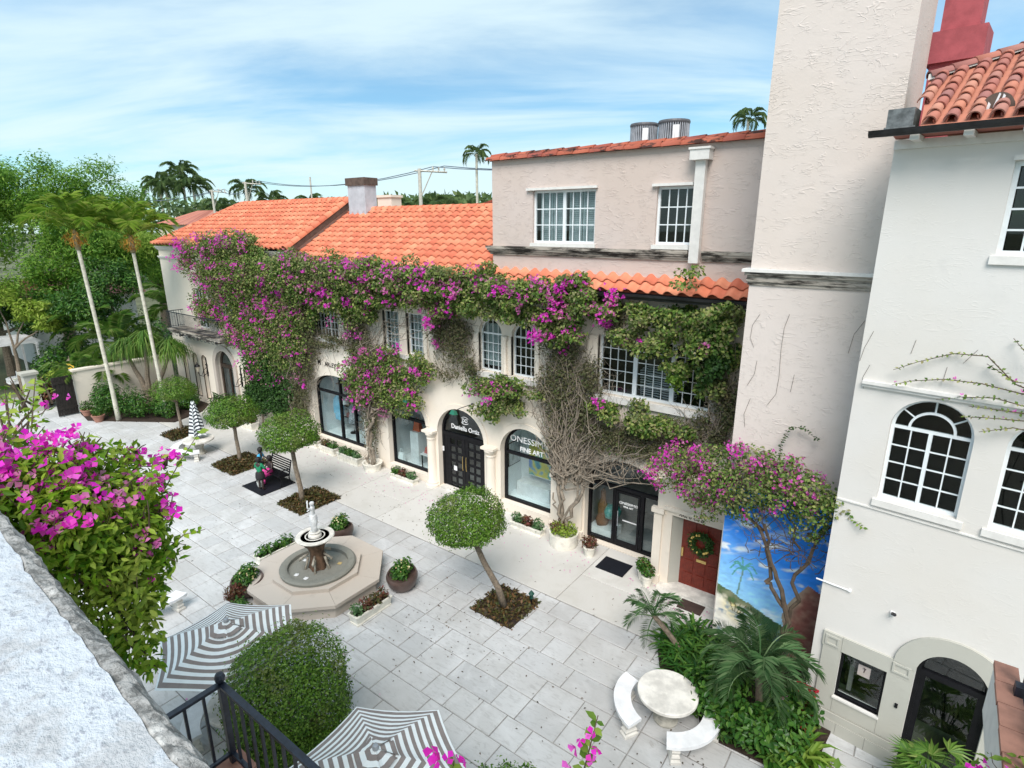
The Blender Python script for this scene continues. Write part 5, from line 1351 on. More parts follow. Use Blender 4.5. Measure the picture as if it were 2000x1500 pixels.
# ================================================================== terrace in front of the camera
pr = thing('terrace_parapet', 'rough whitewashed parapet with a weathered grey edge in the near left corner', 'parapet', (-2, .2, 9.55), rotz=0)
ca, sa = cos(radians(-1.85)), sin(radians(-1.85))
def PX(x, y, z): return (x * ca - y * sa, x * sa + y * ca, z)
def grid(name, mat, x0, x1, nx, rows):
    """rows: list of (y, z, jitter_y, jitter_z)"""
    b = MB(); vs = []
    rg = np.random.default_rng(5)
    for j, (y, z, jy, jz) in enumerate(rows):
        nz_ = fbm(np.linspace(0, 40, nx), np.full(nx, 3.0 + (j if jy < .001 else 0)), .9, 70 + (0 if jy else j)) - .5
        n2_ = rg.normal(0, 1, nx)
        for i in range(nx):
            x = x0 + (x1 - x0) * i / (nx - 1)
            vs.append(PX(x, y + jy * (2.2 * nz_[i] + .35 * n2_[i]), z + jz * n2_[i]))
    fs = [(j * nx + i, j * nx + i + 1, (j + 1) * nx + i + 1, (j + 1) * nx + i) for j in range(len(rows) - 1) for i in range(nx - 1)]
    b.add(vs, fs); return b.build(name, mat, pr)
Zp = 9.6
grid('parapet_top', M['parapet'], -12, 1.2, 300, [(-.5, Zp - .6, 0, 0), (-.5, Zp, 0, .001)] + [(-.5 + .1 * k, Zp, 0, .0012) for k in range(1, 7)] + [(.18, Zp, .002, .0015), (.243, Zp - .002, .006, .002)])
grid('parapet_edge', M['parapetedge'], -12, 1.2, 420, [(.233, Zp - .012, .006, .001), (.248, Zp - .003, .004, .003), (.266, Zp - .005, .003, .004), (.277, Zp - .012, .004, .004), (.288, Zp - .035, .005, .004), (.286, Zp - .11, .004, .003), (.25, Zp - .14, .0, .0)])
b = MB(); b.add([PX(-12, .25, 0), PX(1.2, .25, 0), PX(1.2, .25, 9.48), PX(-12, .25, 9.48)], [(0, 1, 2, 3)]); b.build('wall_face', M['cream'], pr)

# lower landing with the iron railing
T0, RX, RY = 6.3, -4.9, 1.92
t = thing('iron_railing', 'black iron railing turning a corner below the parapet', 'railing', (RX, RY, T0 - .95))
b = MB(); b.box(RX - .03, 1.0, RY - .03, RY + .03, T0 - .02, T0 + .01); b.build('handrail', M['iron'], t)
b = MB(); b.box(RX - .03, RX + .03, .4, RY - .03, T0 - .02, T0 + .01); b.build('handrail', M['iron'], t)
b = MB(); b.box(RX - .02, 1.0, RY - .02, RY + .02, T0 - .84, T0 - .81); b.build('bottom_rail', M['iron'], t)
b = MB(); b.box(RX - .02, RX + .02, .4, RY - .02, T0 - .84, T0 - .81); b.build('bottom_rail', M['iron'], t)
b = MB(); b.box(RX - .028, RX + .028, RY - .028, RY + .028, T0 - .93, T0 - .0205); b.lathe([(.02, .01), (.045, .04), (.05, .075), (.035, .11), (0, .125)], 12, (RX, RY, T0)); b.build('corner_post', M['iron'], t)
bal_m = MB().box(-.012, .012, -.012, .012, -.79, -.02).mesh('baluster', M['iron'])
for i in range(1, 33): link('baluster', bal_m, t, (RX + i * .17, RY, T0))
for i in range(1, 9): link('baluster', bal_m, t, (RX, RY - i * .17, T0))
t = thing('landing', 'terracotta edged landing under the iron railing', 'landing', (-2, 1.0, T0 - 1)); MB().box(RX - .04, 1.2, .3, RY + .06, T0 - 1.3, T0 - .99).build('slab', M['cream'], t)
for i in range(18): MB().box(RX - .1 + i * .335, RX + .23 + i * .335, RY - .14, RY + .12, T0 - .985, T0 - .94).build('coping_tile', M['terracotta'], t)
for i in range(4): MB().box(RX - .12, RX + .14, RY - .5 - i * .335, RY - .17 - i * .335, T0 - .985, T0 - .94).build('coping_tile', M['terracotta'], t)

# stair wall with terracotta coping at the lower right
t = thing('stair_wall', 'white wall topped with terracotta coping tiles at the lower right edge', 'wall', (1.1, 5.5, 0)); ZC = 6.3
MB().box(1.01, 1.17, 2.2, 6.66, ZC - .6, ZC - .05).build('wall', M['whitetrim'], t)
for i in range(14): MB().box(.995 + .006 * (i % 2), 1.185, 2.2 + i * .32, 2.512 + i * .32, ZC - .05, ZC).build('coping_tile', M['terracotta'], t)
t = thing('iron_railing', 'black iron railing standing on the terracotta coped wall', 'railing', (1.3, 5, ZC)); MB().box(1.2, 1.25, 2.2, 6.4, ZC + .9, ZC + .94).build('handrail', M['iron'], t); MB().box(1.21, 1.24, 2.2, 6.4, ZC + .08, ZC + .11).build('bottom_rail', M['iron'], t)
MB().box(1.19, 1.26, 6.33, 6.4, ZC - .5, ZC + .9).build('corner_post', M['iron'], t); MB().box(1.12, 1.2, 6.2, 6.3, ZC + .001, ZC + .1).build('foot', M['iron'], t)
bm2 = MB().box(-.012, .012, -.012, .012, .1, .9).mesh('baluster', M['iron'])
for i in range(26): link('baluster', bm2, t, (1.225, 2.3 + i * .155, ZC))

# ================================================================== fountain
FX, FY = -13.75, 8.62
fo = thing('fountain', 'octagonal tan stone fountain with a white bowl and a statue on top', 'fountain', (FX, FY, 0))
def octa(r, rot=22.5): return [(FX + r * cos(radians(rot + 45 * i)), FY + r * sin(radians(rot + 45 * i))) for i in range(8)]
b = MB(); b.slab(octa(1.86), 0, .37); b.build('base', M['tan'], fo)
o8, i8 = octa(2.0), octa(1.25)
for i in range(8):
    j = (i + 1) % 8; g = .006
    b = MB(); q = [o8[i], o8[j], i8[j], i8[i]]; c = (sum(p[0] for p in q) / 4, sum(p[1] for p in q) / 4)
    q = [(c[0] + (p[0] - c[0]) * (1 - g), c[1] + (p[1] - c[1]) * (1 - g)) for p in q]
    b.slab(q, .371, .47); b.build('coping_stone', M['tan'], fo)
b = MB(); oo, ii_ = octa(1.30), [(FX + 1.0 * cos(radians(22.5 + 45 * i)), FY + 1.0 * sin(radians(22.5 + 45 * i))) for i in range(8)]
for i in range(8):
    j = (i + 1) % 8
    b.add([(*oo[i], .471), (*oo[j], .471), (*oo[j], .58), (*oo[i], .58), (*ii_[i], .58), (*ii_[j], .58)], [(0, 1, 2, 3), (3, 2, 5, 4)])
b.build('inner_kerb', M['tan'], fo)
b = MB(); b.lathe([(1.08, .56), (1.1, .66), (1.06, .70), (.92, .70), (.87, .67), (.86, .30)], 40, (FX, FY, 0), wob=lambda a, z: 1 + .006 * sin(40 * a)); o = b.build('carved_ring', stucco('carved_grey_stone', (.24, .24, .215), .8, dirt=.4, scale=6), fo); smooth_by_angle(o)
b = MB(); b.lathe([(1.3, .30), (0, .30)], 40, (FX, FY, 0)); b.build('basin_floor', plain('dark_basin', (.018, .026, .024), .8, var=.5, scale=3), fo)
n = N('pool_water'); gl = n.new('ShaderNodeBsdfGlossy'); gl.inputs['Roughness'].default_value = .03; tr = n.new('ShaderNodeBsdfTransparent'); tr.inputs[0].default_value = (.34, .44, .44, 1); lwt = n.new('ShaderNodeLayerWeight')
bn = n.bump(n.noise(n.coord(), 7, 3), .35, .02); n.set(gl.inputs['Normal'], bn); n.set(lwt.inputs['Normal'], bn)
mx = n.new('ShaderNodeMixShader'); n.set(mx.inputs[0], n.math('ADD', n.math('MULTIPLY', n.math('POWER', lwt.outputs['Facing'], 4.0), 0.9), 0.05, True)); n.set(mx.inputs[1], tr.outputs[0]); n.set(mx.inputs[2], gl.outputs[0])
b = MB(); b.lathe([(.868, .52), (0, .52)], 40, (FX, FY, 0)); b.build('water', n.end(mx.outputs[0]), fo)
for i in range(11):
    a = R.uniform(0, 6.28); rr = R.uniform(.3, .65); b = MB(); b.lathe([(.16, 0), (.2, .08), (.14, .2), (0, .24)], 9, (FX + rr * cos(a), FY + rr * sin(a), .31), wob=lambda q, z: 1 + .25 * sin(3 * q + i)); b.build('rock', plain('wet_rock', (.05, .055, .05), .5, var=.5), fo, True)
b = MB(); b.lathe([(.30, .45), (.24, .62), (.20, .8), (.19, 1.1), (.25, 1.3), (.34, 1.42), (.3, 1.46)], 16, (FX, FY, 0), wob=lambda a, z: 1 + .16 * sin(5 * a + z * 2)); b.build('stem', plain('rusty_cast_stem', (.13, .075, .045), .7, var=.5, scale=6, bump=.4), fo, True)
for k in range(5):
    a = 2 * pi * k / 5 + .4; d = Vector((cos(a), sin(a), 0)); c = Vector((FX, FY, 0)); b = MB()
    b.tube([c + d * .24 + Vector((0, 0, 1.05)), c + d * .36 + Vector((0, 0, 1.0)), c + d * .48 + Vector((0, 0, .93)), c + d * .5 + Vector((0, 0, .86))], [.03, .035, .045, .02], 7); b.tube([c + d * .26 + Vector((0, 0, .95)), c + d * .32 + Vector((0, 0, .7)), c + d * .4 + Vector((0, 0, .5))], [.04, .03, .045], 7)
    b.build('spout_figure', plain('verdigris_cast', (.30, .27, .22), .7, var=.4, scale=9), fo, True)
b = MB(); b.lathe([(.3, 1.43), (.52, 1.55), (.56, 1.60), (.54, 1.63), (.42, 1.62), (.40, 1.585), (.2, 1.57), (0, 1.57)], 36, (FX, FY, 0)); o = b.build('bowl', M['whitestone'], fo); smooth_by_angle(o)
b = MB(); b.lathe([(.408, 1.60), (0, 1.60)], 32, (FX, FY, 0)); b.build('bowl_water', plain('dark_bowl_water', (.03, .035, .035), .12, spec=.6, var=.6, scale=12), fo)
b = MB(); b.lathe([(.29, 1.59), (.29, 1.615), (.26, 1.615), (.26, 1.59)], 32, (FX, FY, 0)); b.build('bowl_rib', M['whitestone'], fo)
b = MB(); b.lathe([(.2, 1.58), (.19, 1.66), (.15, 1.70), (.17, 1.74), (.0, 1.76)], 20, (FX, FY, 0)); b.build('statue_base', M['whitestone'], fo)
for i, (a, rr, lb_) in enumerate(((.9, .62, 'yellow flower floating at the far right of the fountain basin'), (3.2, .6, 'white flower floating at the left of the fountain basin'), (4.5, .66, 'white flower floating nearest the big front tree'), (5.1, .63, 'small white flower floating at the near rim of the basin'))):
    yel = lb_[0] == 'y'
    b = MB(); c = (FX + rr * cos(a), FY + rr * sin(a), .525); b.lathe([(.02, 0), (.06, .02), (.07, .05), (.03, .06), (0, .05)], 9, c, wob=lambda q, z: 1 + .2 * sin(5 * q)); single('floating_flower', b, M['petal'] if yel else M['paintwhite'], lb_, 'flower', 'flowers in the fountain')

def skin_body(name, joints, edges, parent, mat, loc, rotz=0, scale=1.0, sub=2):
    names = list(joints); me_ = bpy.data.meshes.new(name); me_.from_pydata([joints[k_][0] for k_ in names], [(names.index(a), names.index(c)) for a, c in edges], [])
    ob = bpy.data.objects.new(name, me_); COL.objects.link(ob)
    ob.modifiers.new('skin', 'SKIN'); sl_ = me_.skin_vertices[0].data
    for i, k_ in enumerate(names):
        r_ = joints[k_][1]; sl_[i].radius = r_ if isinstance(r_, tuple) else (r_, r_); sl_[i].use_root = (i == 0)
    ss = ob.modifiers.new('sub', 'SUBSURF'); ss.levels = sub; ss.render_levels = sub
    bpy.context.view_layer.update()
    m2 = bpy.data.meshes.new_from_object(ob.evaluated_get(bpy.context.evaluated_depsgraph_get()))
    bpy.data.objects.remove(ob); m2.materials.clear(); m2.materials.append(mat)
    m2.transform(Matrix.Rotation(rotz, 4, 'Z') @ Matrix.Scale(scale, 4)); m2.polygons.foreach_set('use_smooth', [True] * len(m2.polygons))
    return link(name, m2, parent, loc)
BE = [('pelvis', 'spine'), ('spine', 'chest'), ('chest', 'neck'), ('neck', 'head'), ('head', 'crown'), ('head', 'nose'), ('chest', 'shL'), ('shL', 'elL'), ('elL', 'wrL'), ('wrL', 'haL'), ('chest', 'shR'), ('shR', 'elR'), ('elR', 'wrR'), ('wrR', 'haR'), ('pelvis', 'hiL'), ('hiL', 'knL'), ('knL', 'anL'), ('anL', 'toL'), ('pelvis', 'hiR'), ('hiR', 'knR'), ('knR', 'anR'), ('anR', 'toR')]
for s_ in 'LR':
    for k_ in range(4): BE.append(('ha' + s_, 'f%s%d' % (s_, k_)))
    BE.append(('wr' + s_, 'th' + s_))
def joints_std(arms, legs=None, lean=0.0, sit=False):
    z0 = .50 if sit else .92
    j = dict(pelvis=((0, 0, z0), (.15, .11)), spine=((0, lean * .3, z0 + .2), (.13, .095)), chest=((0, lean * .7, z0 + .40), (.155, .10)), neck=((0, lean, z0 + .56), .055), head=((0, lean + .03, z0 + .70), (.085, .10)), crown=((0, lean + .02, z0 + .79), .075), nose=((0, lean + .125, z0 + .685), .018))
    for s_, sg in (('L', -1), ('R', 1)):
        el, wr = arms[s_]
        sh = Vector((sg * .18, lean * .85, z0 + .47)); el = Vector(el); wr = Vector(wr); d = (wr - el).normalized(); ha = wr + d * .07
        j['sh' + s_] = (tuple(sh), .062); j['el' + s_] = (tuple(el), .045); j['wr' + s_] = (tuple(wr), .032); j['ha' + s_] = (tuple(ha), (.036, .018))
        sd = d.cross(Vector((0, 0, 1)));
        if sd.length < .1: sd = Vector((1, 0, 0))
        sd.normalize()
        for k_ in range(4): j['f%s%d' % (s_, k_)] = (tuple(ha + d * (.075 - .008 * abs(k_ - 1.3)) + sd * (k_ - 1.5) * .022 + Vector((0, 0, -.012))), .009)
        j['th' + s_] = (tuple(wr + d * .05 + sd * -.055), .010)
        if sit:
            j['hi' + s_] = ((sg * .09, .03, z0 - .02), .09); j['kn' + s_] = ((sg * .10, .42, z0 - .02), .062); j['an' + s_] = ((sg * .10, .44, .09), .04); j['to' + s_] = ((sg * .11, .58, .045), .038)
        else:
            kx = (legs or {}).get(s_, (0, 0))
            j['hi' + s_] = ((sg * .09, 0, .88), .092); j['kn' + s_] = ((sg * .10, .02 + kx[0] * .5, .50), .06); j['an' + s_] = ((sg * .10, -.02 + kx[0], .09), .038); j['to' + s_] = ((sg * .12, .13 + kx[0], .04), .036)
    return j
def sub_j(j, keys, grow): return {k_: (j[k_][0], tuple(r_ + grow for r_ in j[k_][1]) if isinstance(j[k_][1], tuple) else j[k_][1] + grow) for k_ in keys}
# statue on the fountain: a draped figure with one arm raised
js = joints_std({'L': ((-.34, .05, 1.52), (-.26, .08, 1.78)), 'R': ((.24, .14, 1.22), (.05, .22, 1.2))}, {'L': (.08, 0)}, .02)
st_m = plain('weathered_white_marble', (.66, .67, .68), .7, var=.25, scale=7)
stt = skin_body('statue', js, BE, fo, st_m, (FX, FY, 1.74), radians(115), .56)
b = MB(); b.lathe([(.17, .02), (.15, .25), (.19, .5), (.21, .80), (.17, .98), (.165, 1.0)], 18, (0, 0, 0), wob=lambda a, z: 1 + .07 * sin(7 * a + z * 4)); m_ = b.mesh('drapery', st_m, smooth=True); m_.transform(Matrix.Rotation(radians(115), 4, 'Z') @ Matrix.Scale(.56, 4)); link('drapery', m_, stt, (FX, FY, 1.74))
m_ = MB().lathe([(.0, 1.74), (.10, 1.72), (.115, 1.64), (.09, 1.55), (.0, 1.52)], 12, (0, -.015, 0)).mesh('hair', st_m, smooth=True); m_.transform(Matrix.Rotation(radians(115), 4, 'Z') @ Matrix.Scale(.56, 4)); link('hair', m_, stt, (FX, FY, 1.74))

# ================================================================== bench with figures on the black mat
b = MB(); b.box(-22.05, -20.55, 10.72, 12.25, .002, .035); single('rubber_mat', b, M['mat'], 'large black mat under the iron bench and figures', 'mat')
t = thing('garden_bench', 'black slatted metal bench on the black mat', 'bench', (-21.3, 12.0, 0))
def bench_side(x):
    b = MB(); b.tube([(x, 11.62, .04), (x, 11.66, .25), (x, 11.62, .45)], .028, 6); b.tube([(x, 12.12, .04), (x, 12.02, .3), (x, 12.06, .5), (x, 12.2, 1.02)], .028, 6); b.tube([(x, 11.58, .44), (x, 12.05, .42)], .025, 6); b.tube([(x, 11.6, .45), (x, 11.58, .66), (x, 11.8, .7), (x, 12.1, .68)], .022, 6); b.build('side_frame', M['black'], t)
bench_side(-22.0); bench_side(-20.62)
for i in range(5): MB().box(-22.0, -20.62, 11.6 + i * .095, 11.67 + i * .095, .44, .465).build('seat_slat', M['black'], t)
for i in range(6):
    z = .53 + i * .09; y = 12.06 + i * .026; MB().box(-22.0, -20.62, y, y + .02, z, z + .055).build('back_slat', M['black'], t)
brz = plain('dark_bronze_skin', (.035, .022, .018), .45, spec=.5, var=.2)
def figure(label, j, loc, rotz, sc, top_mat, top_keys, hair_mat, extras=()):
    t = thing('person', label, 'person', loc, 'figures around the black bench')
    body = skin_body('body', j, BE, t, brz, loc, rotz, sc)
    sj = sub_j(j, top_keys, .016); se = [e for e in BE if e[0] in sj and e[1] in sj]
    skin_body('shirt', sj, se, t, top_mat, loc, rotz, sc)
    h = j['head'][0]
    m_ = MB().lathe([(.0, .135), (.09, .115), (.128, .04), (.125, -.04), (.09, -.12), (0, -.13)], 14, (h[0], h[1] - .025, h[2] + .02), wob=lambda a, z: 1 + .06 * sin(7 * a)).mesh('hair', hair_mat, smooth=True)
    m_.transform(Matrix.Rotation(rotz, 4, 'Z') @ Matrix.Scale(sc, 4)); link('hair', m_, t, loc)
    for nm, mb, mat in extras:
        m_ = mb.mesh(nm, mat, smooth=True); m_.transform(Matrix.Rotation(rotz, 4, 'Z') @ Matrix.Scale(sc, 4)); link(nm, m_, t, loc)
    return t
hairm = plain('black_hair', (.012, .010, .010), .6, bump=.4, scale=20)
top = ['chest', 'spine', 'pelvis', 'shL', 'elL', 'shR', 'elR']
top2 = ['spine', 'chest', 'pelvis', 'shL', 'shR']
shorts = lambda: MB().lathe([(.19, .60), (.205, .75), (.185, .93), (.16, .97)], 16, (0, 0, 0), wob=lambda a, z: 1 + .12 * abs(cos(a)))
figure('figure in green shirt standing on the black mat with its back turned', joints_std({'L': ((-.30, .06, 1.15), (-.24, .22, 1.02)), 'R': ((.30, .06, 1.15), (.24, .22, 1.02))}), (-21.0, 11.0, .035), radians(18), .82, plain('green_shirt', (.01, .20, .09), .7), top, hairm, [('shorts', shorts(), plain('charcoal_shorts', (.02, .018, .02), .8))])
figure('figure in a white shirt and dark trousers crouching by the cream garden wall', joints_std({'L': ((-.28, .2, 1.1), (-.2, .4, 1.2)), 'R': ((.28, .2, 1.1), (.2, .42, 1.15))}, {'L': (.25, 0), 'R': (-.25, 0)}, .2), (-38.25, 11.35, .04), radians(-60), .82, M['paintwhite'], top, hairm, [('shorts', shorts(), plain('navy_trousers', (.015, .018, .035), .8))])
figure('figure in a light blue shirt leaning in beside the black bench', joints_std({'L': ((-.28, .16, 1.15), (-.2, .36, 1.08)), 'R': ((.28, .16, 1.15), (.2, .36, 1.08))}, None, .12), (-22.0, 11.55, .035), radians(-50), .82, plain('sky_blue_shirt', (.06, .42, .72), .7), top, hairm, [('shorts', shorts(), plain('dark_shorts', (.02, .02, .03), .8))])
pinkm = plain('hot_pink_cloth', (.75, .06, .32), .6)
js2 = joints_std({'L': ((-.27, .08, .76), (-.17, .28, .62)), 'R': ((.27, .08, .76), (.17, .28, .62))}, sit=True)
sk = MB(); sk.tube([(0, .0, .52), (0, .2, .53), (0, .40, .52)], [.2, .2, .22], 14)
boots = MB()
for sg in (-1, 1): boots.tube([(sg * .10, .44, .26), (sg * .10, .45, .08), (sg * .11, .6, .05)], [.055, .06, .045], 8)
figure('figure in a pink skirt and pink boots sitting on the black bench', js2, (-21.55, 11.78, .0), radians(180), .86, plain('dark_top', (.025, .018, .022), .7), top2, hairm, [('skirt', sk, pinkm), ('boots', boots, pinkm)])
b = MB(); b.lathe([(.10, 0), (.13, .1), (.14, .22), (.12, .22), (.11, .04), (0, .03)], 16, (-21.35, 11.15, .04)); single('basket', b, plain('pale_grey_basket', (.45, .47, .45), .8, var=.3, scale=20), 'pale grey basket on the black mat between the figures', 'basket')

t = thing('path_light', 'small dark green garden light in the soil bed right of the fountain', 'garden light', (-8.0, 11.6, 0)); MB().tube([(-8.0, 11.6, 0), (-8.0, 11.6, .22)], .02, 6).build('stake', M['black'], t); MB().lathe([(.05, .2), (.06, .34), (.09, .35), (.02, .45), (0, .46)], 8, (-8.0, 11.6, 0)).build('head', plain('dark_green_enamel', (.01, .06, .045), .4), t)
# ================================================================== stone tables and curved benches
def table(c, label, R_=.64):
    t = thing('stone_table', label, 'table', (*c, 0), 'round white stone tables'); b = MB()
    b.lathe([(R_ - .02, .66), (R_, .68), (R_, .74), (R_ - .02, .755), (0, .755)], 40, (*c, 0)); o = b.build('table_top', M['whitestone'], t); smooth_by_angle(o, 30)
    b = MB(); b.lathe([(.26, 0), (.27, .05), (.2, .1), (.17, .25), (.22, .45), (.27, .55), (.2, .66)], 20, (*c, 0)); o = b.build('pedestal', plain('aged_stone_pedestal', (.42, .40, .35), .8, var=.25), t); smooth_by_angle(o)
    return t
def cbench(c, a0, a1, label, ri=.77, ro=1.14, zt=.46):
    am = radians((a0 + a1) / 2); base = (c[0] + (ri + ro) / 2 * cos(am), c[1] + (ri + ro) / 2 * sin(am), 0)
    t = thing('curved_bench', label, 'bench', base, 'curved white stone benches'); b = MB(); n = 14; A_ = [radians(a0 + (a1 - a0) * i / n) for i in range(n + 1)]
    po = [(c[0] + ro * cos(a), c[1] + ro * sin(a)) for a in A_]; pi_ = [(c[0] + ri * cos(a), c[1] + ri * sin(a)) for a in A_]
    for i in range(n): b.slab([pi_[i], po[i], po[i + 1], pi_[i + 1]], zt - .075, zt)
    o = b.build('seat', M['paintwhite'], t); weld(o)
    for f in (.12, .88):
        a = radians(a0 + (a1 - a0) * f); q = Vector((c[0] + (ri + ro) / 2 * cos(a), c[1] + (ri + ro) / 2 * sin(a), 0)); b = MB(); rd_ = Vector((cos(a), sin(a), 0)); td = Vector((-sin(a), cos(a), 0))
        prof_ = [(.17, 0), (.17, .06), (.13, .09), (.15, .15), (.11, .2), (.14, .28), (.12, .33), (.16, .384)]
        vs = []; 
        for r_, z in prof_:
            for sx, sy in ((-1, -1), (1, -1), (1, 1), (-1, 1)): vs.append(q + rd_ * (r_ * sx) + td * (r_ * .62 * sy) + Vector((0, 0, z)))
        b.add(vs, [(k_ * 4 + i, k_ * 4 + (i + 1) % 4, k_ * 4 + 4 + (i + 1) % 4, k_ * 4 + 4 + i) for k_ in range(len(prof_) - 1) for i in range(4)]); b.build('support', M['whitestone'], t)
    return t
c1 = (-3.38, 10.12)
table(c1, 'round white stone table beside the planting bed at the lower right')
cbench(c1, 166, 250, 'curved white bench left of the lower right stone table'); cbench(c1, -68, 19, 'curved white bench below the lower right stone table')
c2 = (-27.1, 11.45)
table(c2, 'round white stone table carrying the folded striped parasol', .68)
cbench(c2, -95, -25, 'curved white bench facing the figures beside the far stone table'); cbench(c2, 195, 255, 'short curved white bench left of the far stone table', .85, 1.2)
c3 = (-10.6, 4.45)
table(c3, 'round stone table under the open striped parasol left of the front tree'); cbench(c3, 190, 262, 'curved white bench under the left open parasol seen through the railing')
c4 = (-5.87, 4.32); table(c4, 'round stone table under the open striped parasol at the bottom edge')
c5 = (-16.9, 5.3); cbench(c5, -60, 20, 'curved white bench half hidden by the near bougainvillea', .8, 1.2)

# ================================================================== striped parasols
awn = plain('white_awning_cloth', (.80, .84, .86), .8, var=.03); tpe = plain('taupe_awning_cloth', (.25, .215, .205), .8, var=.08)
def parasol(c, label, a0, Rr=1.48, zr=2.2, za=2.68):
    t = thing('parasol', label, 'parasol', (*c, .75), 'open striped parasols'); x, y = c; b = MB()
    NS = 19; SUB = 6
    for k in range(6):
        A1, A2 = a0 + 60 * k, a0 + 60 * (k + 1)
        v1 = Vector((cos(radians(A1)), sin(radians(A1)), 0)) * Rr; v2 = Vector((cos(radians(A2)), sin(radians(A2)), 0)) * Rr
        def P_(f, u):
            z = za + (zr - za) * f - .075 * sin(pi * f) * (1 - (2 * u - 1) ** 2) + .05 * sin(pi * f)
            p = (v1 * (1 - u) + v2 * u) * f * (1 - .035 * f * (1 - (2 * u - 1) ** 2)); return (x + p.x, y + p.y, z - .02 * f * (1 - (2 * u - 1) ** 2))
        for s_ in range(2, NS):
            f0, f1 = s_ / NS, (s_ + 1) / NS; b.cm = 0 if (NS - s_) % 2 else 1
            if s_ == NS - 1: b.cm = 0; f0 += .02
            if s_ == NS - 2: f1 += .02
            for i in range(SUB): b.face([P_(f0, i / SUB), P_(f1, i / SUB), P_(f1, (i + 1) / SUB), P_(f0, (i + 1) / SUB)])
    o = b.build('canopy', [awn, tpe], t); weld(o); o.data.polygons.foreach_set('use_smooth', [True] * len(o.data.polygons))
    b = MB(); rv = .36
    for k in range(6):
        A1, A2 = radians(a0 + 60 * k), radians(a0 + 60 * (k + 1)); e1, e2 = Vector((cos(A1), sin(A1), 0)), Vector((cos(A2), sin(A2), 0))
        for s_ in range(4):
            b.cm = s_ % 2; f0, f1 = s_ / 4, (s_ + 1) / 4; q = lambda f, u: Vector((x, y, za + .05 - .14 * f + .02 * f * cos(9 * u))) + (e1 * (1 - u) + e2 * u) * rv * f
            for i in range(4): b.face([q(f0, i / 4), q(f1, i / 4), q(f1, (i + 1) / 4), q(f0, (i + 1) / 4)])
    b.build('vent_cap', [awn, tpe], t)
    MB().lathe([(.05, 0), (.055, .03), (.04, .07), (0, .08)], 12, (x, y, za + .04)).build('finial', M['steel'], t)
    MB().tube([(x, y, .72), (x, y, za)], .024, 8).build('pole', M['whitetrim'], t)
    for k in range(6):
        A1 = radians(a0 + 60 * k); e = Vector((x + Rr * .97 * cos(A1), y + Rr * .97 * sin(A1), zr + .0)); MB().tube([(x, y, za - .03), Vector((x, y, za - .03)).lerp(e, .5) + Vector((0, 0, .03)), e - Vector((0, 0, .015))], .012, 5).build('rib', M['whitetrim'], t)
parasol(c3, 'open striped parasol left of the front clipped tree', 154)
parasol(c4, 'open striped parasol cut by the bottom edge of the photo', 154)
t = thing('folded_parasol', 'folded black and white striped parasol standing in the far stone table', 'parasol', (*c2, .75)); b = MB()
zz = np.linspace(.95, 2.55, 20); blk = plain('black_stripe_cloth', (.04, .045, .06), .8)
for i in range(19):
    b.cm = i % 2
    for s_ in range(16):
        def q(ii, ss):
            a = 2 * pi * ss / 16; f = 1 - (ii / 19); rr = .05 + .26 * f ** .8; rr *= 1 + .28 * cos(8 * a); dz = .06 * cos(4 * a)
            return (c2[0] + rr * cos(a), c2[1] + rr * sin(a), zz[ii] + dz)
        b.face([q(i, s_), q(i, s_ + 1), q(i + 1, s_ + 1), q(i + 1, s_)])
b.build('canopy', [awn, blk], t); MB().tube([(*c2, .7), (*c2, 2.7)], .022, 8).build('pole', M['black'], t)

# ================================================================== door mats, pots and planters
b = MB(); b.box(-7.42, -6.48, 14.3, 15.05, .008, .028); single('door_mat', b, M['mat'], 'black door mat before the gallery entrance', 'mat')
b = MB(); b.box(-4.62, -3.95, 13.95, 14.4, .006, .03); single('door_mat', b, plain('dark_brown_coir', (.05, .03, .025), .95, bump=.5), 'dark brown door mat before the red door', 'mat')
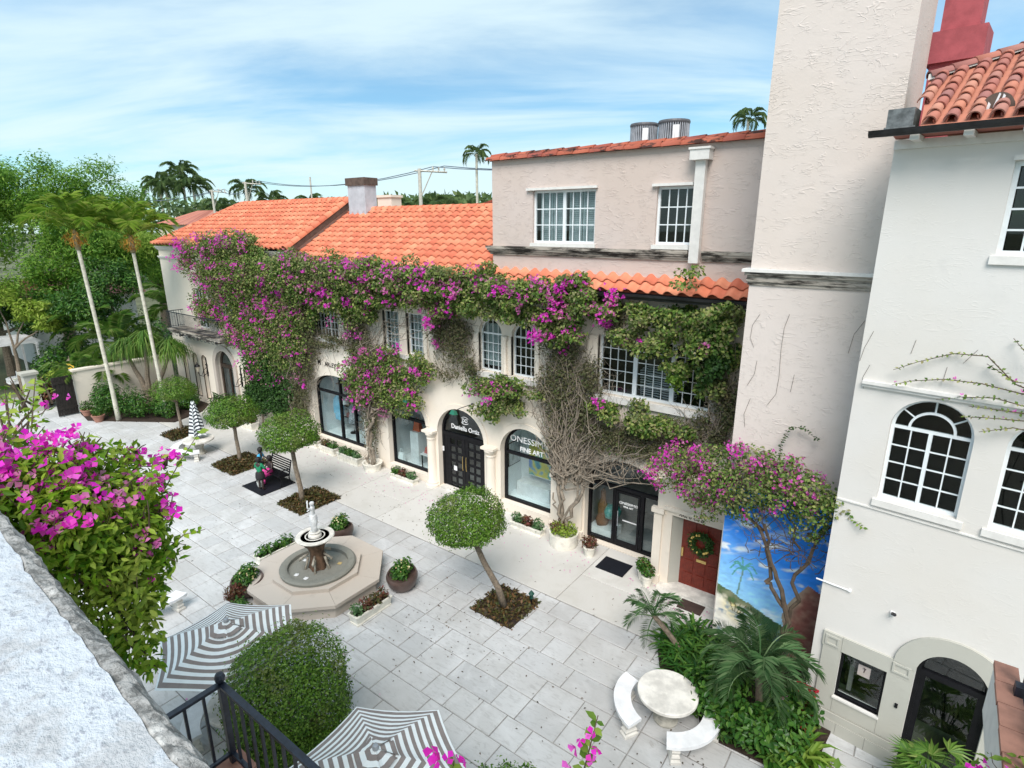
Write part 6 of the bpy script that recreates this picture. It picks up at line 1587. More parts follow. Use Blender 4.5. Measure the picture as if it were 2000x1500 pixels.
# ================================================================== bougainvillea on the arcade facade: clumps (x, z, half width, half height, leaf and flower density, kind)
VB = [(-32.69, 8.85, 1.04, 1.23, 0.35, 1.2, 'v'), (-30.06, 9.44, 2.08, 0.72, 0.7, 1.3, 'v'), (-29.97, 7.89, 2.9, 1.46, 1, 0.6, 'v'), (-32.09, 6.12, 1.74, 1.01, 0.5, 0.5, 'v'), (-26.89, 8.53, 2.54, 1.11, 1, 0.5, 'v'), (-27.29, 6.77, 2.87, 1.55, 1, 0.45, 'v'), (-29.1, 5.29, 1.82, 1.25, 0.8, 0.35, 'v'), (-24.32, 8.41, 1.86, 0.7, 1, 0.5, 'v'), (-24.17, 7.01, 1.88, 1.21, 1, 0.4, 'v'), (-25.59, 5.15, 2.26, 1.56, 1, 0.35, 'v'), (-27.9, 4.08, 1.51, 1.4, 0.9, 0.3, 'v'), (-27.21, 2.82, 1.98, 1.7, 1, 0.05, 'i'), (-28.46, 1.63, 1.15, 1.04, 0.9, 0.0, 'i'), (-25.32, 3.12, 1.82, 1.35, 0.8, 0.05, 'd'), (-23.82, 4.37, 0.93, 1.79, 0.8, 0.05, 'd'), (-24.62, 2.19, 0.8, 0.95, 0.5, 0, 'd'), (-22.02, 8.18, 1.87, 0.78, 1, 0.5, 'v'), (-21.4, 7.44, 1.65, 0.45, 0.9, 0.3, 'v'), (-20.37, 8.48, 1.21, 0.75, 1, 0.2, 'v'), (-20.01, 7.33, 1.2, 0.98, 1, 0.3, 'v'), (-19.83, 6.03, 1.03, 1.12, 0.9, 0.35, 'd'), (-19.48, 4.96, 0.82, 0.91, 0.8, 0.2, 'd'), (-22.28, 5.25, 1.76, 0.27, 0.5, 0, 'd'), (-19.87, 5.13, 0.56, 0.64, 0.6, 0, 'd'), (-18.43, 8.37, 1.41, 0.57, 1, 0.6, 'v'), (-18.71, 7.22, 0.8, 0.74, 0.9, 0.4, 'v'), (-16.78, 8.46, 1.44, 0.49, 1, 0.9, 'v'), (-16.85, 7.67, 1.31, 0.44, 0.9, 0.3, 'v'), (-15.15, 8.26, 1.19, 0.47, 1, 0.4, 'v'), (-15.18, 7.7, 1.06, 0.38, 0.8, 0.2, 'v'), (-19.56, 4.04, 1.22, 1.05, 0.9, 0.9, 'v'), (-18.0, 4.84, 1.44, 0.77, 0.9, 0.7, 'v'), (-17.46, 3.94, 1.73, 0.89, 1, 0.3, 'v'), (-16.18, 5.1, 1.01, 0.63, 0.8, 0.6, 'v'), (-18.66, 3.05, 1.35, 0.59, 0.6, 0.4, 'd'), (-19.27, 1.99, 0.63, 1.46, 0.5, 0.05, 'd'), (-14.42, 7.38, 0.64, 0.57, 0.8, 1.6, 'v'), (-14.98, 6.56, 0.75, 0.88, 0.8, 0.25, 'd'), (-14.23, 5.87, 0.9, 0.78, 0.7, 0.05, 'd'), (-14.53, 5.04, 0.74, 0.44, 0.45, 0.05, 'd'), (-12.94, 7.87, 1.05, 0.5, 1, 0.15, 'v'), (-11.71, 8.3, 1.19, 0.51, 1, 0.2, 'v'), (-11.39, 7.73, 1.07, 0.44, 1, 0.15, 'v'), (-10.36, 8.23, 0.89, 0.52, 1, 0.3, 'v'), (-9.39, 7.98, 0.93, 0.56, 1, 0.45, 'v'), (-9.38, 7.25, 0.94, 0.46, 0.9, 0.5, 'v'), (-10.15, 7.26, 0.56, 0.67, 0.9, 0.3, 'v'), (-8.48, 7.9, 0.7, 0.47, 0.9, 0.35, 'v'), (-9.93, 6.1, 0.6, 1.03, 0.8, 0, 'd'), (-9.15, 6.04, 0.85, 0.92, 0.7, 0, 'd'), (-9.81, 4.9, 1.01, 0.71, 0.7, 0.05, 'd'), (-11.18, 5.11, 0.98, 0.4, 0.9, 0.15, 'v'), (-12.54, 4.78, 1.07, 0.48, 0.9, 0.35, 'v'), (-12.32, 4.05, 0.83, 0.43, 0.7, 0.25, 'v'), (-11.4, 4.42, 0.78, 0.41, 0.8, 0.05, 'v'), (-9.1, 4.15, 0.87, 1.06, 0.45, 0, 'd'), (-9.68, 3.11, 0.61, 0.74, 0.25, 0, 'd'), (-7.83, 4.93, 0.79, 0.43, 0.9, 0.1, 'v'), (-6.79, 4.88, 0.82, 0.48, 1, 0.03, 'v'), (-5.83, 4.85, 0.77, 0.5, 1, 0.03, 'v'), (-7.79, 4.09, 1.07, 0.59, 0.8, 0, 'd'), (-6.25, 4.11, 1.12, 0.45, 0.7, 0.02, 'd'), (-5.06, 4.7, 0.65, 0.68, 0.8, 0.05, 'd'), (-6.95, 7.59, 0.64, 0.59, 0.9, 0.15, 'v'), (-6.05, 7.97, 0.74, 0.43, 0.95, 0.12, 'v'), (-6.16, 7.3, 0.75, 0.41, 1, 0.15, 'v'), (-5.19, 8.05, 0.69, 0.48, 1, 0.12, 'v'), (-5.0, 7.37, 0.76, 0.56, 1, 0.06, 'v'), (-4.36, 7.86, 0.46, 0.67, 1, 0.04, 'v'), (-4.15, 7.06, 0.33, 0.68, 0.9, 0.03, 'v'), (-5.36, 6.68, 0.58, 0.36, 1, 0.03, 'v'), (-5.63, 6.27, 0.44, 0.33, 0.9, 0, 'g'), (-4.77, 6.4, 0.55, 0.57, 0.9, 0.02, 'v'), (-4.28, 5.62, 0.47, 0.86, 0.8, 0.02, 'd'), (-4.34, 4.71, 0.48, 0.52, 0.7, 0.05, 'd'), (-5.29, 9.13, 0.48, 0.29, 0.4, 0.5, 'v'), (-7.7, 7.74, 0.59, 0.68, 0.8, 0.2, 'd'), (-7.97, 8.1, 0.59, 0.38, 0.9, 0.5, 'v'), (-7.5, 8.14, 0.2, 0.67, 0.7, 1.6, 'v'), (-6.82, 8.04, 0.63, 0.36, 0.9, 0.2, 'v'), (-4.41, 8.39, 0.45, 0.26, 1, 0.05, 'v'), (-4.55, 7.01, 0.6, 0.83, 1, 0.02, 'i'), (-4.03, 5.81, 0.29, 0.99, 0.9, 0, 'd'), (-8.39, 5.49, 0.54, 1.0, 0.8, 0, 'd'), (-8.53, 4.27, 0.93, 0.86, 0.7, 0, 'd'), (-6.9, 3.79, 1.01, 0.5, 0.8, 0, 'd'), (-5.3, 4.02, 0.75, 0.39, 0.6, 0.05, 'd'), (-9.36, 6.68, 0.86, 0.5, 0.8, 0.05, 'd'), (-13.95, 6.67, 0.88, 0.66, 0.8, 0.05, 'd'), (-13.5, 5.4, 0.62, 0.68, 0.6, 0, 'd'), (-21.3, 5.6, 1.3, 0.33, 0.6, 0, 'd'), (-23.23, 5.42, 1.02, 1.11, 0.8, 0.1, 'd'), (-25.5, 6.66, 2.67, 1.13, 1, 0.5, 'v'), (-22.87, 7.57, 1.76, 0.69, 1, 0.5, 'v'), (-25.07, 2.11, 1.14, 1.1, 0.7, 0, 'd'), (-26.35, 1.32, 0.87, 0.72, 0.6, 0, 'i'), (-13.64, 8.36, 0.97, 0.36, 1, 0.6, 'v'), (-17.92, 8.89, 0.91, 0.4, 0.7, 0.8, 'v'), (-27.53, 9.73, 1.64, 0.48, 0.8, 1, 'v'), (-15.65, 8.8, 0.81, 0.26, 0.7, 1.2, 'v'), (-23.05, 8.8, 1.4, 0.68, 1, 0.7, 'v'), (-21.67, 8.56, 1.32, 0.66, 1, 0.35, 'v'), (-20.3, 8.76, 1.23, 0.63, 1, 1.0, 'v'), (-19.07, 8.54, 1.16, 0.62, 1, 0.5, 'v'), (-17.87, 8.74, 1.09, 0.6, 1, 0.7, 'v'), (-16.78, 8.53, 1.03, 0.58, 1, 0.35, 'v'), (-15.71, 8.71, 0.97, 0.56, 1, 1.0, 'v'), (-14.72, 8.51, 0.92, 0.55, 1, 0.5, 'v'), (-13.77, 8.69, 0.87, 0.54, 1, 0.7, 'v'), (-12.88, 8.5, 0.83, 0.52, 1, 0.35, 'v'), (-12.03, 8.67, 0.79, 0.51, 1, 1.0, 'v'), (-11.22, 8.49, 0.75, 0.5, 1, 0.5, 'v'), (-10.45, 8.65, 0.71, 0.49, 1, 0.7, 'v'), (-9.71, 8.48, 0.68, 0.48, 1, 0.35, 'v'), (-9.01, 8.63, 0.65, 0.46, 1, 1.0, 'v'), (-8.33, 8.47, 0.62, 0.46, 1, 0.5, 'v'), (-22.45, 7.8, 1.15, 0.59, 0.8, 0.3, 'v'), (-20.81, 7.82, 1.06, 0.57, 0.8, 0.3, 'v'), (-19.29, 7.83, 0.99, 0.55, 0.8, 0.3, 'v'), (-17.87, 7.85, 0.92, 0.53, 0.8, 0.3, 'v'), (-16.26, 7.87, 0.84, 0.51, 0.8, 0.3, 'v'), (-14.91, 7.88, 0.78, 0.49, 0.8, 0.3, 'v'), (-13.66, 7.89, 0.73, 0.47, 0.8, 0.3, 'v')]
VG = np.random.default_rng(42)
def walk(p, q, n, jit, sag=0.0):
    p, q = Vector(p), Vector(q); L = (q - p).length; out = []
    off = Vector((0, 0, 0))
    for i in range(n + 1):
        t = i / n
        if 0 < i < n: off = off * .6 + Vector((R.gauss(0, jit), R.gauss(0, jit * .5), R.gauss(0, jit))) * L / n
        out.append(p.lerp(q, t) + (off if 0 < i < n else Vector((0, 0, 0))) - Vector((0, 0, sag * sin(pi * t))))
    return out
def vine_plant(label, base, clumps, stems, thick, seed, group='bougainvillea vines on the arcade building'):
    t = thing('bougainvillea_vine', label, 'vine', base, group)
    lp = {'v': [], 'i': [], 'd': [], 'g': []}; ln = {'v': [], 'i': [], 'd': [], 'g': []}; fl = []; fn = []; tw_ = MB()
    for (x, z, rx, rz, d, f, k) in clumps:
        ty = .62 if (z > 7.2 and k == 'v') else (.42 if k in 'vgi' else .22)
        cy_ = F0 - .1 - ty * .75
        if z > 8.1: cy_ = 14.75
        area = pi * rx * rz
        n = int(area * d * (980 if k != 'd' else 520))
        # sub-clumps so that the outline is uneven
        ns = max(5, int(area * 7)); sc = VG.normal(0, .45, (ns, 3)); sc = sc / np.maximum(1, np.linalg.norm(sc, axis=1, keepdims=True))
        w_ = VG.integers(0, ns, n); dirs = unit(VG.normal(0, 1, (n, 3)))
        p = sc[w_] * .8 + dirs * (VG.uniform(.35, 1, (n, 1)) ** .5) * .42
        P_ = np.array([x, cy_, z]) + p * np.array([rx, ty, rz]) * 1.08
        P_[:, 1] = np.minimum(P_[:, 1], F0 - .03)
        lp[k].append(P_); ln[k].append(dirs * .6 + np.array([0, -.5, .45]))
        nc = VG.poisson(area * f * 7.2)
        for _ in range(nc):
            q = sc[VG.integers(0, ns)] * .85 + unit(VG.normal(0, 1, (1, 3)))[0] * .4; q[1] = -abs(q[1]) - .1
            c = np.array([x, cy_, z]) + q * np.array([rx, ty, rz]) * 1.1
            m_ = VG.integers(4, 14)
            fl.append(c + VG.normal(0, 1, (m_, 3)) * np.array([.11, .09, .10])); fn.append(np.tile([0, -.7, .5], (m_, 1)))
        if k == 'd':
            for _ in range(int(area * 60)):
                a = Vector((x + R.gauss(0, rx * .5), F0 - R.uniform(.03, .3), z + R.gauss(0, rz * .5))); e = a + Vector((R.gauss(0, .3), R.uniform(-.06, .06), R.gauss(.15, .45)))
                e.y = min(e.y, F0 - .02); tw_.tube(walk(a, e, 4, .35), [.009, .008, .007, .005, .003], 3, False)
    for k, m_, sz, asp in (('v', M['vineleaf'], .118, .62), ('i', M['ivy'], .11, .8), ('d', M['dryleaf'], .10, .55), ('g', M['freshleaf'], .12, .65)):
        if lp[k]:
            P_ = np.concatenate(lp[k]); me_ = leaf_mesh('leaves', m_, P_, np.concatenate(ln[k]), sz, asp, .22, .55); put('leaves', me_, t, 'stuff')
    if fl:
        P_ = np.concatenate(fl); Nn = np.concatenate(fn); pick = np.repeat(VG.random(len(fl)), [len(a) for a in fl]) < .6
        put('magenta_bracts', bract_mesh('magenta_bracts', M['bract'], P_[pick], Nn[pick], .082), t, 'stuff'); put('pink_bracts', bract_mesh('pink_bracts', M['palebract'], P_[~pick], Nn[~pick], .072), t, 'stuff')
    for (a, e, r0, r1, n, j) in stems: tw_.tube(walk(a, e, n, j), [r0 + (r1 - r0) * i / n for i in range(n + 1)], 6, False)
    o = put('stems', tw_.mesh('stems', M['twig']), t); o['kind'] = 'stuff'
    return t
split = lambda lo, hi: [c for c in VB if lo <= c[0] < hi]
def fan(root, n, xr, zr, r0, seed):
    rr = random.Random(seed); out = []
    for _ in range(n):
        e = (rr.uniform(*xr), F0 - rr.uniform(.04, .4), rr.uniform(*zr)); a = (root[0] + rr.gauss(0, .1), root[1] + rr.gauss(0, .06), root[2] + rr.uniform(-.2, .25))
        out.append((a, e, rr.uniform(.5, 1) * r0, .006, 9, rr.uniform(.35, .75)))
    return out
# left vine
vine_plant('big bougainvillea spilling over the left roof edge, magenta flowers above dark ivy', (-25.4, 15.3, 0), split(-60, -20.6),
           [((-25.5, 15.2, 0), (-25.0, 15.3, 3.2), .09, .06, 8, .3), ((-25.35, 15.2, 0), (-24.6, 15.35, 4.0), .07, .04, 8, .35), ((-28.2, 15.3, 0), (-28.0, 15.3, 4), .06, .04, 8, .25)] + fan((-25.0, 15.3, 3.0), 26, (-29, -21.5), (4, 8), .03, 1), .6, 1)
vine_plant('middle bougainvillea with grey trunks climbing between the clothes shop and the handbag shop', (-19.0, 15.1, 0), split(-20.6, -14.2),
           [((-19.05, 15.1, .2), (-19.35, 15.3, 2.6), .085, .06, 8, .3), ((-18.95, 15.05, .2), (-18.95, 15.3, 2.9), .07, .05, 8, .4), ((-19.1, 15.0, .3), (-19.1, 15.3, 2.4), .05, .04, 10, .5), ((-19.1, 15.25, 2.6), (-19.4, 15.35, 5.6), .06, .03, 9, .3), ((-19.0, 15.25, 2.6), (-17.6, 15.3, 3.9), .06, .03, 9, .5)] + fan((-19.1, 15.25, 2.5), 40, (-20.2, -16.6), (3.0, 5.6), .035, 2) + fan((-19.3, 15.3, 5.0), 24, (-20.5, -14.5), (6.3, 8.2), .02, 3), .5, 2)
vine_plant('right bougainvillea with a thick tangled grey trunk rising from the round white planter', (-8.95, 14.9, .4), split(-14.2, -3),
           [((-9.0, 14.95, .4), (-9.55, 15.2, 2.3), .085, .06, 9, .3), ((-8.9, 14.9, .4), (-8.55, 15.25, 2.2), .075, .05, 9, .35), ((-8.95, 14.85, .4), (-9.2, 15.1, 2.4), .06, .05, 10, .5), ((-8.85, 14.9, .4), (-8.8, 15.2, 2.6), .05, .04, 9, .5), ((-9.05, 14.9, .4), (-9.6, 15.2, 1.6), .04, .03, 9, .5)] + fan((-9.3, 15.15, 2.2), 52, (-10.6, -7.4), (2.9, 5.0), .042, 4) + fan((-9.2, 15.2, 2.8), 46, (-10.8, -8.5), (4.4, 7.2), .026, 5) + fan((-8.6, 15.2, 2.3), 44, (-8.6, -4.6), (3.3, 4.9), .026, 6) + fan((-4.6, 15.35, 4.4), 22, (-4.9, -3.7), (5.0, 8.2), .018, 7), .5, 3)

# ================================================================== flowering tree in front of the mural
t = thing('bougainvillea_tree', 'small bougainvillea tree with twisted trunks and magenta crown in front of the mural', 'tree', (-1.5, 12.55, 0))
b = MB()
for a, e, r0, r1 in (((-1.5, 12.55, 0), (-1.75, 12.6, 2.2), .085, .06), ((-1.75, 12.6, 2.2), (-2.45, 12.8, 3.7), .055, .035), ((-1.42, 12.5, 0), (-1.45, 12.6, 2.4), .05, .04), ((-1.45, 12.6, 2.4), (-1.5, 12.75, 4.0), .045, .03), ((-1.75, 12.6, 2.1), (-2.2, 12.7, 2.5), .05, .045), ((-2.2, 12.7, 2.5), (-2.4, 12.8, 3.9), .05, .03), ((-2.4, 12.8, 3.6), (-3.6, 13.3, 4.3), .04, .015), ((-1.5, 12.75, 3.8), (-1.0, 12.4, 4.7), .03, .012), ((-2.4, 12.85, 3.7), (-4.7, 13.9, 4.0), .03, .012), ((-1.6, 12.7, 3.6), (-2.4, 12.9, 5.2), .028, .01)): b.tube(walk(a, e, 7, .28), [r0 + (r1 - r0) * i / 7 for i in range(8)], 7, False)
for _ in range(70):
    a = Vector((R.uniform(-2.7, -1.2), R.uniform(12.5, 12.9), R.uniform(3.0, 4.4))); e = a + Vector((R.gauss(0, .6), R.gauss(0, .2), R.gauss(.4, .4))); b.tube(walk(a, e, 5, .4), [.012, .01, .009, .007, .005, .003], 4, False)
put('trunk', b.mesh('trunk', M['darktwig']), t)
crown = [(-5.3, 14.1, 3.6, .55, .4, .5, .5, 1.7), (-4.8, 13.9, 4.1, .6, .4, .45, .6, 1.5), (-4.3, 13.8, 3.6, .55, .4, .55, .8, 1.2), (-3.8, 13.5, 4.4, .6, .35, .5, .9, 1.0), (-3.5, 13.2, 3.9, .55, .4, .5, 1, .7), (-2.9, 13.1, 4.9, .55, .3, .35, .6, .8), (-2.9, 12.9, 4.3, .65, .4, .45, 1, .4), (-2.2, 12.8, 4.9, .55, .35, .4, .8, .9), (-2.1, 12.7, 4.4, .6, .4, .4, 1, .25), (-1.6, 12.6, 4.7, .5, .35, .4, .9, .6), (-1.35, 12.5, 4.4, .5, .35, .35, 1, .1), (-.95, 12.2, 4.75, .35, .25, .25, .8, .05), (-1.5, 12.6, 3.85, .4, .3, .3, .5, .05), (-3.9, 13.4, 3.2, .3, .25, .35, .5, .5), (-2.9, 12.9, 3.7, .5, .3, .25, .5, .1)]
Lp, Ln, Fp, Fn = [], [], [], []
for x, y, z, rx, ry, rz, d, f in crown:
    z += .32
    n = int(d * rx * rz * 3700); dr_ = unit(VG.normal(0, 1, (n, 3))); q = VG.uniform(.3, 1, (n, 1)) ** .6; Lp.append(np.array([x, y, z]) + dr_ * q * np.array([rx, ry, rz]) * 1.15); Ln.append(dr_ * .6 + np.array([0, -.4, .5]))
    for _ in range(VG.poisson(f * rx * rz * 95)):
        c = np.array([x, y, z]) + unit(VG.normal(0, 1, (1, 3)))[0] * np.array([rx, ry, rz]) * VG.uniform(.7, 1.1); m_ = VG.integers(3, 10); Fp.append(c + VG.normal(0, .075, (m_, 3))); Fn.append(np.tile([0, -.6, .6], (m_, 1)))
put('leaves', leaf_mesh('leaves', M['vineleaf'], np.concatenate(Lp), np.concatenate(Ln), .085, .62, .22, .5), t, 'stuff')
P_ = np.concatenate(Fp); Nn = np.concatenate(Fn); pk = VG.random(len(P_)) < .6
put('magenta_bracts', bract_mesh('b', M['bract'], P_[pk], Nn[pk], .055), t, 'stuff'); put('pink_bracts', bract_mesh('b', M['palebract'], P_[~pk], Nn[~pk], .05), t, 'stuff')
def sprig(t, path, step, mat, size, r=.008, bract=0, name='leafy_shoot', stem=None):
    """a leafy shoot along a path"""
    b = MB(); path = [Vector(p) for p in path]; b.tube(path, [r * (1 - .6 * i / (len(path) - 1)) for i in range(len(path))], 5, False); put('stem', b.mesh('stem', stem or M['darktwig']), t)
    P_, D_, Bp = [], [], []
    for a, c in zip(path, path[1:]):
        k_ = max(1, int((c - a).length / step))
        for i in range(k_):
            for s_ in (-1, 1):
                P_.append(a.lerp(c, i / k_)); d = (c - a).normalized(); sd = d.cross(Vector((R.gauss(0, .3), -.5, 1))).normalized(); D_.append(sd * s_ + d * .4 + Vector((0, 0, .15)))
            if R.random() < bract: Bp.append(a.lerp(c, i / k_) + Vector((R.gauss(0, .03), R.gauss(0, .03), .03)))
    me_ = leaf_mesh(name, mat, np.array(P_), np.tile([0, -.3, 1.], (len(P_), 1)), size, .6, .2, .35, 7, up_dir=np.array(D_)); put('leaves', me_, t, 'stuff')
    if Bp: put('bracts', bract_mesh('bracts', M['bract'], np.array(Bp), np.tile([0, -.3, .8], (len(Bp), 1)), size * .7), t, 'stuff')
sprig(t, [(-2.3, 13.0, 5.2), (-2.33, 13.1, 5.8), (-2.2, 13.2, 6.15), (-1.95, 13.2, 6.2), (-1.6, 13.2, 5.95)], .05, M['ivy'], .07, .006)
sprig(t, [(-1.2, 12.4, 4.85), (-.8, 12.1, 4.95), (-.45, 11.85, 4.85)], .05, M['freshleaf'], .075, .006)

# ================================================================== leafless and trailing stems on the white walls
t = thing('dry_vine_stem', 'thin dead vine stems clinging to the pale tower and white wall', 'vine stem', (-2.3, 13.38, 6))
def wl_line(pts, r=.0035): MB().tube([(x, 13.385, z) for x, z in pts], r, 4, False).build('stem', M['darktwig'], t)
for pts in ([(-2.55, 8.6), (-2.62, 8.3), (-2.63, 7.8), (-2.6, 7.2), (-2.62, 6.8), (-2.78, 6.5)], [(-3.15, 8.55), (-3.28, 8.3), (-3.3, 8.0), (-3.2, 7.8)], [(-3.1, 7.5), (-3.12, 7.2), (-3.25, 6.9)], [(-2.3, 7.3), (-2.33, 6.9)], [(-3.15, 6.6), (-3.25, 6.2), (-3.2, 5.9)], [(-1.15, 8.6), (-1.3, 8.3), (-1.35, 7.9)]): wl_line(pts)
def rl(pts, r=.003): MB().tube([rbw(s, -.012, z) for s, z in pts], r, 4, False).build('stem', M['darktwig'], t)
for pts in ([(.5, 8.55), (.46, 8.3)], [(-.15, 8.62), (-.25, 8.3), (-.29, 8.05)], [(-.12, 8.0), (-.2, 7.75), (-.16, 7.55)], [(1.35, 8.5), (1.2, 8.25)], [(1.0, 8.15), (.98, 7.9)]): rl(pts)
t = thing('trailing_branch', 'sparse leafy bougainvillea branches trailing over the white wall at the right edge', 'branch', rbw(2.4, -.1, 7.6))
for path in ([(2.9, 7.7), (1.9, 8.05), (1.5, 8.45), (1.05, 8.4), (.6, 8.2), (.28, 8.02)], [(2.9, 7.6), (2.1, 7.9), (1.5, 8.0), (1.0, 7.95), (.55, 7.85), (.3, 7.75)], [(2.9, 7.5), (2.2, 7.7), (1.7, 7.8), (1.2, 7.68), (.95, 7.6)], [(2.8, 7.4), (2.2, 7.5), (1.6, 7.45), (1.3, 7.35)], [(2.8, 7.9), (2.3, 8.1), (1.9, 8.1), (1.5, 8.3)], [(2.6, 7.3), (2.0, 7.35), (1.6, 7.2)], [(2.9, 8.2), (2.4, 8.4), (2.0, 8.5), (1.75, 8.75)], [(2.5, 7.6), (1.9, 7.6), (1.4, 7.6)]):
    sprig(t, [rbw(s, -.06 - .08 * (i % 3), z) for i, (s, z) in enumerate(path)], .07, M['vineleaf'], .06, .012, .06)

# ================================================================== clipped mushroom trees
def topiary(label, base, top, zb, rx, lean=(0, 0), n=9000, size=.075, trunk=.085, fork=True, squash=1.0):
    x, y = base; t = thing('clipped_tree', label, 'tree', (x, y, 0), 'mushroom shaped clipped trees'); cx, cy_ = x + lean[0], y + lean[1]; H_ = top - zb
    b = MB(); tp = [(x, y, 0), (x + lean[0] * .2 + .02, y + lean[1] * .2, zb * .3), (x + lean[0] * .55 - .03, y + lean[1] * .55, zb * .65), (x + lean[0] * .8, y + lean[1] * .8, zb * .92)]
    b.tube(tp, [trunk * 1.25, trunk, trunk * .9, trunk * .85], 9)
    if fork:
        e = Vector(tp[-1])
        for k in range(5):
            a = 2 * pi * k / 5 + R.uniform(-.3, .3); b.tube(walk(e, e + Vector((cos(a) * rx * .6, sin(a) * rx * .6, H_ * .35)), 4, .15), [trunk * .6, trunk * .5, trunk * .4, trunk * .3, .015], 6, False)
    o = put('trunk', b.mesh('trunk', M['bark']), t); o.data.polygons.foreach_set('use_smooth', [True] * len(o.data.polygons))
    # dome: flattened hemi-ellipsoid with a rounded underside
    d = unit(VG.normal(0, 1, (n, 3))); q = 1 - np.abs(VG.normal(0, .085, (n, 1))); so = VG.random(n) < .035; q[so] = VG.uniform(1.0, 1.13, (so.sum(), 1)); inner = VG.random(n) < .3; q[inner] = VG.uniform(.5, .95, (inner.sum(), 1))
    lump = 1 + .06 * np.sin(d[:, :1] * 5 + 1.3 * x) + .055 * np.sin(d[:, 1:2] * 6 + y) + .045 * np.sin(d[:, 2:3] * 9 + x) + .03 * np.sin(d[:, :1] * 14 + d[:, 1:2] * 11)
    up_ = d[:, 2:3] > 0; rz = np.where(up_, H_ * .68, H_ * .34); pz = zb + H_ * .34
    P_ = np.array([cx, cy_, pz]) + d * np.concatenate([np.full((n, 1), rx), np.full((n, 1), rx * squash), rz], 1) * q * lump
    put('crown', leaf_mesh('crown', M['topiary'], P_, d + np.array([0, 0, .25]), size, .5, .2, .5, 4), t, 'stuff')
    return t
def bed(label, x0, x1, y0, y1, n, plants=True, mound=.14, mat='mulchleaf'):
    t = thing('planting_bed', label, 'planting bed', ((x0 + x1) / 2, (y0 + y1) / 2, 0), 'square planting beds'); MB().box(x0, x1, y0, y1, -.02, .015).build('soil', M['soil'], t)
    u = VG.uniform(-1, 1, (n, 2)); h = np.clip(1 - np.abs(u).max(1) ** 3, 0, 1); P_ = np.stack([(x0 + x1) / 2 + u[:, 0] * (x1 - x0) / 2 * 1.04, (y0 + y1) / 2 + u[:, 1] * (y1 - y0) / 2 * 1.04, .02 + VG.uniform(0, 1, n) * mound * h], 1)
    put('ground_cover', leaf_mesh('ground_cover', M[mat], P_, np.tile([0, 0, 1.], (n, 1)), .12, .55, .2, .7), t, 'stuff'); return t
bed('square bed round the farthest clipped tree', -31.2, -29.8, 11.4, 12.8, 1500, mound=.3); bed('leafy brown bed round the clipped tree left of the black mat', -25.2, -23.4, 11.05, 12.75, 3800, mound=.32); bed('leafy rust brown bed round the clipped tree right of the black mat', -19.4, -17.9, 10.75, 12.45, 3800, mound=.32, mat='mulchleaf')
bed('dark soil bed round the clipped tree right of the fountain', -9.25, -7.85, 10.4, 11.8, 900, mound=.08); bed('bed under the big clipped tree in front', -9.7, -8.2, 3.9, 5.4, 600, mound=.05); bed('bed under the clipped tree at the bottom edge', -4.6, -3.2, 4.2, 5.6, 400, mound=.05)
topiary('farthest small clipped mushroom tree beside the folded parasol', (-30.6, 12.2), 2.9, 1.85, 1.08, (-.35, .1), 5500, .09, .075)
topiary('clipped mushroom tree between the far table and the black mat', (-24.3, 11.9), 3.1, 1.85, 1.13, (-.3, .1), 6500, .09, .085)
topiary('clipped mushroom tree right of the black mat with a forked trunk', (-18.6, 11.3), 3.65, 2.3, 1.14, (-.4, .0), 8000, .088, .095)
topiary('clipped mushroom tree alone right of the fountain with a leaning trunk', (-8.5, 11.0), 3.62, 2.3, 1.08, (-.8, -.6), 15000, .068, .09)
topiary('big clipped tree in front left of the bottom parasol', (-8.95, 4.65), 3.1, .6, 1.22, (0, 0), 34000, .062, .10, squash=1.0)
topiary('clipped tree whose top shows at the bottom edge of the photo', (-3.9, 4.9), 2.7, 1.2, .95, (0, 0), 15000, .06, .09)

# ================================================================== palms
M['limepalm'] = leafmat('yellow_green_palm_leaflet', [(0.11, 0.23, 0.02), (0.19, 0.34, 0.035), (0.30, 0.43, 0.06), (0.42, 0.48, 0.12)], 0.5, rough=0.4)
def frond_mesh(name, L, e0, droop, nl, ll, lw, mat, hang=.35, vee=.3, seed=0, t0=.16, taper=True):
    """one feather frond starting at the origin and pointing along +x"""
    rg = np.random.default_rng(seed); n = 9; pts = []
    for i in range(n + 1):
        s = i / n; pts.append(Vector((L * (s * cos(e0) * (1 - .12 * s * s * droop)), 0, L * (s * sin(e0) - droop * .62 * s ** 2.2))))
    b = MB(); b.tube(pts, [.022 * (1 - .85 * i / n) * (L / 1.6) ** .5 for i in range(n + 1)], 4, False)
    def at(s):
        f = min(s * n, n - 1e-6); i = int(f); return pts[i].lerp(pts[i + 1], f - i), (pts[i + 1] - pts[i]).normalized()
    for k in range(nl):
        s = t0 + (1 - t0) * (k + .5) / nl; p, d = at(s); side = Vector((0, 1, 0)); upv = side.cross(d) * -1
        prof = (.55 + .45 * sin(pi * min(1, (s - t0) / (1 - t0) * .85 + .12))) if taper else 1
        for sg in (-1, 1):
            l = ll * prof * rg.uniform(.85, 1.12); dr = (side * sg * (1 - .35 * s) + d * (.42 + .5 * s) + upv * vee * rg.uniform(.6, 1.3)).normalized()
            q1 = p + dr * l * .5 + Vector((0, 0, -hang * l * .12)); q2 = p + dr * l * (1 - .1 * hang) + Vector((0, 0, -hang * l * .62))
            wv = d * lw * .5
            b.add([p, q1 - wv, q2, q1 + wv], [(0, 1, 2), (0, 2, 3)])
    return b.mesh(name, mat)
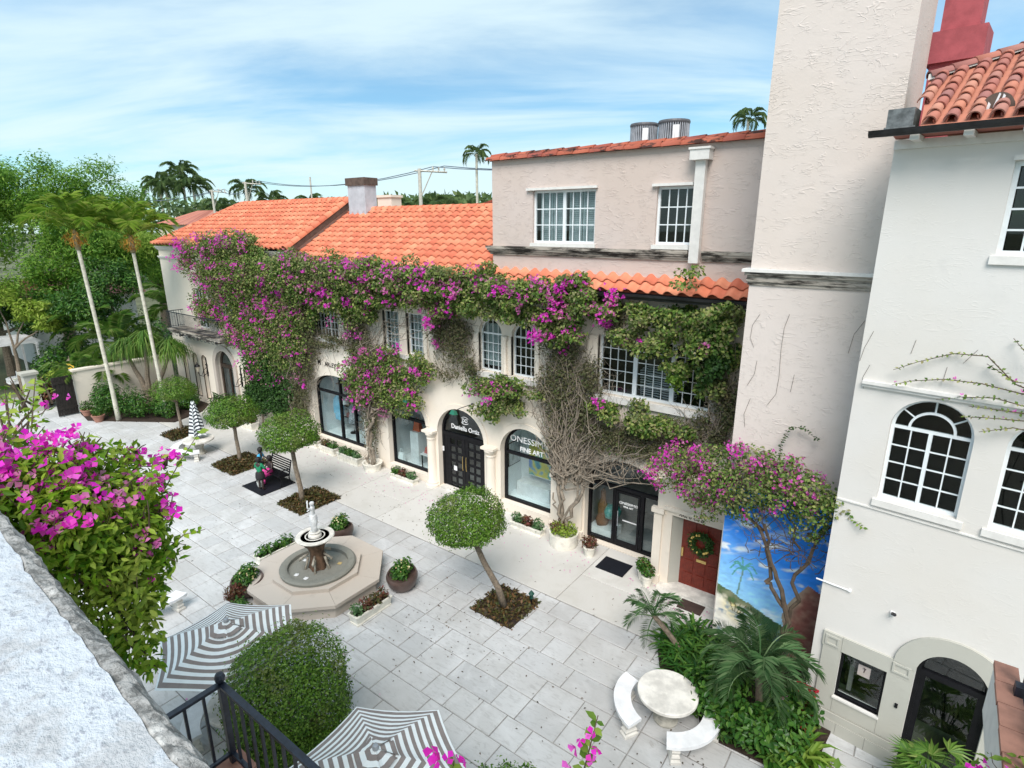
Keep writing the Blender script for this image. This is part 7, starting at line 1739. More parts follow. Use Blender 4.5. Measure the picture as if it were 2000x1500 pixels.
def palm(name, label, base, h, nf, meshes, trunk_r, lean=(0, 0), group=None, elev=None, shaft=None, fruit=False, tmat=None, rings=True, tilt=1.0):
    x, y = base[:2]; z0 = base[2] if len(base) > 2 else 0; t = thing(name, label, 'palm', (x, y, z0), group); b = MB(); n = 12
    pts = [(x + lean[0] * (i / n) ** 1.3, y + lean[1] * (i / n) ** 1.3, z0 + h * i / n) for i in range(n + 1)]
    b.tube(pts, [trunk_r * (1.35 - .35 * min(1, i / 3)) * (1 - .15 * i / n) for i in range(n + 1)], 9); put('trunk', b.mesh('trunk', tmat or M['palmtrunk'], smooth=True), t)
    top_ = Vector(pts[-1])
    if shaft:
        b = MB(); b.tube([top_ - Vector((0, 0, .05)), top_ + Vector((0, 0, shaft * .5)), top_ + Vector((0, 0, shaft))], [trunk_r * 1.25, trunk_r * 1.5, trunk_r * .7], 9); put('crownshaft', b.mesh('crownshaft', plain('fibrous_crownshaft', (.30, .25, .14), .9, var=.3, scale=8), smooth=True), t); top_ = top_ + Vector((0, 0, shaft * .92))
    for k in range(nf):
        a = k * 2.39996 + R.uniform(-.2, .2); me_ = meshes[k % len(meshes)]; f = k / max(1, nf - 1)
        o = link('frond', me_, t, top_ - Vector((0, 0, .05 * f)), (R.uniform(-.25, .25), (-.55 + 1.15 * f) * tilt + R.uniform(-.1, .1), a)); o.scale = (R.uniform(.88, 1.1),) * 3
    if fruit:
        P_, d = ball_points(260, top_ + Vector((0.1, -.1, -.35 * (shaft or 1))), (.5, .5, .45), .1); put('fruit_strands', leaf_mesh('fruit', M['orangefruit'], P_, d, .26, .12, .1, .4, hang=2.0), t, 'stuff')
    return t
tall = [frond_mesh('frond', 3.3, 1.0, .8, 28, .9, .075, M['limepalm'], .5, .25, i) for i in range(3)]
palm('slender_palm', 'left of the two tall slender palms with orange fruit and a white trunk', (-35.55, 11.05), 9.3, 18, tall, .105, (-.6, -.1), 'tall slender palms by the gate', shaft=1.0, fruit=True, tilt=.85)
palm('slender_palm', 'right of the two tall slender palms with orange fruit and a white trunk', (-34.0, 12.9), 9.1, 17, tall, .10, (-.9, .1), 'tall slender palms by the gate', shaft=.9, fruit=True, tilt=.85)
date = [frond_mesh('frond', 1.25, .85, .95, 30, .30, .008, M['datepalm'], .55, .35, 10 + i, .12) for i in range(3)]
palm('pygmy_date_palm', 'small leaning date palm with fine fronds before the red door', (-3.75, 12.15), 1.05, 11, date, .075, (-.75, -.25), 'pygmy date palms by the mural', tmat=M['bark'], tilt=.9)
date2 = [frond_mesh('frond', 1.8, .85, .95, 34, .42, .010, M['datepalm'], .55, .35, 20 + i, .12) for i in range(3)]
palm('pygmy_date_palm', 'fuller date palm with fine arching fronds below the mural', (-1.75, 11.35), 1.35, 22, date2, .085, (-.1, -.15), 'pygmy date palms by the mural', tmat=M['bark'], tilt=1.0)
big = [frond_mesh('frond', 3.4, .8, .8, 34, .9, .09, M['palmleaf'], .6, .2, 30 + i) for i in range(2)]
palm('feather_palm', 'broad feather palm against the left end of the arcade building', (-40.6, 17.2), 5.2, 13, big, .13, (.3, -.3), None)
mid_ = [frond_mesh('frond', 2.3, .7, .85, 26, .7, .08, M['palmleaf'], .6, .2, 40 + i) for i in range(2)]
palm('feather_palm', 'low feather palm arching over the garden wall near the amber lantern', (-40.0, 12.4), 1.9, 10, mid_, .1)
palm('feather_palm', 'low feather palm beside the garden gate', (-40.3, 10.9), 2.2, 8, mid_, .1)
palm('feather_palm', 'dark feather palm at the far left edge behind the pergola', (-52, 7.0), 6.0, 11, big, .14)
palm('feather_palm', 'feather palm in the undergrowth between the two tall palms', (-44, 13.5), 3.6, 11, big, .13)
palm('feather_palm', 'leaning feather palm behind the garden wall left of the ponytail palm', (-41.2, 13.6), 3.4, 12, big, .12)
palm('feather_palm', 'feather palm in the corner of the garden wall and arcade building', (-40.4, 15.0), 2.6, 11, mid_, .11)
# ponytail palm: long thin hanging leaves in three heads
t = thing('ponytail_palm', 'ponytail palm with three heads of long hanging grassy leaves in the left bed', 'palm', (-36.4, 13.1, 0)); b = MB()
heads = [(-37.2, 12.6, 3.5), (-36.0, 13.2, 4.0), (-34.9, 14.0, 3.5)]
for hx, hy, hz in heads: b.tube(walk((-36.4, 13.1, 0), (hx, hy, hz), 6, .12), [.28, .2, .17, .14, .12, .1, .09], 8)
put('trunk', b.mesh('trunk', M['bark']), t); b = MB()
for hx, hy, hz in heads:
    for k in range(330):
        a = R.uniform(0, 2 * pi); e = R.uniform(.1, 1.35); L = R.uniform(1.2, 2.1); p0 = Vector((hx, hy, hz)); d = Vector((cos(a) * cos(e), sin(a) * cos(e), sin(e))); p1 = p0 + d * L * .4; p2 = p1 + Vector((cos(a) * L * .22, sin(a) * L * .22, -.12 * L)); p3 = p2 + Vector((cos(a) * L * .08, sin(a) * L * .08, -.45 * L)); wv = Vector((-sin(a), cos(a), 0)) * .022
        b.add([p0 - wv, p0 + wv, p1 + wv, p1 - wv, p2 + wv, p2 - wv, p3], [(0, 1, 2, 3), (3, 2, 4, 5), (5, 4, 6)])
put('leaves', b.mesh('leaves', M['palmleaf']), t, 'stuff')

# ================================================================== trees beyond the gate
def tree(label, base, h, clumps, n, size, mat, trunk_r=.3, lean=(0, 0), group='trees beyond the garden wall', hang=.6):
    x, y = base; t = thing('leafy_tree', label, 'tree', (x, y, 0), group); b = MB(); e = Vector((x + lean[0], y + lean[1], h * .45))
    b.tube(walk((x, y, 0), e, 6, .1), [trunk_r * (1.3 - .1 * i) for i in range(7)], 9)
    Ps, Ds = [], []; tot = sum(c[3] * c[4] for c in clumps)
    for cx, cy_, cz, rx, rz in clumps:
        b.tube(walk(e, (cx, cy_, cz), 6, .12), [trunk_r * .55 * (1 - .13 * i) for i in range(7)], 6, False)
        m_ = int(n * rx * rz / tot); ns = 26; sc = unit(VG.normal(0, 1, (ns, 3))) * VG.uniform(.45, 1, (ns, 1)); w_ = VG.integers(0, ns, m_); d = unit(VG.normal(0, 1, (m_, 3)))
        Ps.append(np.array([cx, cy_, cz]) + (sc[w_] * .78 + d * VG.uniform(.2, 1, (m_, 1)) * .36) * np.array([rx, rx, rz])); Ds.append(d * .5 + sc[w_] * .5 + np.array([0, 0, .4]))
    put('trunk', b.mesh('trunk', M['bark']), t); put('crown', leaf_mesh('crown', mat, np.concatenate(Ps), np.concatenate(Ds), size, .36, .2, .5, hang=hang), t, 'stuff'); return t
tree('tall feathery green tree at the far left behind the pergola', (-57, 6), 15, [(-57, 5, 12.6, 4.2, 3.4), (-55, 8.5, 10.5, 3.8, 3.4), (-53, 4.6, 8.0, 3.4, 2.8), (-58, 9.5, 13.3, 3.6, 2.8), (-52, 9.0, 6.6, 2.8, 2.2)], 46000, .27, M['treeleaf'], .45)
tree('broad feathery green tree behind the two tall palms', (-55, 15), 15, [(-56, 14.5, 13.0, 4.0, 3.0), (-54, 18.5, 12.6, 3.8, 3.2), (-51, 15.5, 9.4, 3.6, 3.0), (-50, 19, 8.5, 3.2, 3.0), (-50, 13, 6.8, 3.0, 2.4)], 44000, .27, M['treeleaf'], .45)
tree('rounded green tree right of the tall palms beside the left roof', (-62, 25), 10, [(-62, 24, 7.4, 3.4, 2.6), (-60, 26, 6.0, 3.4, 2.4), (-66, 23.5, 8.6, 3.2, 2.6)], 18000, .28, M['treeleaf'], .4)
tree('tall green tree at the left edge far behind the pergola', (-78, 6), 15, [(-78, 5, 12.0, 5, 4), (-76, 12, 10, 5, 4.5), (-79, -1, 9, 5, 4), (-74, 6, 6, 4.5, 4), (-80, 17, 10.5, 4.5, 4.5)], 20000, .5, M['treeleaf'], .5)
tree('small lime green tree with twisted pale branches above the restaurant', (-46.5, 9.6), 6.5, [(-46.6, 9.4, 6.1, 1.3, .7), (-45.6, 10.6, 5.4, 1.2, .8), (-44.8, 11.2, 4.6, .9, .7)], 3600, .26, M['limeleaf'], .13)
tree('dark green tree filling the shade behind the garden wall', (-46, 15.2), 8, [(-46, 15.2, 6.6, 2.6, 2.2), (-44.5, 13.4, 5.2, 2.2, 1.8), (-47.5, 12.4, 5.0, 2.4, 1.8)], 14000, .26, M['shrubleaf'], .25)
tree('dark bushy tree behind the pergola near the white table', (-53, 10.5), 7, [(-53, 10.5, 5.2, 2.4, 2.2), (-54.5, 8, 4.6, 2.4, 2.0), (-50.5, 12.5, 4.2, 2.0, 1.8)], 12000, .26, M['shrubleaf'], .25)
tree('fresh green leafy tree at the left edge above the pergola', (-47.5, 7.2), 5, [(-47.5, 7.2, 4.3, 1.3, 1.1), (-48.5, 6.4, 3.4, 1.2, 1.2)], 4200, .24, M['freshleaf'], .12)
# far palms along the skyline
farm = [frond_mesh('frond', 3.6, .8, 1.1, 16, 1.0, .16, M['fartree'], .9, .1, 60 + i) for i in range(2)]
def far_palm(label, x, y, h, nf=12, sc=1.0):
    t = palm('distant_palm', label, (x, y), h, nf, farm, .2 * sc, group='palms on the skyline')
    for c in t.children:
        if c.name.startswith('frond'): c.scale = tuple(s * sc for s in c.scale)
for x, y, h, l_ in ((-160, 68, 20.0, 'leftmost of the clustered skyline palms'), (-154, 71, 22.5, 'tallest of the clustered skyline palms'), (-152, 66, 18.6, 'middle palm of the clustered skyline palms'), (-147, 70, 19.0, 'rightmost of the clustered skyline palms')): far_palm(l_, x, y, h, 14, 1.9)
for x, y, h, l_ in ((-134, 66, 13.6, 'palm beside the clustered skyline palms'), (-116, 60, 13.6, 'low palm left of the paired utility poles'), (-102, 58, 16.4, 'palm crowning behind the paired utility poles'), (-98, 60, 14.2, 'palm right of the paired utility poles'), (-92, 64, 13.6, 'dark palm on the skyline above the left roof ridge'), (-88.8, 62, 12.8, 'palm left of the lone thin pole'), (-80.5, 60, 12.6, 'palm left of the blue grey chimney'), (-65.6, 60, 12.2, 'palm right of the cream chimney'), (-60.3, 62, 12.8, 'palm just left of the utility pole with the side arm'), (-51.4, 55, 11.6, 'palm just right of the utility pole with the side arm')): far_palm(l_, x, y, h, 12, 1.3)
far_palm('tall palm with hanging fronds left of the pink upper storey', -33.6, 40, 16.2, 9, .62)
far_palm('palm peeping over the parapet beside the pale tower', -11.4, 40, 16.7, 11, .48)
for x, y, h, l_ in ((-41.6, 45.5, 10.6, 'leafy palm in front of the far weathered roof'), (-38.8, 46, 10.2, 'second leafy palm in front of the far weathered roof')): far_palm(l_, x, y, h, 11, .75)
n = 19000; ax_ = VG.uniform(-170, -18, n); dp = 74 + .1 * np.abs(ax_) + VG.normal(0, 4, n); hh = (12.6 + 3.4 * fbm(ax_ + 300, np.full(n, 2.0), .12, 91) + 1.6 * fbm(ax_ + 300, np.full(n, 7.0), .5, 95)) * VG.uniform(.2, 1, n) ** .35
m2_ = 9000; ay2 = VG.uniform(-40, 95, m2_); W2 = np.stack([-122 + VG.normal(0, 4, m2_), ay2, (13.0 + 4 * fbm(ay2 + 300, np.full(m2_, 2.0), .12, 97)) * VG.uniform(.05, 1, m2_) ** .4], 1); n += m2_
o = put('distant_wood', leaf_mesh('distant_wood', M['fartree'], np.concatenate([np.stack([ax_, dp, hh], 1), W2]), np.tile([0, -.5, .7], (n, 1)), 1.3, .5, .2, .8), None, 'stuff'); tag(o, 'far belt of green trees along the horizon', 'trees', kind='stuff')

# ================================================================== left bed and undergrowth
t = thing('corner_bed', 'dark soil bed before the garden wall with the slender palms', 'planting bed', (-36, 12.5, 0)); b = MB(); b.slab([(-38.85, 10.25), (-36.9, 10.0), (-32.7, 12.75), (-33.4, 14.6), (-34.5, 15.5), (-38.85, 15.5)], -.02, .05); b.build('soil', M['soil'], t)
def shrub(name, label, c, r, n, size, mat, group=None, asp=.5, cat='shrub', shape=4, hang=.3):
    t = thing(name, label, cat, (c[0], c[1], 0 if len(c) < 4 else c[3]), group); P_, d = ball_points(n, c[:3], r, .3); lump = 1 + .18 * np.sin(d[:, :1] * 5 + c[0]) + .15 * np.sin(d[:, 1:2] * 6 + 2) ; P_ = np.array(c[:3]) + (P_ - np.array(c[:3])) * lump; P_[:, 2] = np.maximum(P_[:, 2], .03)
    put('leaves', leaf_mesh('leaves', mat, P_, d + np.array([0, 0, .5]), size, asp, .2, .45, shape, hang), t, 'stuff')
    b = MB()
    for k in range(6): b.tube(walk((c[0], c[1], (c[3] if len(c) > 3 else 0)), (c[0] + R.uniform(-.6, .6) * r[0], c[1] + R.uniform(-.6, .6) * r[1], c[2] + R.uniform(0, .4) * r[2]), 4, .2), [.02, .018, .014, .01, .006], 5, False)
    put('stems', b.mesh('stems', M['darktwig']), t, 'stuff'); return t
for i, (c, r) in enumerate((((-36.9, 11.3, .95), (1.1, .8, .95)), ((-35.3, 11.9, .85), (.95, .8, .85)), ((-34.2, 12.9, .6), (.8, .7, .6)), ((-37.9, 11.2, .9), (.8, .6, .9)), ((-34.6, 14.3, .6), (.7, .7, .6)))):
    shrub('low_shrub', ['dark shrub at the foot of the left slender palm', 'dark shrub in the middle of the left bed', 'dark shrub at the right tip of the left bed', 'low shrub beside the garden gate', 'shrub at the back of the left bed by the arcade wall'][i], c, r, 1900, .14, M['shrubleaf'], 'shrubs in the left bed')
shrub('red_leaved_shrub', 'red brown leaved shrub left of the garden gate', (-42.2, 9.6, .9), (1.0, .9, .8), 1600, .18, M['redleaf'], None)
shrub('leafy_shrub', 'pale yellow green shrub left of the garden gate', (-43.0, 10.8, 1.2), (1.1, .9, .9), 1500, .17, M['limeleaf'], None)
for i, (c, r) in enumerate((((-43.5, 12.8, 1.4), (1.8, 1.2, 1.4)), ((-45.5, 11.2, 1.5), (1.5, 1.2, 1.5)), ((-50, 13.8, 1.6), (2.2, 1.2, 1.6)), ((-42.0, 15.5, 1.8), (1.8, 1.6, 1.8)), ((-55, 5.5, 1.5), (2.4, 1.2, 1.5)), ((-47, 17.5, 2.2), (2.6, 1.6, 2.2)))):
    shrub('dark_shrub', ['dark shrub just behind the garden wall', 'tall dark shrub behind the gate pier', 'wide dark shrub right of the pergola', 'dark shrub between the garden wall and the arcade building', 'dark shrub at the foot of the far left tree', 'big dark shrub in the deepest shade left of the arcade building'][i], c, r, 2600, .22, M['shrubleaf'], 'shrubs in the shade beyond the wall')
for i, (x, y) in enumerate(((-37.9, 10.35), (-36.3, 10.35))):
    t = thing('terracotta_pot', 'terracotta pot beside the garden gate' if i == 0 else 'terracotta bowl at the front of the left bed', 'pot', (x, y, 0), 'terracotta pots by the left bed'); b = MB(); b.lathe([(.2, 0), (.3, .32), (.33, .34), (.33, .4), (.28, .4), (.26, .3), (0, .3)], 18, (x, y, 0)); b.build('pot', M['terracotta'], t); P_, d = ball_points(260, (x, y, .6), (.3, .3, .3), .2); put('plant', leaf_mesh('plant', M['shrubleaf'], P_, d, .13, .5), t, 'stuff')
shrub('agave_plant', 'spiky rosette plant below the arched door', (-30.8, 14.6, .9), (.8, .6, .6), 500, .5, M['ivy'], None, .14, 'plant')

# ================================================================== planters, bowls and pots
def planted(name, label, x0, x1, y0, y1, h, mats, n, size, group, ph=.28, z0=0.0, lattice=True):
    cx, cy_ = (x0 + x1) / 2, (y0 + y1) / 2; t = thing(name, label, 'planter', (cx, cy_, z0), group); b = MB(); th = .035; f = .03
    def sq(e, z): return [(x0 - e, y0 - e, z), (x1 + e, y0 - e, z), (x1 + e, y1 + e, z), (x0 - e, y1 + e, z)]
    rings_ = [sq(.0, z0), sq(.0, z0 + .05), sq(-.02, z0 + .06), sq(.01, z0 + h - .06), sq(.03, z0 + h - .05), sq(.03, z0 + h), sq(-.03, z0 + h), sq(-.03, z0 + h - .08)]
    vs = [p for g in rings_ for p in g]; fs = [(i * 4 + k, i * 4 + (k + 1) % 4, i * 4 + 4 + (k + 1) % 4, i * 4 + 4 + k) for i in range(len(rings_) - 1) for k in range(4)] + [tuple(range(28, 32))]
    b.add(vs, fs); b.build('trough', M['planter'], t)
    if lattice:
        b = MB()
        L = x1 - x0 if x1 - x0 > y1 - y0 else y1 - y0; m_ = int(L / .14)
        for i in range(m_):
            u = (i + .5) / m_
            if x1 - x0 > y1 - y0: p = [(x0 + (x1 - x0) * u - .06, y0 - .004, z0 + .08), (x0 + (x1 - x0) * u + .06, y0 - .004, z0 + h - .08)], [(x0 + (x1 - x0) * u + .06, y0 - .004, z0 + .08), (x0 + (x1 - x0) * u - .06, y0 - .004, z0 + h - .08)]
            else: p = [(x1 + .004, y0 + (y1 - y0) * u - .06, z0 + .08), (x1 + .004, y0 + (y1 - y0) * u + .06, z0 + h - .08)], [(x1 + .004, y0 + (y1 - y0) * u + .06, z0 + .08), (x1 + .004, y0 + (y1 - y0) * u - .06, z0 + h - .08)]
            for q in p: b.tube(q, .012, 4)
        b.build('lattice_relief', M['planter'], t)['kind'] = 'stuff'
    MB().box(x0 + .04, x1 - .04, y0 + .04, y1 - .04, z0 + h - .085, z0 + h - .05).build('soil', M['soil'], t)
    k_ = len(mats)
    for i, m_ in enumerate(mats):
        c = (x0 + (x1 - x0) * (i + .5) / k_ if x1 - x0 > y1 - y0 else cx, cy_ if x1 - x0 > y1 - y0 else y0 + (y1 - y0) * (i + .5) / k_, z0 + h + ph * .35)
        ext = ((x1 - x0) / k_ * .55, (y1 - y0) * .55, ph * .7) if x1 - x0 > y1 - y0 else ((x1 - x0) * .55, (y1 - y0) / k_ * .55, ph * .7)
        P_, d = ball_points(n // k_, c, ext, .15); put('plants', leaf_mesh('plants', M[m_], P_, d + np.array([0, 0, .8]), size, .45, .2, .5), t, 'stuff')
    return t
G_ = 'cream planters along the shop fronts'
planted('wall_planter', 'cream planter under the left of the clothes shop window', -24.2, -23.1, 15.05, 15.4, .36, ['shrubleaf', 'mulchleaf'], 420, .12, G_)
planted('wall_planter', 'cream lattice planter in front of the clothes shop door', -22.7, -21.6, 14.95, 15.3, .36, ['mulchleaf', 'shrubleaf'], 420, .12, G_); planted('wall_planter', 'cream lattice planter left of the middle vine trunk', -21.2, -19.75, 14.85, 15.2, .38, ['datepalm', 'shrubleaf', 'datepalm'], 620, .13, G_)
planted('wall_planter', 'cream planter with red flowers below the handbag shop window', -17.75, -16.35, 14.98, 15.3, .24, ['shrubleaf', 'redleaf', 'datepalm'], 600, .12, G_, .3, lattice=False); planted('wall_planter', 'cream planter with grassy plants below the painting shop window', -11.1, -9.8, 14.72, 15.04, .26, ['datepalm', 'redleaf', 'datepalm'], 520, .13, G_, .3, lattice=False)
planted('wall_planter', 'cream planter with a leafy shrub below the dark ivy', -29.0, -27.9, 14.5, 14.9, .42, ['vineleaf', 'redleaf'], 700, .14, G_, .8)
G2 = 'long planters round the fountain'
planted('fountain_planter', 'long white planter on the right side of the fountain', -11.55, -11.2, 8.0, 9.2, .30, ['datepalm', 'redleaf', 'mulchleaf', 'redleaf'], 560, .11, G2, .26, lattice=False); planted('fountain_planter', 'long planter with dark spiky plants on the left side of the fountain', -16.3, -15.95, 8.0, 9.3, .30, ['shrubleaf', 'shrubleaf'], 460, .13, G2, .3, lattice=False); planted('fountain_planter', 'long planter behind the big front tree beside the fountain', -14.3, -13.1, 6.15, 6.5, .30, ['shrubleaf', 'mulchleaf'], 520, .12, G2, .35, lattice=False)
def bowl(label, x, y, r=.45, h=.55, a=0.0):
    t = thing('bowl_planter', label, 'planter', (x, y, 0), 'brown bowl planters round the fountain'); b = MB(); dip = lambda an, z: 1
    n = 32; prof = [(.55, 0), (.62, .03), (.88, .3), (1.0, .62), (1.0, .85), (.93, 1.0), (.86, .98), (.9, .8), (.88, .7), (0, .68)]
    vs = []
    for pr_, pz in prof:
        for k in range(n):
            an = 2 * pi * k / n; zz_ = pz * h * (1 - (.22 * (.5 + .5 * cos(an - a)) if pz > .75 else 0)); vs.append((x + r * pr_ * cos(an), y + r * pr_ * sin(an), zz_))
    fs = [(i * n + k, i * n + (k + 1) % n, i * n + n + (k + 1) % n, i * n + n + k) for i in range(len(prof) - 1) for k in range(n)]
    b.add(vs, fs); o = b.build('bowl', M['bowl'], t); smooth_by_angle(o, 50)
    MB().lathe([(r * .86, h * .66), (0, h * .7)], 24, (x, y, 0)).build('soil', M['soil'], t)
    for dx, dy, hh_ in ((-.14, .05, .42), (.12, -.08, .36), (.02, .16, .5), (-.05, -.16, .34)):
        P_, d = ball_points(230, (x + dx, y + dy, h * .7 + hh_ * .5), (.17, .17, hh_ * .6), .1); put('shrub', leaf_mesh('shrub', M['shrubleaf'], P_, d + np.array([0, 0, .9]), .11, .5, .2, .4), t, 'stuff')
    P_, d = ball_points(46, (x, y, h * .7 + .3), (.3, .3, .3), .6); put('flowers', leaf_mesh('flowers', M['petal'], P_, d, .06, .9, .1, .3), t, 'stuff'); return t
bowl('brown bowl planter right of the fountain', -11.55, 9.95, .47, .58, -1.2); bowl('brown bowl planter left of the fountain beside the parasol', -15.0, 7.05, .47, .58, -.9); bowl('brown bowl planter behind the fountain statue', -15.3, 10.55, .47, .58, 2.6)
t = thing('small_pot', 'dark pot with a rusty leaved plant left of the fountain base', 'pot', (-14.75, 6.55, 0)); MB().lathe([(.13, 0), (.2, .28), (.17, .28), (0, .24)], 18, (-14.75, 6.55, 0)).build('pot', M['bowl'], t); P_, d = ball_points(420, (-14.75, 6.55, .42), (.3, .3, .22), .1); put('plant', leaf_mesh('plant', M['redleaf'], P_, d, .1, .5), t, 'stuff')
t = thing('trunk_planter', 'scalloped stone planter at the foot of the middle vine', 'planter', (-19.0, 15.08, 0)); b = MB(); b.lathe([(.34, 0), (.36, .05), (.34, .12), (.42, .3), (.44, .36), (.36, .36), (.3, .25), (0, .25)], 24, (-19.0, 15.08, 0), wob=lambda a, z: 1 + .05 * abs(sin(5 * a))); o = b.build('pot', M['planter'], t); smooth_by_angle(o, 50)
t = thing('round_planter', 'big round white planter holding the right vine trunk', 'planter', (-8.95, 14.88, 0)); b = MB(); b.lathe([(.46, 0), (.48, .1), (.47, .3), (.5, .42), (.5, .48), (.44, .48), (.42, .4), (0, .4)], 28, (-8.95, 14.88, 0)); o = b.build('pot', M['planter'], t); smooth_by_angle(o, 50); P_, d = ball_points(620, (-8.95, 14.85, .6), (.48, .44, .24), .1); put('plants', leaf_mesh('plants', M['limeleaf'], P_, d + np.array([0, 0, .6]), .11, .5), t, 'stuff'); P_, d = ball_points(160, (-9.1, 14.75, .7), (.3, .3, .2), .1); put('red_leaves', leaf_mesh('plants', M['redleaf'], P_, d, .1, .5), t, 'stuff')
for i, (x, y, r, l_) in enumerate(((-7.9, 14.78, .2, 'small white pot of dark red leaves left of the gallery door mat'), (-5.95, 14.62, .17, 'small white pot of dark flowers beside the pilaster'), (-5.72, 14.38, .16, 'smallest white pot in front beside the pilaster'))):
    t = thing('flower_pot', l_, 'pot', (x, y, 0), 'white flower pots by the gallery entrance'); MB().lathe([(r * .7, 0), (r, .3), (r * 1.08, .31), (r * 1.08, .36), (r * .9, .36), (0, .32)], 20, (x, y, 0)).build('pot', M['planter'], t); P_, d = ball_points(420, (x, y, .5), (r * 1.35, r * 1.3, .2), .1); put('plant', leaf_mesh('plant', M['redleaf'] if i == 0 else M['shrubleaf'], P_, d + np.array([0, 0, .5]), .09, .55), t, 'stuff')
    if i: P_, d = ball_points(50, (x, y, .55), (r * 1.3, r * 1.2, .18), .7); put('flowers', leaf_mesh('flowers', M['redleaf'], P_, d, .06, .9), t, 'stuff')
# wreath on the red door
t = thing('door_wreath', 'leafy wreath with yellow fruit hanging on the red door', 'wreath', (-4.4, 14.9, 1.4)); n = 900; a = VG.uniform(0, 2 * pi, n); rr_ = VG.normal(.27, .05, n); P_ = np.stack([-4.4 + rr_ * np.cos(a), 14.93 + VG.normal(-.03, .035, n), 1.62 + rr_ * np.sin(a)], 1)
put('leaves', leaf_mesh('leaves', M['ivy'], P_, np.tile([0, -1, .2], (n, 1)), .09, .45), t, 'stuff')
for k in range(13):
    a = R.uniform(0, 2 * pi); b = MB(); b.lathe([(0, -.035), (.03, -.015), (.034, .01), (.02, .035), (0, .04)], 8, (-4.4 + .28 * cos(a), 14.86, 1.62 + .28 * sin(a))); b.build('fruit', plain('yellow_fruit', (.72, .5, .14), .5), t, True)

# ================================================================== planting below the mural
t = thing('mural_bed', 'planting bed with dark soil below the mural', 'planting bed', (-2.3, 12, 0)); b = MB(); b.slab([(-4.35, 12.0), (-4.1, 11.5), (-3.0, 10.95), (-2.6, 10.2), (-1.3, 10.25), (-.55, 10.6), (-.4, 11.95), (-1.0, 12.1), (-1.05, 13.38), (-3.4, 13.38), (-3.7, 12.9)], -.02, .05); b.build('soil', M['soil'], t)
def strap(name, label, c, n, L, w_, mat, spread=1.0, group=None, cat='plant', up_=.9, z0=.03):
    t = thing(name, label, cat, (*c, z0), group); b = MB()
    for k in range(n):
        a = R.uniform(0, 2 * pi); e = R.uniform(.25, up_ * 1.45); l = L * R.uniform(.7, 1.15); p0 = Vector((c[0] + R.gauss(0, .08) * spread, c[1] + R.gauss(0, .08) * spread, z0)); h = Vector((cos(a), sin(a), 0)); sd = Vector((-sin(a), cos(a), 0)) * w_ * .5
        p1 = p0 + h * l * .35 * cos(e) + Vector((0, 0, l * .42 * sin(e) + .05)); p2 = p0 + h * l * .72 * cos(e * .8) + Vector((0, 0, l * .62 * sin(e))); p3 = p0 + h * l * cos(e * .6) + Vector((0, 0, l * .45 * sin(e)))
        cr = Vector((0, 0, w_ * .18))
        b.add([p0 - sd * .5, p0 + sd * .5, p1 + sd, p1 - cr, p1 - sd, p2 + sd * .9, p2 - cr, p2 - sd * .9, p3], [(0, 1, 2, 3), (0, 3, 4), (3, 2, 5, 6), (4, 3, 6, 7), (6, 5, 8), (7, 6, 8)])
    put('leaves', b.mesh('leaves', mat), t, 'stuff'); return t
Gf = 'ferns below the mural'
for i, (x, y, l_) in enumerate(((-3.75, 12.85, 'dark fern against the left edge of the mural'), (-3.95, 12.3, 'dark fern beside the leaning date palm'), (-3.6, 11.9, 'dark fern in front of the leaning date palm'), (-3.25, 11.5, 'dark fern behind the round stone table'), (-3.3, 12.5, 'dark fern between the date palm and the mural'), (-2.8, 12.2, 'dark fern in the middle of the bed'))):
    strap('sword_fern', l_, (x, y), 90, .75, .06, M['shrubleaf'], 2.2, Gf, up_=.85)
Gs = 'leafy shrubs below the mural'
for i, (c, r, l_) in enumerate((((-2.6, 10.75, .55), (.7, .55, .5), 'broad leaved shrub right of the round stone table'), ((-1.9, 10.5, .5), (.65, .5, .5), 'broad leaved shrub above the lower curved bench'), ((-1.25, 10.7, .5), (.6, .5, .5), 'broad leaved shrub right of the lower curved bench'), ((-2.6, 11.5, .55), (.6, .6, .5), 'broad leaved shrub in the middle of the mural bed'), ((-1.1, 11.5, .5), (.5, .5, .5), 'dark shrub at the foot of the white corner building'))):
    shrub('leafy_shrub', l_, c, r, 900, .15, M['shrubleaf'], Gs, .5, shape=7)
strap('bromeliad', 'yellow green strappy plant at the right end of the mural bed', (-.75, 10.75), 70, .75, .085, M['freshleaf'], 1.6, None, up_=.9)
strap('bromeliad', 'lower strappy plant beside the yellow green one', (-1.2, 10.35), 50, .6, .075, M['shrubleaf'], 1.4, None, up_=.8)
t = thing('lilac_flower', 'single lilac flower rising from the mural bed', 'flower', (-1.3, 11.35, .05)); MB().tube([(-1.3, 11.35, .05), (-1.3, 11.3, .85)], .008, 5).build('stem', M['ivy'], t); put('bloom', bract_mesh('bloom', M['palebract'], np.array([(-1.3, 11.3, .87), (-1.27, 11.28, .9), (-1.33, 11.3, .84)]), np.tile([0, -.5, .8], (3, 1)), .07), t)
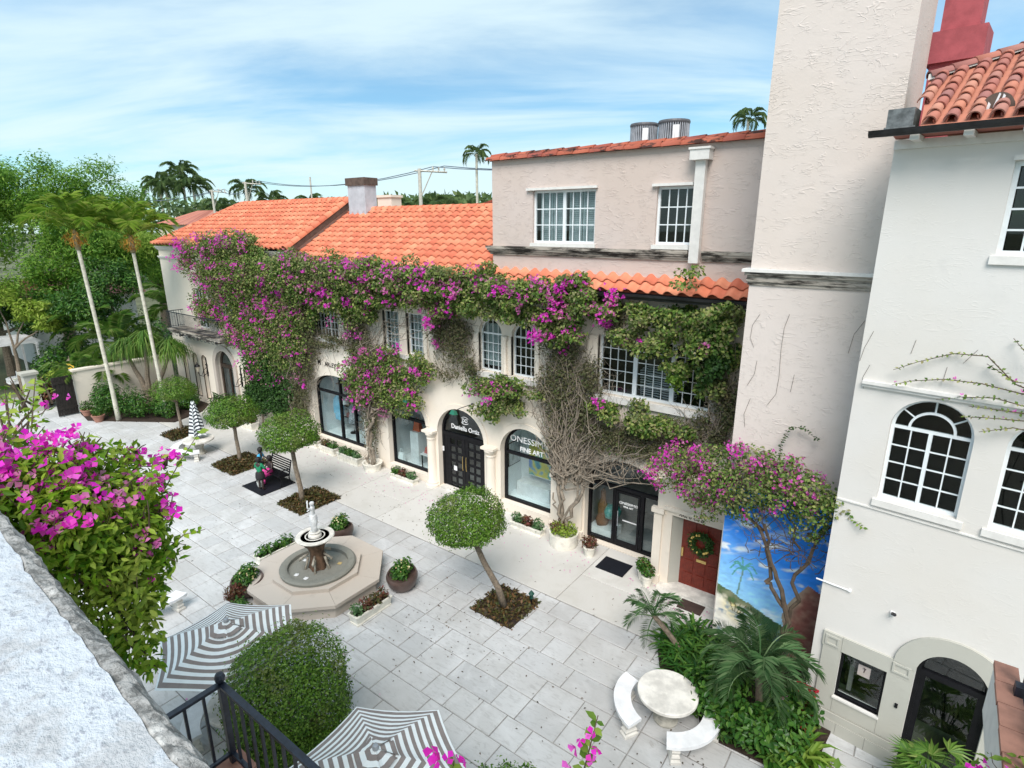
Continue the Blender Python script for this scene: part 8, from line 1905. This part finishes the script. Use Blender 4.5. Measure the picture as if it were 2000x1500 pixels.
# red folding chair back
t = thing('red_chair', 'red slatted chair leaning against the wall beside the dark display window', 'chair', tuple(rbw(-.15, -.45, 0))); 
for i in range(4):
    a = rbw(-.36 + i * .105, -.42, .45); c = rbw(-.36 + i * .105, -.3, 1.05); MB().tube([a, c], .032, 4).build('back_slat', M['redplastic'], t)
MB().tube([rbw(-.42, -.3, 1.02), rbw(.02, -.3, 1.02)], .035, 6).build('top_rail', M['redplastic'], t); MB().tube([rbw(-.42, -.42, .5), rbw(.02, -.42, .5)], .03, 6).build('lower_rail', M['redplastic'], t)
b = MB(); p = [rbw(s, w_, .44) for s, w_ in ((-.42, -.45), (.02, -.45), (.02, -.85), (-.42, -.85))]; b.slab([(q.x, q.y) for q in p], .42, .45); b.build('seat', M['redplastic'], t)
for s, w_ in ((-.4, -.46), (0, -.46), (-.4, -.83), (0, -.83)): MB().tube([rbw(s, w_, 0), rbw(s, w_, .43)], .02, 6).build('leg', M['redplastic'], t)
# lady palm in the doorway
t = thing('lady_palm', 'potted lady palm with fan leaves in front of the stone doorway', 'palm', tuple(rbw(2.05, -.7, 0))); c = rbw(2.05, -.7, 0)
MB().lathe([(.2, 0), (.27, .35), (.24, .35), (0, .3)], 18, c).build('pot', M['bowl'], t)
fanm = []
for sd in range(2):
    b = MB(); nb_ = 9
    for k in range(nb_):
        a = radians(-70 + 140 * k / (nb_ - 1)); L = .42 * (1 - .12 * abs(k - 4) / 4); d = Vector((cos(a), sin(a), 0)); sdv = Vector((-sin(a), cos(a), 0)) * .028
        b.add([(0, 0, 0), d * L * .5 - sdv + Vector((0, 0, .02)), d * L + Vector((0, 0, -.06)), d * L * .5 + sdv + Vector((0, 0, .02)), d * L * .5 + Vector((0, 0, -.0))], [(0, 1, 4), (1, 2, 4), (2, 3, 4), (3, 0, 4)])
    fanm.append(b.mesh('fan_leaf', M['palmleaf']))
stb = MB()
for k in range(26):
    a = R.uniform(0, 2 * pi); h = R.uniform(.5, 1.3); rr_ = R.uniform(.08, .42); p = c + Vector((rr_ * cos(a), rr_ * sin(a), h)); stb.tube([c + Vector((R.gauss(0, .05), R.gauss(0, .05), .3)), p], .008, 4, False); link('fan_leaf', fanm[k % 2], t, p, (0, R.uniform(-.5, .35), a + R.uniform(-.4, .4)))
put('stems', stb.mesh('stems', M['ivy']), t, 'stuff')

# ================================================================== foreground plants by the terrace
M['bushleaf'] = leafmat('bougainvillea_leaf', [(0.05, 0.14, 0.006), (0.13, 0.28, 0.012), (0.24, 0.40, 0.025), (0.38, 0.50, 0.07), (0.10, 0.22, 0.01)], 0.45, patch=((0.40, 0.42, 0.10), 3.0, 0.5))
def bougain(label, base, clumps, shoots, leafm, size, nl, nf, bs, stems, cat='shrub', shape=7, flmat='bract'):
    t = thing('bougainvillea_bush', label, cat, base); P_, D_, Fp = [], [], []
    for x, y, z, r, d, f in clumps:
        n = int(nl * d * (r / .5) ** 2); q, dr_ = ball_points(n, (x, y, z), (r, r, r * .8), .35); P_.append(q); D_.append(dr_ * .5 + np.array([.25, -.2, .6]))
        for _ in range(VG.poisson(nf * f * (r / .5) ** 2)):
            cc = np.array([x, y, z]) + unit(VG.normal(0, 1, (1, 3)) + np.array([[.3, -.1, .5]]))[0] * r * VG.uniform(.8, 1.1); m_ = VG.integers(3, 12); Fp.append(cc + VG.normal(0, bs * .85, (m_, 3)))
    put('leaves', leaf_mesh('leaves', leafm, np.concatenate(P_), np.concatenate(D_), size, .40, .22, .75, shape, .7), t, 'stuff')
    if Fp:
        q = np.concatenate(Fp); pk_ = np.repeat(VG.random(len(Fp)) < .74, [len(a) for a in Fp])
        for nm_, m_, s_ in (('magenta_bracts', 'bract', pk_), ('pink_bracts', 'palebract', ~pk_)):
            if s_.any(): put(nm_, bract_mesh(nm_, M[m_], q[s_], np.tile([.3, -.4, .7], (s_.sum(), 1)), bs, .8), t, 'stuff')
    b = MB()
    for a, e, r0 in stems: b.tube(walk(a, e, 8, .18), [r0 * (1 - .08 * i) for i in range(9)], 6, False)
    for x, y, z, r, d, f in clumps:
        for _ in range(7): b.tube(walk((x + R.gauss(0, r * .3), y + R.gauss(0, r * .3), z - r * .6), (x + R.gauss(0, r * .6), y + R.gauss(0, r * .6), z + r * R.uniform(.2, 1)), 5, .15), [.006, .006, .005, .004, .003, .002], 4, False)
    put('branches', b.mesh('branches', M['darktwig']), t, 'stuff')
    for path, dens in shoots: sprig(t, path, size * .6, leafm, size * .95, .004 if size < .06 else .009, dens)
    return t
bougain('big magenta bougainvillea crowding the near left corner behind the parapet', (-5.4, 1.2, 0),
        [(-2.98, 0.49, 9.43, 0.2, 1, 1.3), (-2.96, 0.63, 9.45, 0.18, 1, 1.7), (-3.0, 0.8, 9.39, 0.18, 0.95, 1.1), (-2.93, 0.91, 9.28, 0.15, 0.8, 0.7), (-2.83, 0.51, 9.35, 0.18, 1, 1.5), (-2.78, 0.65, 9.3, 0.21, 1, 1.6), (-2.8, 0.81, 9.18, 0.19, 1, 0.7), (-2.86, 0.96, 9.16, 0.1, 0.7, 0.9), (-2.71, 0.65, 9.14, 0.22, 1, 0.2), (-2.73, 0.79, 9.02, 0.18, 1, 0.2), (-2.79, 0.92, 8.99, 0.07, 0.6, 0.1), (-2.68, 0.55, 9.26, 0.16, 1, 0.15), (-2.6, 0.66, 8.95, 0.17, 1, 0.06), (-2.64, 0.79, 8.88, 0.09, 0.8, 0.05), (-2.51, 0.67, 8.81, 0.12, 0.9, 0.02), (-2.44, 0.68, 8.71, 0.06, 0.7, 0), (-3.43, 0.64, 9.62, 0.14, 0.12, 0.55), (-3.63, 0.76, 9.67, 0.12, 0.1, 0.4), (-3.21, 0.53, 9.52, 0.15, 0.6, 0.9), (-3.08, 0.97, 9.43, 0.07, 0.3, 1.0), (-3.01, 1.09, 9.35, 0.05, 0.3, 1.2), (-3.05, 0.8, 9.52, 0.06, 0.35, 1.1)],
        [([(-2.85, .95, 9.15), (-2.88, 1.02, 9.25), (-2.89, 1.12, 9.37), (-2.89, 1.25, 9.51)], .0), ([(-2.8, .9, 9.05), (-2.79, .97, 9.03), (-2.75, 1.03, 9.0)], .05), ([(-2.68, .78, 8.98), (-2.67, .84, 8.95), (-2.64, .88, 8.91)], 0), ([(-3.2, .64, 9.56), (-3.23, .68, 9.69), (-3.25, .72, 9.83)], .1), ([(-3.23, .58, 9.6), (-3.25, .6, 9.7), (-3.27, .61, 9.8)], .3)] + [([c, Vector(c) + d * .5 + Vector((0, 0, .03)), Vector(c) + d], .12) for c, d in [((R.uniform(-3.1, -2.6), R.uniform(.6, .95), R.uniform(8.85, 9.4)), Vector((R.uniform(-.08, .12), R.uniform(.05, .2), R.uniform(-.02, .14)))) for _ in range(30)]],
        M['bushleaf'], .046, 5600, 46, .034, [((-5.6, 1.2, 0), (-4.6, .8, 5.5), .05), ((-4.6, .8, 5.5), (-2.9, .6, 8.9), .035), ((-4.8, .9, 5), (-2.7, .7, 8.7), .03), ((-3.4, .7, 7.9), (-3.3, .6, 9.5), .02), ((-4.8, .8, 5), (-2.5, .65, 8.5), .025)])
t = thing('bougainvillea_sprig', 'single upright bougainvillea sprig with pink bracts at the bottom edge', 'plant', (-1.0, 1.84, 7.6))
sprig(t, [(-1.0, 1.84, 7.6), (-1.0, 1.87, 7.95), (-.99, 1.93, 8.12), (-.98, 1.98, 8.27)], .028, M['freshleaf'], .058, .006, .0)
put('bracts', bract_mesh('bracts', M['bract'], np.array([(-.98, 1.93, 8.2), (-.95, 1.92, 8.15), (-1.05, 1.9, 8.11), (-.96, 1.9, 8.08), (-1.06, 1.87, 8.0), (-1.03, 1.9, 8.16)]), np.tile([0, -.6, .2], (6, 1)), .05, .5), t, 'stuff')
t = thing('bougainvillea_sprig', 'low cluster of magenta bracts at the bottom edge before the clipped tree', 'plant', (-1.5, 1.5, 7.6))
sprig(t, [(-1.5, 1.48, 7.6), (-1.5, 1.5, 7.9), (-1.48, 1.52, 8.08)], .03, M['freshleaf'], .055, .006, .0)
put('bracts', bract_mesh('bracts', M['bract'], np.array([(-1.5, 1.5, 8.1), (-1.55, 1.48, 8.07), (-1.45, 1.52, 8.09), (-1.42, 1.53, 8.12), (-1.58, 1.49, 8.1)]), np.tile([0, -.5, .5], (5, 1)), .05, .5), t, 'stuff')
bougain('green bougainvillea with scattered pink bracts over the coped wall at the lower right', (.7, 5.2, 4.4), [(.35, 4.9, 5.35, .34, 1, .35), (.75, 5.0, 5.75, .34, 1, .5), (1.15, 5.2, 6.1, .34, 1, .6), (1.0, 4.6, 5.9, .4, 1, .4), (.55, 4.5, 5.3, .4, 1, .3), (1.45, 5.6, 6.5, .26, .8, .3), (.1, 4.8, 5.0, .3, .9, .2)],
        [([(1.4, 5.3, 6.4), (1.45, 5.6, 6.75), (1.45, 5.9, 6.95)], .1), ([(.3, 5.0, 5.4), (.05, 5.2, 5.5), (-.15, 5.3, 5.45)], .0)], M['freshleaf'], .10, 520, 12, .06, [((.7, 5.0, 0), (.7, 4.9, 5.2), .03), ((.8, 5.0, 4), (1.1, 5.0, 6.0), .02)])

# ================================================================== fallen leaves on the paving
n = 900; P_ = []
for cx, cy_, sx, sy, m_ in ((-7.0, 9.3, 2.2, 1.2, 120), (-9.6, 9.6, 1.0, .8, 90), (-3.9, 11.2, .9, .8, 70), (-4.3, 13.3, .5, .5, 60), (-22, 13.6, 2.6, .8, 130), (-17, 13.6, 3, .8, 90), (-3, 8.6, 1.0, .6, 50), (-2.6, 9.6, .6, .5, 30), (-12, 13.5, 4, 1.0, 90), (-8.5, 8.0, 5, 3, 130), (-18, 9, 6, 2, 90)):
    m_ = m_ * 6 // 10; P_.append(np.stack([VG.normal(cx, sx, m_), VG.normal(cy_, sy, m_), np.full(m_, .012)], 1))
P_ = np.concatenate(P_); o = put('fallen_leaves', leaf_mesh('fallen_leaves', M['litter'], P_, np.tile([0, 0, 1.], (len(P_), 1)), .06, .5, .25, .25), None); tag(o, 'small brown leaves scattered over the courtyard paving', 'leaves', kind='stuff')
P_ = np.concatenate([np.stack([VG.normal(cx, sx, m_), VG.normal(cy_, sy, m_), np.full(m_, .014)], 1) for cx, cy_, sx, sy, m_ in ((-20, 14.6, 3.5, .5, 130), (-9.5, 14.2, 2.5, .6, 80), (-4.6, 13.9, .8, .6, 60), (-16, 14.5, 2, .4, 60), (-11.5, 5.5, 1.8, 1.5, 30))])
o = put('fallen_petals', leaf_mesh('fallen_petals', M['palebract'], P_, np.tile([0, 0, 1.], (len(P_), 1)), .05, .8, .2, .25), None); tag(o, 'small faded pink petals drifted along the shop fronts', 'petals', kind='stuff')
